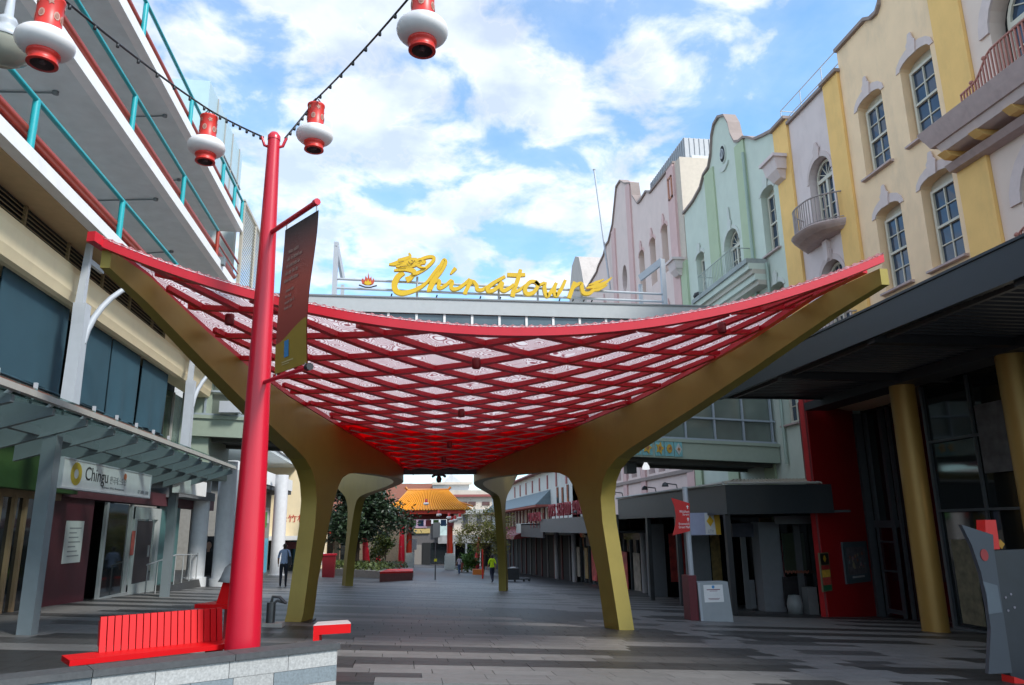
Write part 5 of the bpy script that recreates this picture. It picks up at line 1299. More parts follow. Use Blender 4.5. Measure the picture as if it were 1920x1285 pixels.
# ------------------------------------------------------------------ footbridge building across the mall
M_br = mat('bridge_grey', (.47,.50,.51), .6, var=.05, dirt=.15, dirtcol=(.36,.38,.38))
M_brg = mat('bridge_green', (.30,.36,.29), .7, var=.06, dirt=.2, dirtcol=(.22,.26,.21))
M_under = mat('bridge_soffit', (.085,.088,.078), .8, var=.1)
G_br = glass('bridge_glass', (.10,.15,.175), .05)
G_brl = glass('bridge_lower_glass', (.15,.18,.155), .10, see=.0)
M_mul = mat('mullion_blue', (.30,.35,.39), .45)
bg = thing('footbridge', 'enclosed footbridge with a white roof edge and a band of windows crossing above the mall', 'footbridge', (4, 29, 4))
YB, YD = 27.5, 31.0
XL, XR = -7.4, 14.55
def zb(x): return 4.93 - (x+6.4)*.046        # its deck falls to the right
def slopebox(z0, z1, y0, y1, nm, mm, xl=XL, xr=XR):
    q = MB(); q.hexa([(xl,y0,zb(xl)+z0),(xr,y0,zb(xr)+z0),(xr,y1,zb(xr)+z0),(xl,y1,zb(xl)+z0),(xl,y0,zb(xl)+z1),(xr,y0,zb(xr)+z1),(xr,y1,zb(xr)+z1),(xl,y1,zb(xl)+z1)]); return obj(nm, q, mm, bg)
slopebox(0, .62, YB, YB+.25, 'deck_fascia', M_brg)
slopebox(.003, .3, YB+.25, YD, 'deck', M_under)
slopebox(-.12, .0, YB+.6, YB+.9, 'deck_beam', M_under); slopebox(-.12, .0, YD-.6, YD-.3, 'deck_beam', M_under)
slopebox(.62, .74, YB-.06, YB+.2, 'window_sill', M_brg)
slopebox(.74, 4.0, YB+.30, YB+.34, 'lower_glazing', G_brl)
for k, hz in enumerate((.76, 1.60, 2.85)): slopebox(hz, hz+.07, YB+.12, YB+.22, 'glazing_rail', M_mul)
for i in range(19):
    x = XL+.4+i*1.19
    q = MB(); q.box((x-.035, YB+.14, zb(x)+.7), (x+.035, YB+.24, 8.9)); obj('glazing_post', q, M_mul, bg)
    q = MB(); q.box((x+.5, YB+1.6, zb(x)+.4), (x+.62, YB+1.75, zb(x)+3)); 
zr = 10.18
q = MB(); q.box((XL, YB-.12, 9.62), (XR+.3, YD, zr)); obj('roof_fascia', q, M_br, bg)
q = MB(); q.box((XL, YB-.16, zr), (XR+.3, YB+.1, zr+.06)); obj('roof_flashing', q, mat('flashing_grey', (.22,.24,.25), .5), bg)
q = MB(); q.box((XL, YB+.1, 8.3), (XR, YB+.14, 9.62)); obj('upper_wall', q, M_br, bg)
for i in range(15):
    x = -2.75+i*1.055
    q = MB(); q.box((x+.05, YB-.02, 8.95), (x+1.0, YB+.05, 9.6)); obj('window', q, G_br, bg)
    q = MB(); q.box((x-.045, YB-.06, 8.9), (x+.045, YB+.06, 9.61)); obj('window_post', q, M_white, bg)
q = MB(); q.box((XL, YB-.07, 8.82), (XR, YB+.09, 8.93)); obj('window_ledge', q, M_white, bg)
q = MB(); q.box((XL, YD-.1, 5), (XR, YD, 9.6)); obj('rear_wall', q, M_br, bg)
q = MB(); q.box((XL-.4, YB+.2, 3.6), (XL+.6, YD, 10)); obj('end_pier', q, M_brg, bg)
q = MB(); q.box((XL+1.0, YB-.35, 5.75), (XL+1.7, YB-.02, 6.15)); obj('air_unit', q, M_stl, bg)
# coloured relief plaques under the sill
cols = [('pl_teal', (.18,.42,.44)), ('pl_amber', (.55,.33,.04)), ('pl_white', (.5,.5,.46)), ('pl_blue', (.20,.36,.5)), ('pl_rust', (.36,.16,.06))]
mm_ = [mat(n, c, .5, var=.2, scale=8) for n, c in cols]
for i, (px, w_) in enumerate(((1194,16),(1213,20),(1236,18),(1254,18),(1271,16))):
    a = ony(px-w_/2, 820, YB-.03); b = ony(px+w_/2, 840, YB-.03); z0, z1 = zb(a.x)+.06, zb(a.x)+.62
    pf_ = lambda u, v, d: Vector((u, YB-.01-d, v))
    q = MB(); q.prism([(a.x,z0),(b.x,z0),(b.x,z1),(a.x,z1)], pf_, 0, .03, 0)
    c, zc = (a.x+b.x)/2, (z0+z1)/2; ww = (b.x-a.x)/2
    if i in (0, 1, 2):
        n = 10; q.prism([(c+ww*(.95 if k % 2 == 0 else .5)*math.cos(2*math.pi*k/n), zc+.27*(.95 if k % 2 == 0 else .5)*math.sin(2*math.pi*k/n)) for k in range(n)], pf_, .03, .07, 1)
        q.prism([(c+ww*.3*math.cos(k), zc+.08*math.sin(k)) for k in range(6)], pf_, .07, .09, 4)
    elif i == 3: q.prism([(c+ww*.6*math.cos(k*.7), zc+.17*math.sin(k*.7)) for k in range(9)], pf_, .03, .07, 1); q.prism([(c-.06,zc-.02),(c+.08,zc-.05),(c+.05,zc+.1)], pf_, .07, .085, 4)
    else: q.prism([(c,zc-.22),(c+ww*.8,zc),(c,zc+.22),(c-ww*.8,zc)], pf_, .03, .07, 2); q.prism([(c,zc-.07),(c+.06,zc),(c,zc+.07),(c-.06,zc)], pf_, .07, .085, 4)
    obj('relief_plaque', q, mm_, bg)
q = MB(); p = ony(1210, 858, YB+1.2); q.lathe([(0,.2),(.05,.2),(.06,.1),(.14,-.05),(.15,-.16),(0,-.18)], (p.x, p.y, zb(p.x)-.2), 12); fl = solo('deck_lamp', q, mat('lamp_shell', (.5,.52,.55), .4, emit=.6), 'small white lamp hanging under the footbridge deck', 'lamp')
q = MB(); p = ony(1181, 868, YB+1.2); q.box((p.x-.2, p.y-.2, zb(p.x)-.55), (p.x+.2, p.y+.2, zb(p.x)-.12)); solo('deck_speaker', q, M_blk, 'black box fixed under the footbridge deck', 'box')
# ------------------------------------------------------------------ golden script sign on the roof
YS = 28.0
M_sgold = mat('sign_gold', (.70,.45,.010), .45, metal=.0, var=.05)
sg = thing('rooftop_sign', 'golden brush script sign reading Chinatown, with a dragon head at its first letter', 'sign', (3, YS, zr))
SC = 4.364
def sp(u, v): p = ony(720+u/SC, 465+v/SC, YS); return (p.x, p.z)
def spline(pts, k=5):
    out = []
    P = [pts[0]] + list(pts) + [pts[-1]]
    for i in range(1, len(P)-2):
        for j in range(k):
            t = j/k; a, b, c, d = [Vector(x) for x in P[i-1:i+3]]
            out.append(.5*((2*b)+(-a+c)*t+(2*a-5*b+4*c-d)*t*t+(-a+3*b-3*c+d)*t**3))
    out.append(Vector(pts[-1])); return out
def stroke(mb, pts, ws, dep=.16, yo=0.0):
    ps = spline([sp(*p)+(0,) for p in pts]); n = len(ps)
    if not isinstance(ws, (list, tuple)): ws = [ws]*len(pts)
    W_ = []
    for i in range(n):
        f = i/(n-1)*(len(ws)-1); a = int(min(f, len(ws)-2)); W_.append((ws[a]+(ws[a+1]-ws[a])*(f-a))*1.08/SC/50.5)
    vs = []
    for i, p in enumerate(ps):
        t = (ps[min(i+1, n-1)]-ps[max(i-1, 0)]); t = Vector((t.x, t.y, 0)).normalized(); nn = Vector((-t.y, t.x, 0))*W_[i]/2
        if i == 0: p = p - t*W_[i]*.3
        if i == n-1: p = p + t*W_[i]*.3
        for s_, d in ((-1, 0), (1, 0), (1, 1), (-1, 1)): q = p+nn*s_; vs.append(Vector((q.x, YS+yo+d*dep, q.y)))
    fs = []
    for i in range(n-1):
        for j in range(4): fs.append((i*4+j, i*4+(j+1) % 4, (i+1)*4+(j+1) % 4, (i+1)*4+j))
    fs += [(0,1,2,3), ((n-1)*4+3, (n-1)*4+2, (n-1)*4+1, (n-1)*4)]
    mb.add(vs, fs)
def letter(nm, strokes, yo):
    q = MB()
    for k, (pts, w) in enumerate(strokes): stroke(q, pts, w, yo=yo+.006*k)
    return obj(nm, q, M_sgold, sg)
letter('letter_c', [([(150,205),(110,240),(85,300),(100,350),(150,368),(220,355),(290,325),(350,280),(400,215),(450,150)], [40,46,48,44,40,34,30,24,24,24]),
                    ([(195,255),(215,245),(245,215),(290,195),(340,165),(385,125),(410,90),(400,72),(360,72),(310,88),(270,115)], [48,40,30,26,26,26,26,26,26,24,20])], 0)
letter('letter_h', [([(505,100),(490,95),(465,140),(430,200),(400,260),(370,330),(368,345)], [22,26,30,30,32,32,34]), ([(505,100),(505,125),(470,190),(430,240),(405,280)], [24,26,24,22,20]),
                    ([(385,330),(410,280),(440,262),(455,275),(445,310),(460,325),(500,305),(540,270)], [26,28,30,30,30,28,26,26])], .03)
letter('letter_i', [([(545,265),(560,275),(550,310),(565,330),(610,325),(660,290),(700,255)], [30,32,32,30,28,26,26]), ([(548,205),(565,185),(582,165)], [14,26,30])], .06)
letter('letter_n', [([(712,262),(695,300),(670,350),(665,365)], [30,32,32,34]), ([(690,310),(725,270),(750,290),(760,310),(765,335),(800,340),(840,320)], [24,28,30,30,30,28,26])], .03)
letter('letter_a', [([(985,235),(940,260),(890,290),(850,325),(855,350),(890,348),(935,318),(965,280)], [24,28,32,34,34,30,28,28]), ([(970,290),(960,330),(985,348),(1030,325),(1060,300)], [30,32,32,28,24])], 0)
letter('letter_t', [([(1118,180),(1105,230),(1085,290),(1062,350),(1056,385)], [28,34,36,38,36]), ([(1020,215),(1080,218),(1150,215)], [32,34,28]), ([(1070,355),(1110,340),(1150,310),(1190,285)], [22,24,24,24])], .04)
letter('letter_o', [([(1240,275),(1200,275),(1165,310),(1155,350),(1175,375),(1220,365),(1250,330),(1260,295),(1240,275),(1270,300),(1310,285)], [28,30,32,34,34,32,30,30,28,24,22])], 0)
letter('letter_w', [([(1320,285),(1315,330),(1330,380),(1345,385),(1385,335),(1410,290)], [28,32,36,36,30,28]), ([(1410,290),(1395,335),(1405,380),(1420,380),(1455,330),(1485,265)], [26,30,36,36,30,24])], .03)
letter('letter_n', [([(1560,285),(1545,325),(1525,380),(1518,400)], [30,32,34,34]), ([(1540,335),(1580,300),(1615,290),(1620,320),(1635,365),(1680,370),(1720,340)], [24,28,30,32,34,30,26])], 0)
q = MB()
for pts, w in (([(1660,325),(1740,310),(1810,285),(1865,240)], [10,40,30,6]), ([(1680,300),(1740,280),(1800,255)], [6,26,6]), ([(1700,345),(1760,335),(1830,300)], [14,26,6])): stroke(q, pts, w, yo=.02+.005*len(q.f)/60)
obj('flame_tail', q, M_sgold, sg)
q = MB()
for k, (pts, w) in enumerate((([(45,135),(90,130),(140,115),(200,105),(260,100)], [14,34,44,50,34]), ([(120,100),(170,90),(215,70),(205,45)], [20,28,20,10]), ([(85,185),(130,180),(180,175),(240,190),(250,215)], [14,24,34,40,30]), ([(100,155),(150,150),(220,145),(320,120),(340,110)], [10,30,40,26,12]), ([(260,110),(300,95),(330,130)], [24,20,14]), ([(270,140),(300,160),(340,165)], [24,18,8]))): stroke(q, pts, w, yo=-.03-.006*k)
dh = obj('dragon_head', q, M_sgold, sg)
q = MB()
for k, (pts, w) in enumerate((([(120,125),(160,118)], [5,5]), ([(200,120),(215,140),(240,125),(225,108)], [6,6,6,6]), ([(130,160),(190,155)], [5,5]), ([(285,120),(310,110)], [4,4]))): stroke(q, pts, w, dep=.01, yo=-.10-.004*k)
obj('dragon_line', q, mat('sign_brown', (.14,.08,.01), .5), dh)
# frame carrying the sign
q = MB()
def fp(px, py, y): p = ony(px, py, y); return (p.x, p.y, p.z)
yf = YS+.32
for a, b in (((628,523),(1245,552)), ((625,540),(1245,566))): q.tube([fp(*a, yf), fp(*b, yf)], .05, 6)
for px in (782, 935, 1008, 1090):
    p = fp(px, 545, yf); q.tube([(p[0], yf, zr), (p[0], yf, zr+1.2)], .045, 6)
obj('sign_rail', q, M_stl, sg)
for px0, px1, tip in ((627, 639, 450), (1245, 1214, 482)):
    q = MB()
    p0, p1 = fp(px0, 545, yf), fp(px1, 520, yf)
    q.box((p0[0]-.09, yf-.09, zr-.1), (p0[0]+.09, yf+.09, fp(px0, tip+5, yf)[2]))
    q.box((p1[0]-.07, yf+.9, zr-.1), (p1[0]+.07, yf+1.04, fp(px1, 520, yf)[2]))
    q.bar((p0[0], yf, fp(px0, tip+8, yf)[2]), (p1[0], yf+.97, fp(px1, 508, yf)[2]), .1, .3)
    obj('sign_stanchion', q, M_stl, sg)
rr = random.Random(9)
for px in (728, 812, 893, 930, 1040, 1065, 1085, 1100):
    p = fp(px, 552, YS+.7); q = MB(); q.box((p[0]-.13, YS+.6, zr+.06), (p[0]+.13, YS+.85, zr+.25+.2*rr.random())); q.tube([(p[0], YS+.7, zr), (p[0]+.15, YS+.4, zr+.5)], .03, 5); obj('sign_lamp', q, M_blk, sg)
fe = thing('flame_emblem', 'small red and yellow flame emblem on the rail left of the golden sign', 'emblem', fp(690, 538, YS))
fc = Vector(fp(690, 532, YS)); fmap = lambda a, b, d: Vector((fc.x+a, YS-d, fc.z+b))
q = MB(); q.prism([(-.22,-.02),(-.26,.1),(-.2,.2),(-.14,.08),(-.1,.3),(-.02,.18),(0,.44),(.06,.18),(.12,.28),(.15,.08),(.2,.22),(.25,.1),(.2,-.02),(.1,-.08),(-.1,-.08)], fmap, 0, .06); obj('flame', q, mat('flame_red', (.5,.07,.03), .5), fe)
q = MB(); q.prism([(-.14,-.03),(-.1,.1),(-.04,.04),(0,.16),(.05,.04),(.1,.1),(.14,-.03),(.05,-.08),(-.05,-.08)], fmap, .061, .09); obj('flame_heart', q, M_sgold, fe)
q = MB(); q.tube([fmap(-.34,-.08,.02), fmap(-.1,-.16,.02), fmap(.1,-.16,.02), fmap(.34,-.08,.02)], .03, 5); obj('cradle', q, M_blk, fe)
# ------------------------------------------------------------------ red pole, banner, lanterns
pl = thing('red_pole', 'tall tapered red pole carrying a banner and lantern strings behind the stone wall', 'pole', (-1.77, 9.5, gz(-1.77, 9.5)))
PX_, PY_ = -1.77, 9.5
q = MB(); zt = 6.88; ns = 8
pts = [(PX_ - .04*k/ns, PY_, gz(PX_, PY_)-.05 + (zt-gz(PX_, PY_)+.05)*k/ns) for k in range(ns+1)]
q.tube(pts, [.205-.128*k/ns for k in range(ns+1)], 28); obj('shaft', q, M_redpole, pl)
q = MB(); tp = Vector((PX_-.04, PY_, zt)); q.lathe([(.085,-.06),(.085,0),(.05,.05),(0,.06)], tp, 16); q.tube([tp+Vector((-.16,0,-.02)), tp+Vector((-.12,0,-.14)), tp+Vector((-.06,0,-.16))], .02, 6); q.tube([tp+Vector((.16,0,-.02)), tp+Vector((.12,0,-.14)), tp+Vector((.06,0,-.16))], .02, 6); obj('cap', q, M_redpole, pl)
ua = Vector((PX_-.02, PY_, 5.47)); ub = onz(594, 379, 5.47)
adir = (ub-ua).normalized()
lb = Vector((PX_, PY_, 3.45)) + adir*(ub-ua).length*.98; la = Vector((PX_, PY_, 3.45)); la.z += .03; lb.z = la.z
q = MB(); q.tube([ua, ub], .032, 8); q.tube([ub-adir*.05, ub+adir*.02], .042, 8); obj('banner_arm', q, M_redpole, pl)
q = MB(); q.tube([la, lb], .028, 8); obj('banner_arm', q, M_redpole, pl)
q = MB(); q.tube([lb-adir*.04, lb+adir*.03], .045, 8); obj('arm_end', q, M_blk, pl)
def banner_mat():
    m = bpy.data.materials.new('banner_print'); m.use_nodes = True; nt = m.node_tree; N = nt.nodes.new; L = nt.links.new; b = nt.nodes['Principled BSDF']; b.inputs['Roughness'].default_value = .55
    tc = N('ShaderNodeTexCoord'); sp_ = N('ShaderNodeSeparateXYZ'); L(tc.outputs['Object'], sp_.inputs[0])
    mr = N('ShaderNodeMapRange'); mr.inputs[1].default_value = 0; mr.inputs[2].default_value = 1.95; L(sp_.outputs[2], mr.inputs[0])
    rp = N('ShaderNodeValToRGB'); cr = rp.color_ramp; cr.elements[0].position = .25; cr.elements[0].color = (.29,.05,.035,1); cr.elements[1].position = .95; cr.elements[1].color = (.045,.045,.05,1)
    e = cr.elements.new(.55); e.color = (.42,.085,.06,1); e = cr.elements.new(.78); e.color = (.20,.075,.068,1)
    L(mr.outputs[0], rp.inputs[0]); L(rp.outputs[0], b.inputs['Base Color']); return m
LA = (ub-ua).length
w0, w1 = .31*LA, .95*LA
bn = thing('banner', 'tall charcoal to rust red banner with a mustard foot, hung on the pole', 'banner', la+adir*w0+Vector((0,0,.04)))
bz0, bz1 = la.z+.05, 5.40
nrm = Vector((-adir.y, adir.x, 0))
if nrm.y > 0: nrm = -nrm
def bm_(a, b, d):
    off = .035*math.sin(2.6*(b-bz0))*(.4+.6*(a-w0)/(w1-w0))
    p = Vector((PX_, PY_, 0)) + adir*a + nrm*(d+off); p.z = b; return p
q = MB(); n1, n2 = 6, 20; vs = []
for dd in (0, -.006):
    for j in range(n2+1):
        for i in range(n1+1): vs.append(bm_(w0+(w1-w0)*i/n1, bz0+(bz1-bz0)*j/n2, dd))
fs = []; K = (n1+1)*(n2+1)
for j in range(n2):
    for i in range(n1):
        o_ = j*(n1+1)+i; fs.append((o_, o_+1, o_+n1+2, o_+n1+1)); fs.append((K+o_, K+o_+n1+1, K+o_+n1+2, K+o_+1))
q.add(vs, fs, 0, True); obj('cloth', q, banner_mat(), bn)
def patch(mb, f_lo, f_hi, a0, a1, d, n=8, mi=0):
    vs = []
    for k in range(n+1):
        a = a0+(a1-a0)*k/n; vs += [bm_(a, f_lo(k/n), d), bm_(a, f_hi(k/n), d)]
    mb.add(vs, [(2*k, 2*k+2, 2*k+3, 2*k+1) for k in range(n)], mi)
q = MB(); 
m_ = 5
for j in range(m_): patch(q, lambda t: bz0+(.36+.18*t*t*(3-2*t))*j/m_, lambda t: bz0+(.36+.18*t*t*(3-2*t))*(j+1)/m_, w0+.003, w1-.003, .006)
obj('mustard_foot', q, mat('banner_mustard', (.33,.22,.03), .5), bn)
q = MB(); patch(q, lambda t: bz0+.16, lambda t: bz0+.36, w0+.26, w0+.38, .012, 2); obj('blue_emblem', q, mat('banner_blue', (.05,.24,.5), .5), bn)
q = MB(); patch(q, lambda t: bz0+.10, lambda t: bz0+.115, w0+.2, w0+.5, .011, 3); patch(q, lambda t: bz0+.075, lambda t: bz0+.085, w0+.2, w0+.4, .011, 3); obj('small_print', q, mat('banner_lt', (.5,.42,.2), .5), bn)
M_bt = mat('banner_text', (.36,.24,.20), .6)
q = MB(); rr = random.Random(17)
def word_line(z, h, a_lo, a_hi):
    a = a_lo
    while a < a_hi-.02:
        L_ = min(rr.choice((.05, .07, .09, .12)), a_hi-a); k = 0
        while k < L_-.004:      # letters of the word: short upright dashes of uneven height
            e = rr.uniform(.6, 1.0); patch(q, lambda t: z, lambda t, e=e: z+h*e, a+k, a+k+.009, .009, 1); k += .014
        a += L_+.022
for i in range(5): word_line(bz0+1.50-i*.095, .052, w0+.16-.01*i, w0+.46+.03*((i*2) % 3))
for i in range(4): word_line(bz0+.98-i*.075, .04, w0+.20, w0+.36+.05*((i*2+1) % 3))
tag(obj('print_lines', q, M_bt, bn), kind='stuff')
q = MB()
for z in (bz1, bz0+.02):
    for a in (w0+.04, w1-.04): p = bm_(a, z, 0); q.tube([p, Vector((p.x, p.y, 5.47 if z > 5 else la.z))], .008, 4)
obj('ties', q, M_stl, bn)
# cables and lanterns
def at_d(px, py, d): return CAM + ray(px, py)*d
M_lw = mat('lantern_white', (.78,.76,.76), .35, var=.03)
M_lr = mat('lantern_red', (.62,.03,.02), .4, var=.1)
M_lrd = mat('lantern_inside', (.10,.06,.06), .5)
M_lp = mat('lantern_print', (.36,.16,.12), .5); M_lpw = mat('lantern_motif', (.55,.30,.24), .5)
def lantern(px, py, gw, lab):
    d = FPX*.5/gw; c = at_d(px, py, d)
    t = thing('lantern', lab, 'lantern', c, 'red and white lanterns strung from the red pole')
    q = MB(); n = 14; q.lathe([(.25*math.sin(math.pi*k/n)**.72, -.125*math.cos(math.pi*k/n)) for k in range(1, n)], c, 28); q.lathe([(.0,-.123),(.07,-.123)], c, 20); obj('globe', q, M_lw, t)
    q = MB(); q.lathe([(.105,.10),(.118,.12),(.118,.14),(.112,.15),(.112,.43),(.119,.44),(.119,.46),(.10,.465),(.10,.40),(0,.39)], c, 24); cy = obj('red_drum', q, M_lr, t)
    q = MB(); rr = random.Random(int(px))
    for k in range(11):
        a = 2*math.pi*k/11; zc = c.z+.24+.13*(k % 2)+.02*rr.random()
        def dm(u, v, dd, a=a, zc=zc): return Vector((c.x+(.113+dd)*math.cos(a+u/.113), c.y+(.113+dd)*math.sin(a+u/.113), zc+v))
        if k % 2: q.prism([(.035*(1 if i % 2 else .5)*math.cos(2*math.pi*i/10), .04*(1 if i % 2 else .5)*math.sin(2*math.pi*i/10)) for i in range(10)], dm, .001, .004, 0)
        else: q.prism([(.03*math.cos(2*math.pi*i/8), .045*math.sin(2*math.pi*i/8)) for i in range(8)], dm, .001, .004, 1); q.prism([(.018*math.cos(2*math.pi*i/8), .028*math.sin(2*math.pi*i/8)) for i in range(8)], dm, .0045, .006, 0)
    tag(obj('drum_motif', q, [M_lp, M_lpw], cy), kind='stuff')
    q = MB(); q.lathe([(.125,-.10),(.14,-.115),(.14,-.14),(.125,-.15),(.122,-.20),(.132,-.212),(.132,-.225),(.10,-.225)], c, 24); obj('red_collar', q, M_lr, t)
    q = MB(); q.lathe([(.10,-.225),(.105,-.15),(0,-.15)], c, 20); q.lathe([(.03,-.15),(.035,-.21),(0,-.22)], c, 8); obj('lamp_cup', q, M_lrd, t)
    q = MB()
    for k in range(3):
        a = 2*math.pi*k/3; q.tube([c+Vector((.1*math.cos(a), .1*math.sin(a), .45)), c+Vector((.02*math.cos(a), .02*math.sin(a), .56))], .008, 4)
    obj('hanger', q, M_blk, t)
    return c + Vector((0, 0, .565))
l1 = lantern(85, 81, 101, 'nearest lantern at top left, white globe between red drums, in front of the car park')
l2 = lantern(387, 276, 68, 'lantern just left of the red pole top, in front of the parking deck')
l3 = lantern(590, 254, 68, 'lantern just right of the red pole top, against the clouds')
l4 = lantern(792, 58, 97, 'lantern at the top centre of the view, high against the clouds')
def cable(pts, nm, lab):
    P = [Vector(pts[0])] + [Vector(p) for p in pts] + [Vector(pts[-1])]; out = []
    for a, b in zip(pts, pts[1:]):
        a, b = Vector(a), Vector(b); L_ = (b-a).length
        for k in range(8):
            t = k/8; p = a.lerp(b, t); p.z -= .05*L_*.5*4*t*(1-t)*.5; out.append(p)
    out.append(Vector(pts[-1]))
    q = MB(); q.tube(out, .013, 6)
    for i in range(0, len(out)-1):
        p = out[i].lerp(out[i+1], .4); q.lathe([(0,.0),(.018,-.01),(.018,-.05),(0,-.06)], p, 6)
    return solo('lantern_cable', q, M_blk, lab, 'cable')
far1 = at_d(-120, -120, 4.2); far2 = at_d(930, -230, 5.2)
cable([tp+Vector((-.14,0,-.02)), l2, l1, l1+(l1-l2)*.9], 'lantern_cable', 'black lantern cable running left from the red pole')
cable([tp+Vector((.14,0,-.02)), l3, l4, l4+(l4-l3)*.8], 'lantern_cable', 'black lantern cable running right and up from the red pole')
# grey floodlight by the car park
c = at_d(8, 78, 8.6)
fl = thing('flood_lamp', 'grey bell shaped lamp hanging beside the car park behind the nearest lantern', 'lamp', c)
q = MB(); q.lathe([(.30,-.05),(.31,-.02),(.26,.06),(.14,.12),(.10,.2),(.12,.23),(.09,.3),(.05,.32),(.04,.6)], c, 24); obj('lamp_shade', q, M_stl, fl)
q = MB(); q.lathe([(.29,-.05),(.26,-.18),(.14,-.27),(0,-.30)], c, 24); obj('lamp_glass', q, glass('lamp_bowl', (.30,.30,.25), .1), fl)
q = MB(); q.tube([c+Vector((0,0,.55)), c+Vector((-.1,0,.75)), c+Vector((-1.6,0,.85))], .035, 8); obj('lamp_arm', q, M_stl, fl)
# ------------------------------------------------------------------ granite seat wall, red benches
M_gr = [mat('granite_pale', (.40,.40,.39), .65, var=.35, scale=45, bump=.1, bscale=70, rand=.08), mat('granite_blue', (.19,.225,.245), .6, var=.3, scale=45, bump=.1, bscale=70, rand=.08)]
M_capst = mat('granite_cap', (.065,.068,.072), .55, var=.25, scale=30, bump=.08, rand=.06, dirt=.3, dirtcol=(.13,.13,.125))
zw = .47
w1_, w2_ = onz(632, 1206, zw), onz(0, 1275, zw)
wd = (w1_-w2_); wd.z = 0; wd.normalize(); wn = Vector((wd.y, -wd.x, 0))      # wn faces the camera side
wl = thing('stone_wall', 'low granite wall of pale and blue-grey blocks with a dark cap, at the front left', 'wall', w1_ - Vector((0,0,zw+.1)))
def wm_(a, d, z): p = w1_ - wd*a - wn*d; return Vector((p.x, p.y, z))
def wblock(a0, a1, d0, d1, z0, z1, nm, mm, e=.006):
    q = MB(); q.hexa([wm_(a0,d0,z0), wm_(a1,d0,z0), wm_(a1,d1,z0), wm_(a0,d1,z0), wm_(a0,d0,z1), wm_(a1,d0,z1), wm_(a1,d1,z1), wm_(a0,d1,z1)]); return obj(nm, q, mm, wl)
a = -.03
for L_ in (1.15, 1.3, 1.2, 1.25, 1.3, 1.2):
    wblock(a+.003, a+L_-.003, -.025, .33, zw-.062, zw, 'cap_stone', M_capst); a += L_
wblock(.01, 7.3, .012, .30, -.3, zw-.066, 'core', M_capst)
rr = random.Random(21)
for r_, (z0, z1) in enumerate(((.245,.402),(.085,.241),(-.075,.081),(-.235,-.079))):
    a = 0.0 - (0 if r_ % 2 else 0)
    k = 0
    while a < 7.2:
        L_ = rr.choice((.42, .55, .62, .7)); 
        blue = (r_ % 2 == 1 and rr.random() < .5) or (r_ % 2 == 0 and rr.random() < .1)
        if r_ == 1: blue = k in (0, 2, 3, 6, 7)
        b0 = wblock(a+.003, a+L_-.003, rr.uniform(-.003, .003), .02, z0, z1, 'granite_block', M_gr[1 if blue else 0])
        a += L_; k += 1
    q = MB()
# end face blocks
for z0, z1, kk in ((.245,.402,0),(.085,.241,1),(-.075,.081,0)): wblock(-.008, .0, .003, .30, z0, z1, 'granite_block', M_gr[kk])
M_rb = mat('bench_red', (.62,.003,.006), .45, var=.05, spec=.25)
bz = .44
s0, s1 = onz(131, 1239, bz), onz(440, 1206, bz)
bd = (s1-s0); bd.z = 0; BL = bd.length+.1; bd.normalize(); bn_ = Vector((-bd.y, bd.x, 0))
bt = thing('slatted_bench', 'bright red bench with a row of upright back slats behind the granite wall', 'bench', Vector((s0.x, s0.y, gz(s0.x, s0.y))))
def bmap(a, d, z): p = s0 + bd*a + bn_*d; return Vector((p.x, p.y, z))
def bbox(a0, a1, d0, d1, z0, z1, nm, par, lean=0.0):
    q = MB(); q.hexa([bmap(a0,d0,z0), bmap(a1,d0,z0), bmap(a1,d1,z0), bmap(a0,d1,z0), bmap(a0,d0+lean,z1), bmap(a1,d0+lean,z1), bmap(a1,d1+lean,z1), bmap(a0,d1+lean,z1)]); return obj(nm, q, M_rb, par)
bbox(0, BL, 0, .46, bz-.055, bz, 'seat', bt)
p170, p415 = onz(166, 1215, bz), onz(416, 1200, bz)
A_s = (p170-s0).dot(bd); A_e = (p415-s0).dot(bd); ns_ = 18; sw = (A_e-A_s)/ns_
for i in range(ns_): bbox(A_s+i*sw+.006, A_s+(i+1)*sw-.006, .34, .385, bz+.001, bz+.36, 'slat', bt, lean=.09)
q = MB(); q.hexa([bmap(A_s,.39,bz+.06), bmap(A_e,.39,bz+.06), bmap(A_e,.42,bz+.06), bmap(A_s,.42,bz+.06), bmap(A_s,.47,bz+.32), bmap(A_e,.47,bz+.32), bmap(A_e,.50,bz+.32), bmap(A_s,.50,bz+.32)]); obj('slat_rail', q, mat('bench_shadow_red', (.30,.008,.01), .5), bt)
for a0 in (.15, BL-.3): bbox(a0, a0+.1, .08, .40, gz(s0.x, s0.y)-.15, bz-.056, 'leg', bt)
# second bench, partly behind the pole
zz = .50
t0 = ong(362, 1133, .45); t1 = ong(437, 1150, .45)
b2 = thing('lounge_bench', 'dark red bench with a solid back, half hidden by the red pole', 'bench', ong(420, 1185))
c0 = ony(365, 1133, 13.6); c1 = ony(445, 1147, 13.0); bz2 = c0.z
q = MB(); q.hexa([(c0.x,13.6,bz2-.07),(c0.x+.8,13.25,bz2-.07),(c0.x+.95,13.85,bz2-.07),(c0.x+.3,14.2,bz2-.07),(c0.x,13.6,bz2),(c0.x+.8,13.25,bz2),(c0.x+.95,13.85,bz2),(c0.x+.3,14.2,bz2)]); obj('seat', q, M_rb, b2)
q = MB(); e0 = ony(403, 1140, 13.5); q.hexa([(e0.x,13.55,bz2),(e0.x+.5,13.34,bz2),(e0.x+.52,13.41,bz2),(e0.x+.02,13.62,bz2),(e0.x+.06,13.7,bz2+.36),(e0.x+.56,13.49,bz2+.36),(e0.x+.58,13.55,bz2+.36),(e0.x+.08,13.76,bz2+.36)]); obj('backrest', q, M_rb, b2)
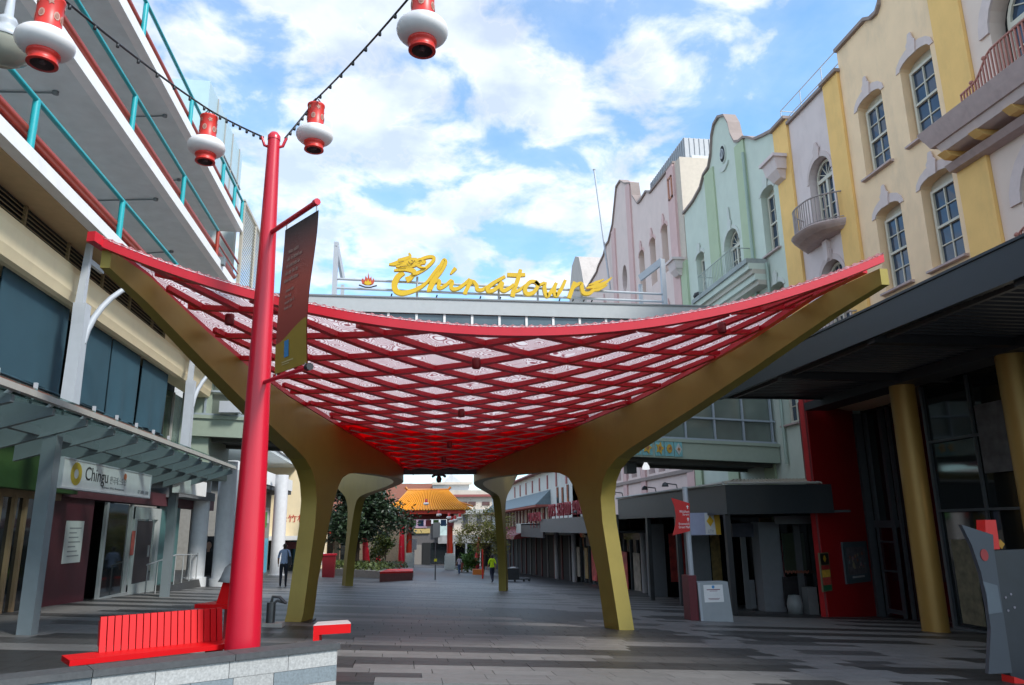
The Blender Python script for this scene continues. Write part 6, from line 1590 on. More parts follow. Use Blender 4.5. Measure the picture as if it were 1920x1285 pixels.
q = MB(); q.hexa([(c0.x+.5,13.5,gz(c0.x,13.5)-.1),(c0.x+.78,13.4,gz(c0.x,13.5)-.1),(c0.x+.85,13.66,gz(c0.x,13.5)-.1),(c0.x+.6,13.75,gz(c0.x,13.5)-.1),(c0.x+.5,13.5,bz2-.07),(c0.x+.78,13.4,bz2-.07),(c0.x+.85,13.66,bz2-.07),(c0.x+.6,13.75,bz2-.07)]); obj('plinth', q, mat('bench_darkred', (.20,.012,.015), .5), b2)
q = MB(); g0 = ony(424, 1100, 13.7); vs = []
rr = random.Random(2)
prof = []
q.lathe([(.0,.30),(.06,.28),(.13,.2),(.2,.08),(.22,0),(.0,-.02)], (g0.x+.08, 13.75, bz2+.34), 7)
for i, v in enumerate(q.v): q.v[i] = v + Vector((rr.uniform(-.03,.03), rr.uniform(-.03,.03), rr.uniform(-.03,.03)))
solo('grey_bag', q, mat('bag_grey', (.32,.33,.34), .7), 'crumpled pale grey bag on top of the dark red bench back', 'bag')
# third bench with a cut-out leg right of the wall
b3 = thing('low_bench', 'low red bench with a pale top just past the end of the granite wall', 'bench', ong(600, 1200))
h3 = gz(-1, 11)+.45
h3 = gz(-1, 11)+.52; c0, c1 = onz(588, 1172, h3), onz(658, 1168, h3); c2, c3 = onz(652, 1162.5, h3), onz(596, 1166, h3)
q = MB(); V_ = lambda p, z: (p.x, p.y, z); q.hexa([V_(c0,h3-.13),V_(c1,h3-.13),V_(c2,h3-.13),V_(c3,h3-.13),V_(c0,h3-.012),V_(c1,h3-.012),V_(c2,h3-.012),V_(c3,h3-.012)]); obj('seat', q, M_rb, b3)
q = MB(); q.hexa([V_(c0,h3-.011),V_(c1,h3-.011),V_(c2,h3-.011),V_(c3,h3-.011),V_(c0,h3),V_(c1,h3),V_(c2,h3),V_(c3,h3)]); obj('seat_top', q, mat('seat_pale', (.55,.48,.48), .5), b3)
q = MB(); k = .16; cL = c0+(c1-c0)*k; cT = c3+(c2-c3)*k; zg = gz(-1, 11)-.1; q.hexa([V_(c0,zg),V_(cL,zg),V_(cT,zg),V_(c3,zg),V_(c0,h3-.131),V_(cL,h3-.131),V_(cT,h3-.131),V_(c3,h3-.131)]); obj('leg', q, M_rb, b3)
# drinking fountain behind the pole
f0 = ong(511, 1178)
df = thing('drinking_fountain', 'small steel drinking fountain with curved taps on a pale base beside the red pole', 'drinking fountain', f0)
q = MB(); q.box((f0.x-.18, f0.y-.18, f0.z-.05), (f0.x+.2, f0.y+.18, f0.z+.1)); obj('base', q, mat('base_pale', (.48,.45,.40), .7), df)
q = MB(); q.tube([f0+Vector((-.05,0,.08)), f0+Vector((-.05,0,.48))], .085, 12); obj('pedestal', q, mat('steel_dark', (.14,.14,.14), .4, metal=.6), df)
q = MB(); q.tube([f0+Vector((-.05,0,.46)), f0+Vector((-.03,0,.58)), f0+Vector((.1,0,.57)), f0+Vector((.2,0,.47))], .03, 8); q.tube([f0+Vector((-.05,.05,.42)), f0+Vector((.05,.05,.50)), f0+Vector((.24,.05,.45))], .025, 8); obj('tap', q, MAT['steel_dark'], df)
# ------------------------------------------------------------------ right foreground: map pylon, direction sign, cabinet
yp = 10.3
py_ = thing('map_pylon', 'curved grey and navy information pylon at the right edge of the view', 'sign', ong(1880, 1290))
def pp(px, py): p = ony(px, py, yp); return (p.x, p.z)
ym = lambda a, b, d: Vector((a, yp+d, b))
q = MB(); q.prism([pp(*p) for p in ((1803,984),(1862,1003),(1864,1032),(1898,1262),(1854,1264),(1858,1180),(1853,1140),(1840,1075),(1822,1022))], ym, 0, .07); obj('blade_panel', q, mat('pylon_grey', (.055,.063,.078), .45, var=.06), py_)
q = MB(); q.prism([pp(*p) for p in ((1842,1090),(1869,1098),(1878,1148),(1853,1152),(1849,1115))], ym, -.012, -.002); obj('pale_band', q, mat('pylon_pale', (.11,.13,.15), .45), py_)
q = MB(); cx, cz = pp(1845, 1041); q.prism([(cx+.062*math.cos(i*.4), cz+.085*math.sin(i*.4)) for i in range(16)], ym, -.012, -.002); obj('round_emblem', q, mat('pylon_red', (.34,.03,.03), .5), py_)
q = MB(); q.prism([pp(*p) for p in ((1862,1033),(1990,1028),(2010,1320),(1905,1290))], ym, .06, .2); obj('map_panel', q, mat('pylon_navy', (.013,.019,.030), .35, var=.2), py_)
q = MB()
for px, py in ((1891,1121),(1901,1115),(1896,1146),(1880,1120),(1908,1140)): c = pp(px, py); q.prism([(c[0]+.018*math.cos(i), c[1]+.018*math.sin(i)) for i in range(6)], ym, .05, .058)
obj('map_dot', q, mat('pylon_dot', (.25,.22,.25), .5), py_)
q = MB(); q.prism([pp(*p) for p in ((1849,975),(1869,975),(1877,1030),(1862,1031),(1860,1002),(1850,998))], ym, .02, .2); obj('red_fin', q, mat('fin_red', (.65,.01,.008), .4), py_)
q = MB(); q.prism([pp(*p) for p in ((1896,1268),(1990,1300),(1990,1340),(1900,1330))], ym, -.05, .18); obj('red_foot', q, MAT['fin_red'], py_)
q = MB(); c = pp(1885, 1021); q.prism([(c[0],c[1]-.07),(c[0]+.06,c[1]),(c[0],c[1]+.07),(c[0]-.06,c[1])], ym, .08, .12); obj('amber_diamond', q, mat('amber_mark', (.45,.22,.01), .5), py_)
ds = thing('direction_sign', 'grey post with a curved red flag sign bearing white street names and arrows', 'sign', ong(1305, 1165))
b0 = ong(1303, 1165); yd = b0.y
def dp(px, py): p = ony(px, py, yd); return (p.x, p.z)
dm_ = lambda a, b, d: Vector((a, yd-d, b))
tpz = dp(1288, 913)[1]
q = MB(); q.tube([(b0.x, yd, b0.z-.05), (b0.x-.03, yd, tpz)], .075, 12); obj('post', q, M_stl, ds)
q = MB(); q.prism([dp(*p) for p in ((1256,934),(1290,944),(1291,996),(1259,1004),(1264,985),(1265,968),(1262,950))], dm_, .08, .12); flg = obj('red_flag', q, mat('flag_red', (.60,.012,.012), .45), ds)
fx = lambda a, b, d: dm_(a, b, d+.122)
M_wt = mat('print_white', (.8,.8,.8), .5)
def fit(px0, px1, py0, py1): a, b = dp(px0, py1), dp(px1, py0); return (a[0], b[0], a[1], b[1])
for s_, f_ in (('Wickham', (1271,1289,957,962)), ('Street', (1277,1289,963,967)), ('Brunswick', (1270,1290,980,984.5)), ('Street Mall', (1270,1290,986,991))): text('lettering', s_, 1, fx, M_wt, flg, .004, fit=fit(*f_))
q = MB()
for cx_, cy_ in ((1286, 951), (1287, 974)):
    a, b = dp(cx_, cy_); q.prism([(a-.012,b-.055),(a+.012,b-.055),(a+.012,b+.0),(a+.04,b+.0),(a,b+.05),(a-.04,b+.0),(a-.012,b+.0)], fx, 0, .004)
obj('arrow', q, M_wt, flg)
cbn = thing('bin_cabinet', 'pale grey leaning bin cabinet with a notice and maroon side, by the direction sign', 'bin', ong(1337, 1167))
k0 = ong(1316, 1167); k1 = ong(1363, 1166); hz_ = 1.02; yk = k0.y
q = MB(); q.hexa([(k0.x,yk,k0.z),(k1.x,yk,k0.z-.03),(k1.x,yk+.5,k0.z-.03),(k0.x,yk+.5,k0.z),(k0.x-.02,yk+.05,k0.z+hz_),(k1.x-.06,yk+.05,k0.z+hz_),(k1.x-.06,yk+.5,k0.z+hz_),(k0.x-.02,yk+.5,k0.z+hz_)]); obj('body', q, mat('cabinet_grey', (.34,.37,.39), .5, var=.08), cbn)
q = MB(); q.hexa([(k0.x-.02,yk-.012,k0.z),(k0.x+.05,yk-.012,k0.z),(k0.x+.05,yk-.002,k0.z),(k0.x-.02,yk-.002,k0.z),(k0.x-.03,yk+.04,k0.z+hz_),(k0.x+.04,yk+.04,k0.z+hz_),(k0.x+.04,yk+.05,k0.z+hz_),(k0.x-.03,yk+.05,k0.z+hz_)]); obj('edge_strip', q, M_stl, cbn)
nm_ = lambda a, b, d: Vector((a, yk+.05*(b-k0.z)/hz_-d, b))
na, nb_, nz0, nz1 = k0.x+.13, k1.x-.22, k0.z+.50, k0.z+.95
q = MB(); q.prism([(na,nz0),(nb_,nz0),(nb_,nz1),(na,nz1)], nm_, .004, .01); obj('notice', q, M_wt, cbn)
q = MB()
for (f0, f1, g0, g1) in ((.15,.85,.70,.745),(.3,.7,.63,.655),(.2,.8,.20,.225),(.25,.75,.14,.16)): q.prism([(na+f0*(nb_-na),nz0+g0*(nz1-nz0)),(na+f1*(nb_-na),nz0+g0*(nz1-nz0)),(na+f1*(nb_-na),nz0+g1*(nz1-nz0)),(na+f0*(nb_-na),nz0+g1*(nz1-nz0))], nm_, .011, .013)
tag(obj('print_lines', q, mat('notice_maroon', (.2,.03,.07), .5), cbn), kind='stuff')
q = MB(); c = (na+nb_)/2; q.prism([(c+.045*math.cos(i), nz1-.055+.045*math.sin(i)) for i in range(6)], nm_, .011, .014); obj('blue_crest', q, mat('crest_blue', (.08,.3,.6), .5), cbn)
q = MB(); q.hexa([(k0.x-.26,yk+.1,k0.z),(k0.x-.03,yk+.1,k0.z),(k0.x-.03,yk+.6,k0.z),(k0.x-.26,yk+.6,k0.z),(k0.x-.26,yk+.1,k0.z+1.2),(k0.x-.03,yk+.1,k0.z+1.2),(k0.x-.03,yk+.6,k0.z+1.2),(k0.x-.26,yk+.6,k0.z+1.2)]); obj('maroon_side', q, mat('bin_maroon', (.13,.012,.02), .45), cbn)
# ------------------------------------------------------------------ the far end: gate, trees, shops
YG = 88.0
def gp(px, py, y=YG): p = ony(px, py, y); return (p.x, p.z)
gt = thing('paifang_gate', 'Chinese gateway with an orange tiled roof on red columns at the end of the mall', 'gate', ong(805, 1067))
M_gred = mat('gate_red', (.50,.035,.012), .45, var=.08); M_tile = mat('gate_tile', (.70,.28,.012), .4, var=.12); M_gbase = mat('gate_base', (.50,.53,.50), .7, var=.15)
for px, pyb, pyt in ((766, 1067, 968), (843, 1068, 950)):
    x0 = gp(px, pyb)[0]; zb_ = gz(x0, YG); z1 = gp(px, pyb-26)[1]; zt_ = 4.3
    q = MB(); q.box((x0-.55, YG-.5, zb_-.3), (x0+.55, YG+.5, z1)); q.box((x0-.48, YG-.44, z1), (x0+.48, YG+.44, z1+.25)); obj('column_base', q, M_gbase, gt)
    q = MB(); q.tube([(x0, YG, z1), (x0, YG, zt_)], .33, 16); obj('gate_column', q, M_gred, gt)
xa, za = gp(700, 958); xb, zb2 = gp(882, 957)
xl, xr = gp(722, 958)[0], gp(880, 958)[0]; ze = gp(850, 957)[1]; zr_ = gp(810, 921)[1]; xrl, xrr = gp(765, 920)[0], gp(840, 920)[0]
xl = xrl - (xr-xrr)
q = MB(); dep = 2.6
E_ = [(xl, YG-dep, ze), (xr, YG-dep, ze), (xr, YG+dep, ze), (xl, YG+dep, ze)]; mid = [( (xl+xrl*1.2)/2.2, YG-dep*.45, ze+(zr_-ze)*.42), ((xr+xrr*1.2)/2.2, YG-dep*.45, ze+(zr_-ze)*.42), ((xr+xrr*1.2)/2.2, YG+dep*.45, ze+(zr_-ze)*.42), ((xl+xrl*1.2)/2.2, YG+dep*.45, ze+(zr_-ze)*.42)]
rg = [(xrl, YG-.1, zr_), (xrr, YG-.1, zr_), (xrr, YG+.1, zr_), (xrl, YG+.1, zr_)]
q.add(E_+mid+rg, [(0,1,5,4),(1,2,6,5),(2,3,7,6),(3,0,4,7),(4,5,9,8),(5,6,10,9),(6,7,11,10),(7,4,8,11),(8,9,10,11),(3,2,1,0)]); rf = obj('tiled_roof', q, M_tile, gt)
q = MB(); nT = 30
for i in range(nT+1):
    t = i/nT; a = Vector(E_[0]).lerp(Vector(E_[1]), t); b = Vector(mid[0]).lerp(Vector(mid[1]), t); c = Vector(rg[0]).lerp(Vector(rg[1]), t)
    o_ = Vector((0, -.05, .05)); q.tube([a+o_, b+o_, c+o_], .075, 5)
tag(obj('tile_rib', q, M_tile, rf), kind='stuff')
q = MB(); q.tube([(xrl-.3, YG, zr_+.45), (xrl, YG, zr_+.12), (xrr, YG, zr_+.12), (xrr+.3, YG, zr_+.45)], .16, 8)
for a, b, c in ((1, 1, 1), (0, 0, 0)): q.tube([Vector(rg[a]), Vector(mid[a]), Vector(E_[a]) + Vector((.2 if a else -.2, -.1, .35))], .11, 6)
obj('ridge', q, mat('ridge_tile', (.50,.17,.02), .4), rf)
q = MB(); q.box((xl+.6, YG-dep+.25, ze-.42), (xr-.6, YG+dep-.25, ze-.02)); obj('eave_beam', q, M_gred, gt)
q = MB(); q.box((gp(760,970)[0], YG-.5, ze-1.0), (gp(850,970)[0], YG+.5, ze-.42)); obj('lintel', q, mat('gate_darkred', (.20,.02,.02), .5), gt)
q = MB()
for k in range(6):
    x0 = gp(770+k*14, 980)[0]; q.box((x0, YG-.55, ze-1.75), (x0+.62, YG-.3, ze-1.05), k % 3)
obj('painted_frieze', q, [mat('fr_green', (.08,.22,.03), .5), mat('fr_blue', (.04,.13,.28), .5), mat('fr_red', (.35,.05,.06), .5)], gt)
# white fringe lanterns by the gate
LB = {799: 'against the orange gate roof', 823: 'under the middle of the red gate eave', 842: 'topmost of the cluster at the right gate column', 846: 'second of the cluster at the right gate column', 853: 'right end of the cluster at the right gate column', 862: 'just left of the feathery tree crown'}
for px, py in ((799,945),(823,966),(842,971),(846,978),(853,976),(862,972)):
    c = ony(px, py, 72); t = thing('lantern', 'tiny white and red lantern ' + LB[px], 'lantern', c, 'tiny lanterns before the far gate')
    q = MB(); q.lathe([(0,-.14),(.2,-.1),(.26,0),(.2,.12),(.0,.14)], c, 10); obj('globe', q, M_lw, t)
    q = MB(); q.lathe([(.12,.12),(.12,.45),(0,.46)], c, 8); obj('red_drum', q, M_lr, t)
# leaning red light poles further down
for (pb_, pt_, y, lab) in (((688,1066),(683,985),62,'leaning red pole left of the gate, behind the round tree'), ((752,1065),(754,975),66,'straight dark red pole just left of the gate'), ((892,1066),(899,1008),80,'leaning red pole right of the gate beside a round shrub'), ((708,1067),(709,1035),70,'short red pole among the saplings left of the gate')):
    a = ony(*pb_, y); b = ony(*pt_, y); a.z = gz(a.x, a.y)-.1; q = MB(); q.tube([a, b], [.34, .16], 10); solo('red_pole', q, M_redpole, lab, 'pole')
# ---- trees
def leaves(mb, c, rx, ry, rz, n, size, seed, mi_n=3, gap=.0):
    rr = random.Random(seed); clumps = [(Vector((rr.gauss(0,.45), rr.gauss(0,.45), rr.gauss(0,.45))), rr.uniform(.22, .42)) for _ in range(34)]
    for _ in range(n):
        cc, cr_ = rr.choice(clumps)
        if cc.length > 1: cc = cc/cc.length
        p = cc + Vector((rr.gauss(0,1), rr.gauss(0,1), rr.gauss(0,1)))*cr_*.5
        p = Vector((c[0]+p.x*rx, c[1]+p.y*ry, c[2]+p.z*rz))
        u = Vector((rr.gauss(0,1), rr.gauss(0,1), rr.gauss(0,.6))).normalized(); v = u.cross(Vector((rr.gauss(0,1), rr.gauss(0,1), rr.gauss(0,1)))).normalized(); s_ = size*rr.uniform(.6, 1.3)
        mb.add([p-u*s_, p+v*s_*.45, p+u*s_, p-v*s_*.45], [(0,1,2,3)], rr.randrange(mi_n))
M_bark = mat('bark', (.07,.05,.035), .9, bump=.3)
def tree(lab, base, top_c, r3, n, size, mats, seed, trunk_r, name='street_tree', limbs=5):
    t = thing(name, lab, 'tree', base); rr = random.Random(seed)
    q = MB(); b = Vector(base); c = Vector(top_c); q.tube([b-Vector((0,0,.2)), b.lerp(c, .5)+Vector((.08,0,0)), c], [trunk_r, trunk_r*.75, trunk_r*.3], 8)
    for k in range(limbs):
        a = 2*math.pi*k/limbs+rr.random(); s_ = b.lerp(c, .45+.1*rr.random()); e = c+Vector((math.cos(a)*r3[0]*.6, math.sin(a)*r3[1]*.6, r3[2]*rr.uniform(-.1,.5))); q.tube([s_, s_.lerp(e, .5)+Vector((0,0,.15)), e], [trunk_r*.5, trunk_r*.3, trunk_r*.08], 5)
    obj('trunk', q, M_bark, t)
    q = MB(); leaves(q, c, *r3, n, size, seed, len(mats)); obj('crown', q, mats, t); return t
LD = [mat('leaf_dark_a', (.016,.040,.015), .45), mat('leaf_dark_b', (.030,.062,.025), .4), mat('leaf_dark_c', (.05,.075,.045), .3)]
LM = [mat('leaf_mid_a', (.05,.08,.014), .5), mat('leaf_mid_b', (.09,.12,.02), .5)]
LY = [mat('leaf_yel_a', (.26,.26,.04), .55), mat('leaf_yel_b', (.34,.31,.06), .55), mat('leaf_yel_c', (.13,.13,.03), .55)]
c = ony(672, 952, 58); b = ong(672, 1072); b = Vector((ony(668, 1072, 58).x, 58, gz(ony(668,1072,58).x, 58)))
tree('big round dark green tree with glossy leaves behind the left rear canopy leg', b, (c.x, 58, c.z), (3.4, 3.0, 2.8), 24000, .17, LD, 4, .16)
c = ony(912, 1004, 70); b = Vector((ony(905,1075,70).x, 70, gz(ony(905,1075,70).x, 70)))
tree('feathery yellow green tree right of the gateway', b, (c.x, 70, c.z+.2), (2.5, 2.0, 2.1), 9000, .085, LY, 8, .11)
for px, py, y, r_, n, lab in ((709,1030,66,(1.1,1.0,1.5),900,'slim yellow green sapling between the two red poles'), (722,1015,64,(.9,.9,1.2),700,'small light green sapling under the dark tree')):
    c = ony(px, py, y); b = Vector((c.x, y, gz(c.x, y))); tree(lab, b, (c.x, y, c.z), r_, n, .16, LM, px, .05, 'sapling', 3)
c = ony(876, 1050, 78); q = MB(); leaves(q, (c.x, 78, c.z), 1.15, 1.1, 1.25, 1500, .14, 12, 2); sb = thing('round_shrub', 'round clipped green shrub beside the gateway path', 'shrub', (c.x, 78, gz(c.x, 78))); obj('foliage', q, [mat('shrub_a', (.04,.10,.01), .5), mat('shrub_b', (.07,.15,.015), .5)], sb)
q = MB(); q.tube([(c.x, 78, gz(c.x, 78)-.1), (c.x, 78, c.z-.4)], .06, 6); obj('stem', q, M_bark, sb)
# planters
def planter(cs, h, lab, seat=None):
    t = thing('planter', lab, 'planter', cs[0]); n = len(cs); q = MB(); vs = [Vector(p)-Vector((0,0,.2)) for p in cs] + [Vector(p)+Vector((0,0,h)) for p in cs]; q.add(vs, [tuple(range(n, 2*n))] + [(i, (i+1) % n, n+(i+1) % n, n+i) for i in range(n)]); obj('curb', q, mat('planter_stone', (.26,.24,.22), .7, var=.2), t); return t
P0 = [ong(622, 1079), ong(712, 1085), ong(775, 1083), ong(775, 1075), ong(640, 1070)]
pt = planter(P0, .42, 'low stone planter with ground cover and a red seat edge below the dark tree')
q = MB(); rr = random.Random(4)
for _ in range(2600):
    f, g_ = rr.random(), rr.random(); p = Vector(P0[0]).lerp(Vector(P0[1]), f*.95).lerp(Vector(P0[4]).lerp(Vector(P0[3]), f*.95), g_); p.z += .4+rr.random()*.5; s_ = .13; u = Vector((rr.gauss(0,1), rr.gauss(0,1), rr.gauss(0,1))).normalized(); v = u.cross(Vector((0,0,1))).normalized(); q.add([p-u*s_, p+v*s_*.5, p+u*s_, p-v*s_*.5], [(0,1,2,3)], rr.randrange(2))
tag(obj('ground_cover', q, LM, pt), kind='stuff')
q = MB(); A, B, C_, D = ong(712, 1076, .45), ong(774, 1074, .45), ong(774, 1069, .45), ong(728, 1070, .45); hv = Vector((0,0,.09)); q.hexa([A,B,C_,D,A+hv,B+hv,C_+hv,D+hv]); obj('seat', q, M_rb, pt)
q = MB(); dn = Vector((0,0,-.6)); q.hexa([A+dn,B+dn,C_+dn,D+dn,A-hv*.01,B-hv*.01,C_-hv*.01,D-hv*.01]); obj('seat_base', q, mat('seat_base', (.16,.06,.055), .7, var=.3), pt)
# red bins and low red blocks
def rbox(px0, px1, pyb, pyt, lab, nm, mm, dy=.7, lid=True):
    a, b = ong(px0, pyb), ong(px1, pyb); y = (a.y+b.y)/2; h = ony(px0, pyt, y).z; t = thing(nm, lab, 'bin' if lid else 'seat', Vector(((a.x+b.x)/2, y, gz(a.x, y))))
    x0, x1 = ony(px0, pyb, y).x, ony(px1, pyb, y).x; zb3 = gz(x0, y)-.05
    q = MB(); q.hexa([(x0+.05,y,zb3),(x1-.05,y,zb3),(x1-.05,y+dy,zb3),(x0+.05,y+dy,zb3),(x0,y,h-.1),(x1,y,h-.1),(x1,y+dy,h-.1),(x0,y+dy,h-.1)]); obj('body', q, mm, t)
    q = MB(); q.box((x0-.05, y-.05, h-.1), (x1+.05, y+dy+.05, h)); obj('lid', q, M_redpole, t)
rbox(602, 627, 1083, 1039, 'square red bin beside the left gold leg, further down', 'street_bin', mat('bin_red', (.28,.012,.02), .45))
rbox(566, 585, 1090, 1062, 'low dark red seat block partly behind the left gold leg', 'seat_block', MAT['bin_red'], lid=False)
# white van
vy = 66.0
def vp_(px, py): p = ony(px, py, vy); return (p.x, p.z)
vn = thing('white_van', 'white van parked beyond the left gold leg', 'van', ong(592, 1068))
zg = gz(ony(592,1068,vy).x, vy); x0, x1 = ony(560,1060,vy).x, ony(606,1060,vy).x
vm = lambda a, b, d: Vector((a, vy+d, b))
q = MB(); q.prism([(x0,zg+.35),(x1,zg+.35),(x1,zg+1.2),(x1-.35,zg+1.35),(x1-.9,zg+2.15),(x0,zg+2.25)], vm, 0, 1.9); obj('body', q, M_white, vn)
q = MB(); q.prism([(x1-.42,zg+1.38),(x1-.92,zg+2.05),(x1-1.6,zg+2.08),(x1-1.6,zg+1.38)], vm, -.02, 0); q.add([(x1-.33,vy+.1,zg+1.36),(x1-.33,vy+1.8,zg+1.36),(x1-.86,vy+1.75,zg+2.1),(x1-.86,vy+.15,zg+2.1)], [(0,1,2,3)]); obj('window', q, G_win, vn)
for xx in (x0+.5, x1-.55):
    q = MB(); q.tube([(xx, vy-.03, zg+.36), (xx, vy+.2, zg+.36)], .34, 16); obj('wheel', q, M_blk, vn)
# left far shops: yellow pillar, red awning
lf = thing('red_awning_shop', 'small shop with a bright red awning and yellow pillar behind the dark tree', 'shop', ong(640, 1066))
ys = 80.0
def lp(px, py): p = ony(px, py, ys); return p.x, p.z
q = MB(); a, b = lp(560, 975), lp(760, 1066); q.box((a[0], ys, b[1]-.5), (b[0], ys+8, a[1])); obj('wall', q, mat('shop_brown', (.22,.17,.12), .7, var=.3), lf)
q = MB(); a, b = lp(614, 984), lp(652, 1000); q.hexa([(a[0],ys-2.2,b[1]),(b[0],ys-2.2,b[1]),(b[0],ys,b[1]),(a[0],ys,b[1]),(a[0]+.3,ys-2.2,b[1]+.8),(b[0],ys-2.2,b[1]+.8),(b[0],ys,a[1]+.3),(a[0]+.3,ys,a[1]+.3)]); obj('awning', q, mat('awning_bright', (.62,.03,.015), .5), lf)
q = MB(); a, b = lp(590, 1000), lp(612, 1066); q.box((a[0], ys-1.2, b[1]-.3), (b[0], ys, a[1])); obj('pillar', q, mat('pillar_yellow', (.55,.33,.04), .6), lf)
for px in (616, 628, 640, 655):
    a, b = lp(px, 1006), lp(px+7, 1060); q = MB(); q.box((a[0], ys-.06, b[1]), (b[0], ys, a[1])); obj('window', q, G_dark, lf)
# far street crossing and its facades
def far(nm, lab, px0, px1, py0, py1, y, dep, mm, cat='building'):
    a, b = ony(px0, py0, y), ony(px1, py1, y); t = thing(nm, lab, cat, ((a.x+b.x)/2, y, gz(a.x, y))); q = MB(); q.box((a.x, y, b.z), (b.x, y+dep, a.z)); obj('wall', q, mm, t); return t
def onf(par, nm, px0, px1, py0, py1, y, mm, th=.3): a, b = ony(px0, py0, y), ony(px1, py1, y); q = MB(); q.box((a.x, y-th, b.z), (b.x, y, a.z)); return obj(nm, q, mm, par)
yf_ = 128.0
M_fw = mat('far_white', (.60,.61,.62), .7, dirt=.15); M_fc = mat('far_cream', (.58,.50,.42), .7, dirt=.2); M_fb = mat('far_brick', (.33,.13,.09), .8, var=.2)
b1 = far('brick_building', 'red brick roofed building behind the left end of the gate roof', 600, 812, 908, 1060, yf_+6, 14, M_fb)
b2_ = far('classical_building', 'white classical building with a pediment behind the gate roof', 812, 880, 908, 1060, yf_+4, 14, M_fw)
q = MB(); pts = [ony(px, py, yf_+3.5) for px, py in ((826,909),(872,909),(846,889))]; q.prism([(p.x, p.z) for p in pts], lambda a, b, d: Vector((a, yf_+3.4+d, b)), 0, 3); obj('pediment', q, M_fw, b2_)
onf(b2_, 'cornice', 810, 884, 905, 909, yf_+4, M_fc, .8)
b3_ = far('cream_hotel', 'cream two storey building with dark windows and an iron balcony right of the gate', 838, 990, 925, 1062, yf_, 12, M_fc)
onf(b3_, 'parapet', 836, 992, 920, 928, yf_, M_fc, .6); onf(b3_, 'red_coping', 836, 992, 928, 931, yf_, mat('far_redtrim', (.28,.08,.07), .6), .7)
for i, px in enumerate((862, 878, 904, 930, 956)): w_ = onf(b3_, 'window', px, px+14, 941, 948, yf_, mat('far_window', (.12,.06,.055), .4), .1)
onf(b3_, 'balcony_rail', 836, 992, 956, 963, yf_, mat('far_lace', (.45,.44,.42), .6, var=.5, scale=4), 1.2)
for px in (842, 868, 894, 920, 946): onf(b3_, 'upper_window', px, px+9, 966, 990, yf_, mat('far_shade', (.10,.09,.09), .5), .1)
onf(b3_, 'street_awning', 820, 992, 1004, 1016, yf_, mat('far_awning', (.30,.29,.28), .6, var=.4, scale=1.5), 3)
onf(b3_, 'dark_shops', 820, 992, 1016, 1060, yf_, M_dark, .2)
for px in (848, 870, 895, 920): onf(b3_, 'post', px, px+3, 1016, 1060, yf_, M_pier, 3)
sb_ = far('corner_shop', 'dark fronted shops with white signs seen through the gate', 768, 838, 965, 1062, yf_-2, 10, mat('far_dark', (.11,.10,.10), .6, var=.3))
onf(sb_, 'picture_panel', 776, 800, 972, 990, yf_-2, mat('far_pict', (.30,.20,.25), .5, var=.9, scale=1.2), .2)
onf(sb_, 'yellow_band', 776, 806, 992, 1000, yf_-2, mat('far_yellow', (.48,.34,.12), .5, var=.3), .3)
onf(sb_, 'white_sign', 806, 838, 973, 982, yf_-2, M_fw, .3); onf(sb_, 'grey_sign', 812, 824, 982, 1006, yf_-2, mat('far_greysign', (.25,.28,.28), .5), .4); onf(sb_, 'pale_sign', 824, 838, 985, 1012, yf_-2, mat('far_palesign', (.45,.55,.52), .5, var=.25, scale=2), .35)
onf(sb_, 'shutter', 776, 790, 1022, 1060, yf_-2, mat('far_shutter', (.22,.20,.18), .6), .15); onf(sb_, 'doorway', 792, 806, 1018, 1060, yf_-2, M_dark, .15); onf(sb_, 'shop_glass', 808, 838, 1018, 1056, yf_-2, G_dark, .15)
lfar = far('old_shopfront', 'dull shopfront with white framed windows far left of the gate', 560, 770, 1000, 1064, yf_-6, 10, mat('far_tan', (.25,.22,.18), .7, var=.3))
for px in (722, 734): onf(lfar, 'window', px, px+10, 1026, 1040, yf_-6, G_dark, .1); onf(lfar, 'window', px, px+10, 1042, 1050, yf_-6, G_dark, .1)
q = MB(); a, b = ony(300, 1053, 104), ony(1500, 1062, 106)
q.add([(-70, 96, gz(-70, 96)+.02), (70, 96, gz(70, 96)+.02), (70, 112, gz(70, 112)+.02), (-70, 112, gz(-70, 112)+.02)], [(0,1,2,3)]); road = obj('cross_street', q, mat('asphalt', (.055,.056,.06), .8, var=.2)); tag(road, kind='structure')
# small far signs and posts
p = ony(816, 1087, 50); q = MB(); q.tube([(p.x, 50, gz(p.x, 50)-.05), (p.x, 50, ony(818, 985, 50).z)], .04, 6); ps = thing('sign_post', 'thin grey sign post with a yellow tag in the middle of the mall', 'sign', (p.x, 50, gz(p.x, 50))); obj('post', q, M_frame, ps)
a, b = ony(812, 980, 50), ony(825, 1008, 50); q = MB(); q.box((a.x, 49.95, b.z), (b.x, 50.0, a.z)); obj('plate', q, mat('plate_grey', (.22,.24,.24), .5), ps)
a, b = ony(814, 1048, 50), ony(819, 1053, 50); q = MB(); q.box((a.x, 49.93, b.z), (b.x, 49.97, a.z)); obj('tag', q, mat('tag_yellow', (.6,.6,.03), .5), ps)
p = ony(775, 1020, 92); q = MB(); a, b = ony(772, 1011, 92), ony(781, 1031, 92); q.box((a.x, 91.9, b.z), (b.x, 92, a.z)); q.tube([((a.x+b.x)/2, 92, gz(a.x, 92)), ((a.x+b.x)/2, 92, b.z)], .05, 6); solo('white_sign', q, M_fw, 'small white street sign beside the left gate column', 'sign')
q = MB(); a = ony(744, 1031, 90); q.prism([(a.x+.28*math.cos(i*.4), a.z+.42*math.sin(i*.4)) for i in range(16)], lambda u, v, d: Vector((u, 90+d, v)), 0, .05); q.tube([(a.x, 90.03, gz(a.x, 90)), (a.x, 90.03, a.z)], .05, 6); solo('round_sign', q, mat('sign_blue', (.03,.25,.55), .5), 'round blue sign on a post left of the gate', 'sign')
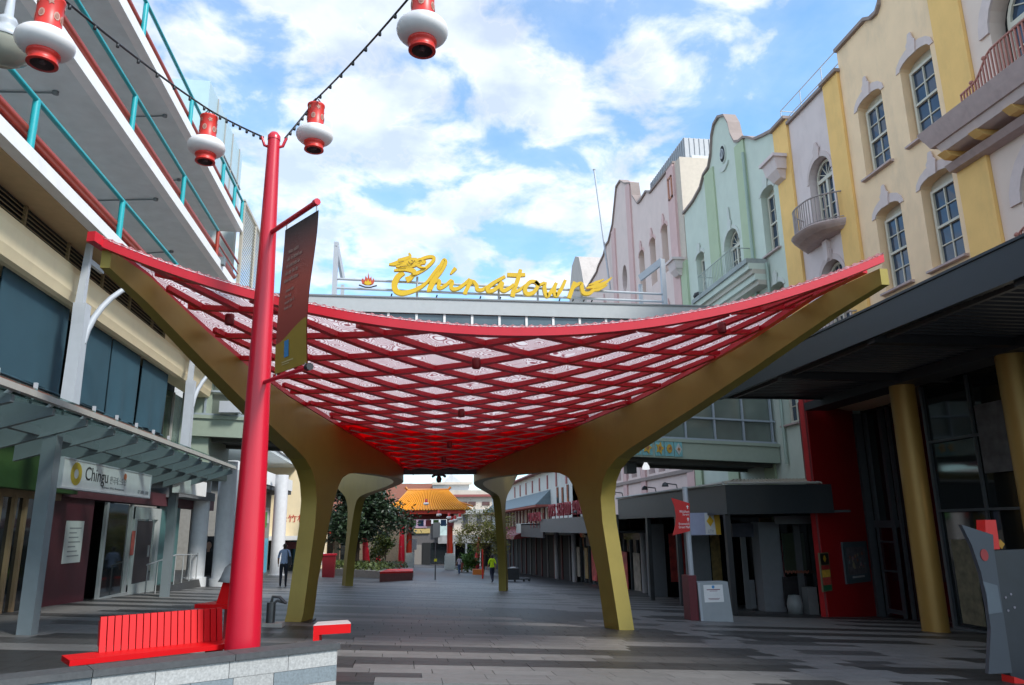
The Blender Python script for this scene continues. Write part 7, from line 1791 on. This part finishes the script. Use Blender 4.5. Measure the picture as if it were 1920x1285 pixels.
for px, lab in ((905, 'slim red post near the man in the lime shirt'),):
    p = ong(px, 1085); q = MB(); q.tube([(p.x, p.y, p.z-.05), (p.x, p.y, ony(px, 1030, p.y).z)], .06, 8); solo('red_post', q, M_lr, lab, 'post')
# black cart with a low trolley
p = ong(966, 1091); x0, x1 = ony(950, 1090, p.y).x, ony(974, 1090, p.y).x
ct = thing('black_cart', 'black box cart with a flat trolley right of the rear gold leg', 'cart', p)
q = MB(); q.box((x0, p.y, p.z+.12), (x1, p.y+.8, ony(960, 1066, p.y).z)); obj('box', q, M_blk, ct)
q = MB(); q.box((x0+.3, p.y+.2, ony(960, 1066, p.y).z+.002), (x1-.2, p.y+.6, ony(960, 1066, p.y).z+.06)); obj('white_top', q, M_fw, ct)
q = MB(); q.box((x1, p.y, p.z+.12), (x1+.75, p.y+.6, p.z+.2)); obj('platform', q, M_blk, ct)
for dx in (-.3+x1-x1, .3, .65):
    q = MB(); q.tube([(x1+dx, p.y-.02, p.z+.06), (x1+dx, p.y+.06, p.z+.06)], .07, 10); obj('wheel', q, M_blk, ct)
q = MB(); 
p = ong(898, 1078); q.box((p.x-.5, p.y, p.z-.05), (p.x+.45, p.y+.6, p.z+.45)); solo('orange_seat', q, mat('orange_plastic', (.60,.17,.02), .5), 'low orange seat block left of the man in the lime shirt', 'seat')
# lamp hanging below the waist beam, seen against the sky
lc = ony(823, 893, 26.3); hl = thing('ceiling_lamp', 'black three armed lamp hanging at the far edge of the lattice roof', 'lamp', lc)
q = MB(); q.tube([(lc.x, 26.3, 3.55), (lc.x, 26.3, lc.z)], .03, 6); q.tube([(lc.x-.24, 26.3, lc.z-.03), (lc.x-.14, 26.3, lc.z+.04), (lc.x, 26.3, lc.z+.05), (lc.x+.14, 26.3, lc.z+.04), (lc.x+.24, 26.3, lc.z-.03)], .045, 8); q.lathe([(0,.04),(.06,.0),(.10,-.1),(.08,-.2),(0,-.23)], lc, 10); obj('lamp_body', q, M_blk, hl)
lc = ony(775, 887, 26.5); q = MB(); q.tube([(lc.x, 26.4, 3.5), (lc.x, 26.4, lc.z)], .02, 5); q.lathe([(0,.06),(.1,.03),(.12,-.02),(0,-.06)], (lc.x, 26.4, lc.z), 10); solo('small_ceiling_lamp', q, M_blk, 'small black spotlight under the far edge of the roof, left of the three armed lamp', 'lamp')
# ------------------------------------------------------------------ people
def skinned(name, joints, edges, sub=2):
    me = bpy.data.meshes.new(name); me.from_pydata([j[0] for j in joints], edges, [])
    o = bpy.data.objects.new(name, me); link(o)
    mo = o.modifiers.new('skin', 'SKIN'); mo.use_smooth_shade = True
    for i, j in enumerate(joints): me.skin_vertices[0].data[i].radius = (j[1], j[1]*(j[2] if len(j) > 2 else 1))
    me.skin_vertices[0].data[0].use_root = True
    s_ = o.modifiers.new('sub', 'SUBSURF'); s_.levels = sub; s_.render_levels = sub
    bpy.context.view_layer.update()
    m2 = bpy.data.meshes.new_from_object(o.evaluated_get(bpy.context.evaluated_depsgraph_get()))
    bpy.data.objects.remove(o); bpy.data.meshes.remove(me); return m2
def person(label, foot, hgt, heading, shirt, trousers, hair, bag=None, stride=.16, shorts=False):
    k = hgt/1.75; st = stride
    J = [((0,0,.95),.135,.8), ((0,0,1.12),.13,.75), ((0,.01,1.32),.155,.7), ((0,0,1.46),.09,.9), ((0,.0,1.53),.052), ((0,.02,1.60),.072,1.1), ((0,.025,1.68),.085,1.1), ((0,.01,1.73),.05),
         ((.17,0,1.42),.062), ((.235,-.07,1.17),.045), ((.245,.03,.95),.034), ((.245,.06,.87),.036,.6), ((-.17,0,1.42),.062), ((-.235,.06,1.17),.045), ((-.24,.16,.97),.034), ((-.24,.19,.90),.036,.6),
         ((.095,0,.90),.098), ((.10,st*.7,.50),.066), ((.10,st*.75,.10),.045), ((.105,st+.13,.04),.042,.8), ((-.095,0,.90),.098), ((-.10,-st*.2,.50),.066), ((-.10,-st*1.5,.14),.045), ((-.105,-st*1.2+.08,.05),.042,.8)]
    E = [(0,1),(1,2),(2,3),(3,4),(4,5),(5,6),(6,7),(3,8),(8,9),(9,10),(10,11),(3,12),(12,13),(13,14),(14,15),(0,16),(16,17),(17,18),(18,19),(0,20),(20,21),(21,22),(22,23)]
    J = [(tuple(v*k for v in j[0]), j[1]*k, *(j[2:])) for j in J]
    me = skinned('person_body', J, E)
    sk = mat('skin_tone', (.42,.24,.16), .55)
    mats = [mat(label[:14]+'_shirt', shirt, .8), mat(label[:14]+'_trousers', trousers, .8), sk, mat(label[:14]+'_hair', hair, .7), mat('shoe_black', (.015,.015,.015), .5)]
    me.materials.clear()
    for m_ in mats: me.materials.append(m_)
    for p in me.polygons:
        c = p.center/k
        if c.z > 1.51: i = 3 if (c.z > 1.66 or c.y < .01) else 2
        elif abs(c.x) > .185 and c.z < 1.16: i = 2
        elif c.z < .095: i = 4
        elif c.z < .95 and abs(c.x) < .2: i = 1 if not (shorts and c.z < .52) else 2
        else: i = 0
        p.material_index = i; p.use_smooth = True
    t = thing('person', label, 'person', foot)
    me.name = 'body'
    o = bpy.data.objects.new('body', me); link(o); o.parent = t; ORG[o.name] = Vector(foot)
    # a small face and ears so the head reads from any side
    q = MB(); f0 = Vector(foot)
    def hp(x, y, z): return f0 + Vector((x*k, y*k, z*k))
    q.lathe([(0,-.02),(.012,-.01),(.014,.0),(0,.03)], hp(0, .115, 1.645), 6)
    for sx in (-1, 1): q.lathe([(0,-.03),(.016,0),(0,.03)], hp(sx*.088, .02, 1.64), 6)
    obj('nose_and_ears', q, sk, t)
    q = MB()
    for sx in (-1, 1): q.lathe([(0,-.009),(.011,0),(0,.009)], hp(sx*.032, .108, 1.665), 6)
    q.box(hp(-.025, .10, 1.605), hp(.025, .112, 1.612)); obj('eyes_and_mouth', q, mat('face_dark', (.06,.03,.03), .5), t)
    for hx, hy, hz in ((.245,.06,.87), (-.24,.19,.90)):
        q = MB()
        for fi in range(4): q.tube([hp(hx, hy-.02+fi*.018, hz-.005), hp(hx, hy-.018+fi*.019, hz-.05-.01*(fi in (1, 2))), hp(hx-.012*(1 if hx > 0 else -1), hy-.015+fi*.019, hz-.085-.012*(fi in (1, 2)))], [.010*k, .009*k, .006*k], 5)
        q.tube([hp(hx, hy+.03, hz+.02), hp(hx, hy+.06, hz-.01), hp(hx, hy+.062, hz-.04)], [.011*k, .010*k, .007*k], 5); obj('fingers', q, sk, t)
    t.rotation_euler = (0, 0, heading)
    if bag:
        q = MB(); q.hexa([hp(.16,-.16,.88), hp(.30,-.16,.88), hp(.30,.10,.88), hp(.16,.10,.88), hp(.16,-.14,1.22), hp(.27,-.14,1.22), hp(.27,.08,1.22), hp(.16,.08,1.22)]); bo = obj('bag_body', q, mat('bag_black', (.02,.02,.025), .6), t)
        q = MB(); q.tube([hp(.20,.05,1.2), hp(.13,.09,1.44), hp(.10,0,1.50), hp(.13,-.1,1.44), hp(.2,-.1,1.2)], .012*k, 5); obj('bag_strap', q, MAT['bag_black'], bo)
    return t
def pfoot(px, py): return ong(px, py)
pm_ = ony(530, 1102, 33); 
f = ong(530, 1102); person('man seen from behind in a pale blue shirt with a black shoulder bag', f, 1.74, 0.05, (.36,.46,.66), (.02,.025,.04), (.05,.03,.02), bag=True, stride=.05)
f = ong(923, 1093); person('man walking away in a bright lime shirt and navy trousers', f, 1.66, 0.25, (.55,.82,.01), (.02,.03,.06), (.02,.015,.012), stride=.2)
f = ong(861, 1077); person('small figure in a pale top and jeans walking near the shrub', f, 1.5, 0.4, (.48,.42,.48), (.06,.10,.20), (.03,.02,.02), stride=.1)
f = ong(866, 1074); person('child in red beside the figure with jeans', f, 1.05, 0.3, (.30,.04,.04), (.3,.1,.05), (.03,.02,.02), stride=.08)
f = ong(735, 1060); person('dark dressed figure with arms bent, far left of the gateway', f, 1.7, 1.9, (.05,.05,.06), (.12,.11,.11), (.03,.02,.02), stride=.15)
f = ong(978, 1072); person('person in dark jeans standing by the right hand shop doors', f, 1.7, 2.2, (.10,.12,.16), (.04,.06,.10), (.03,.02,.02), stride=.03)
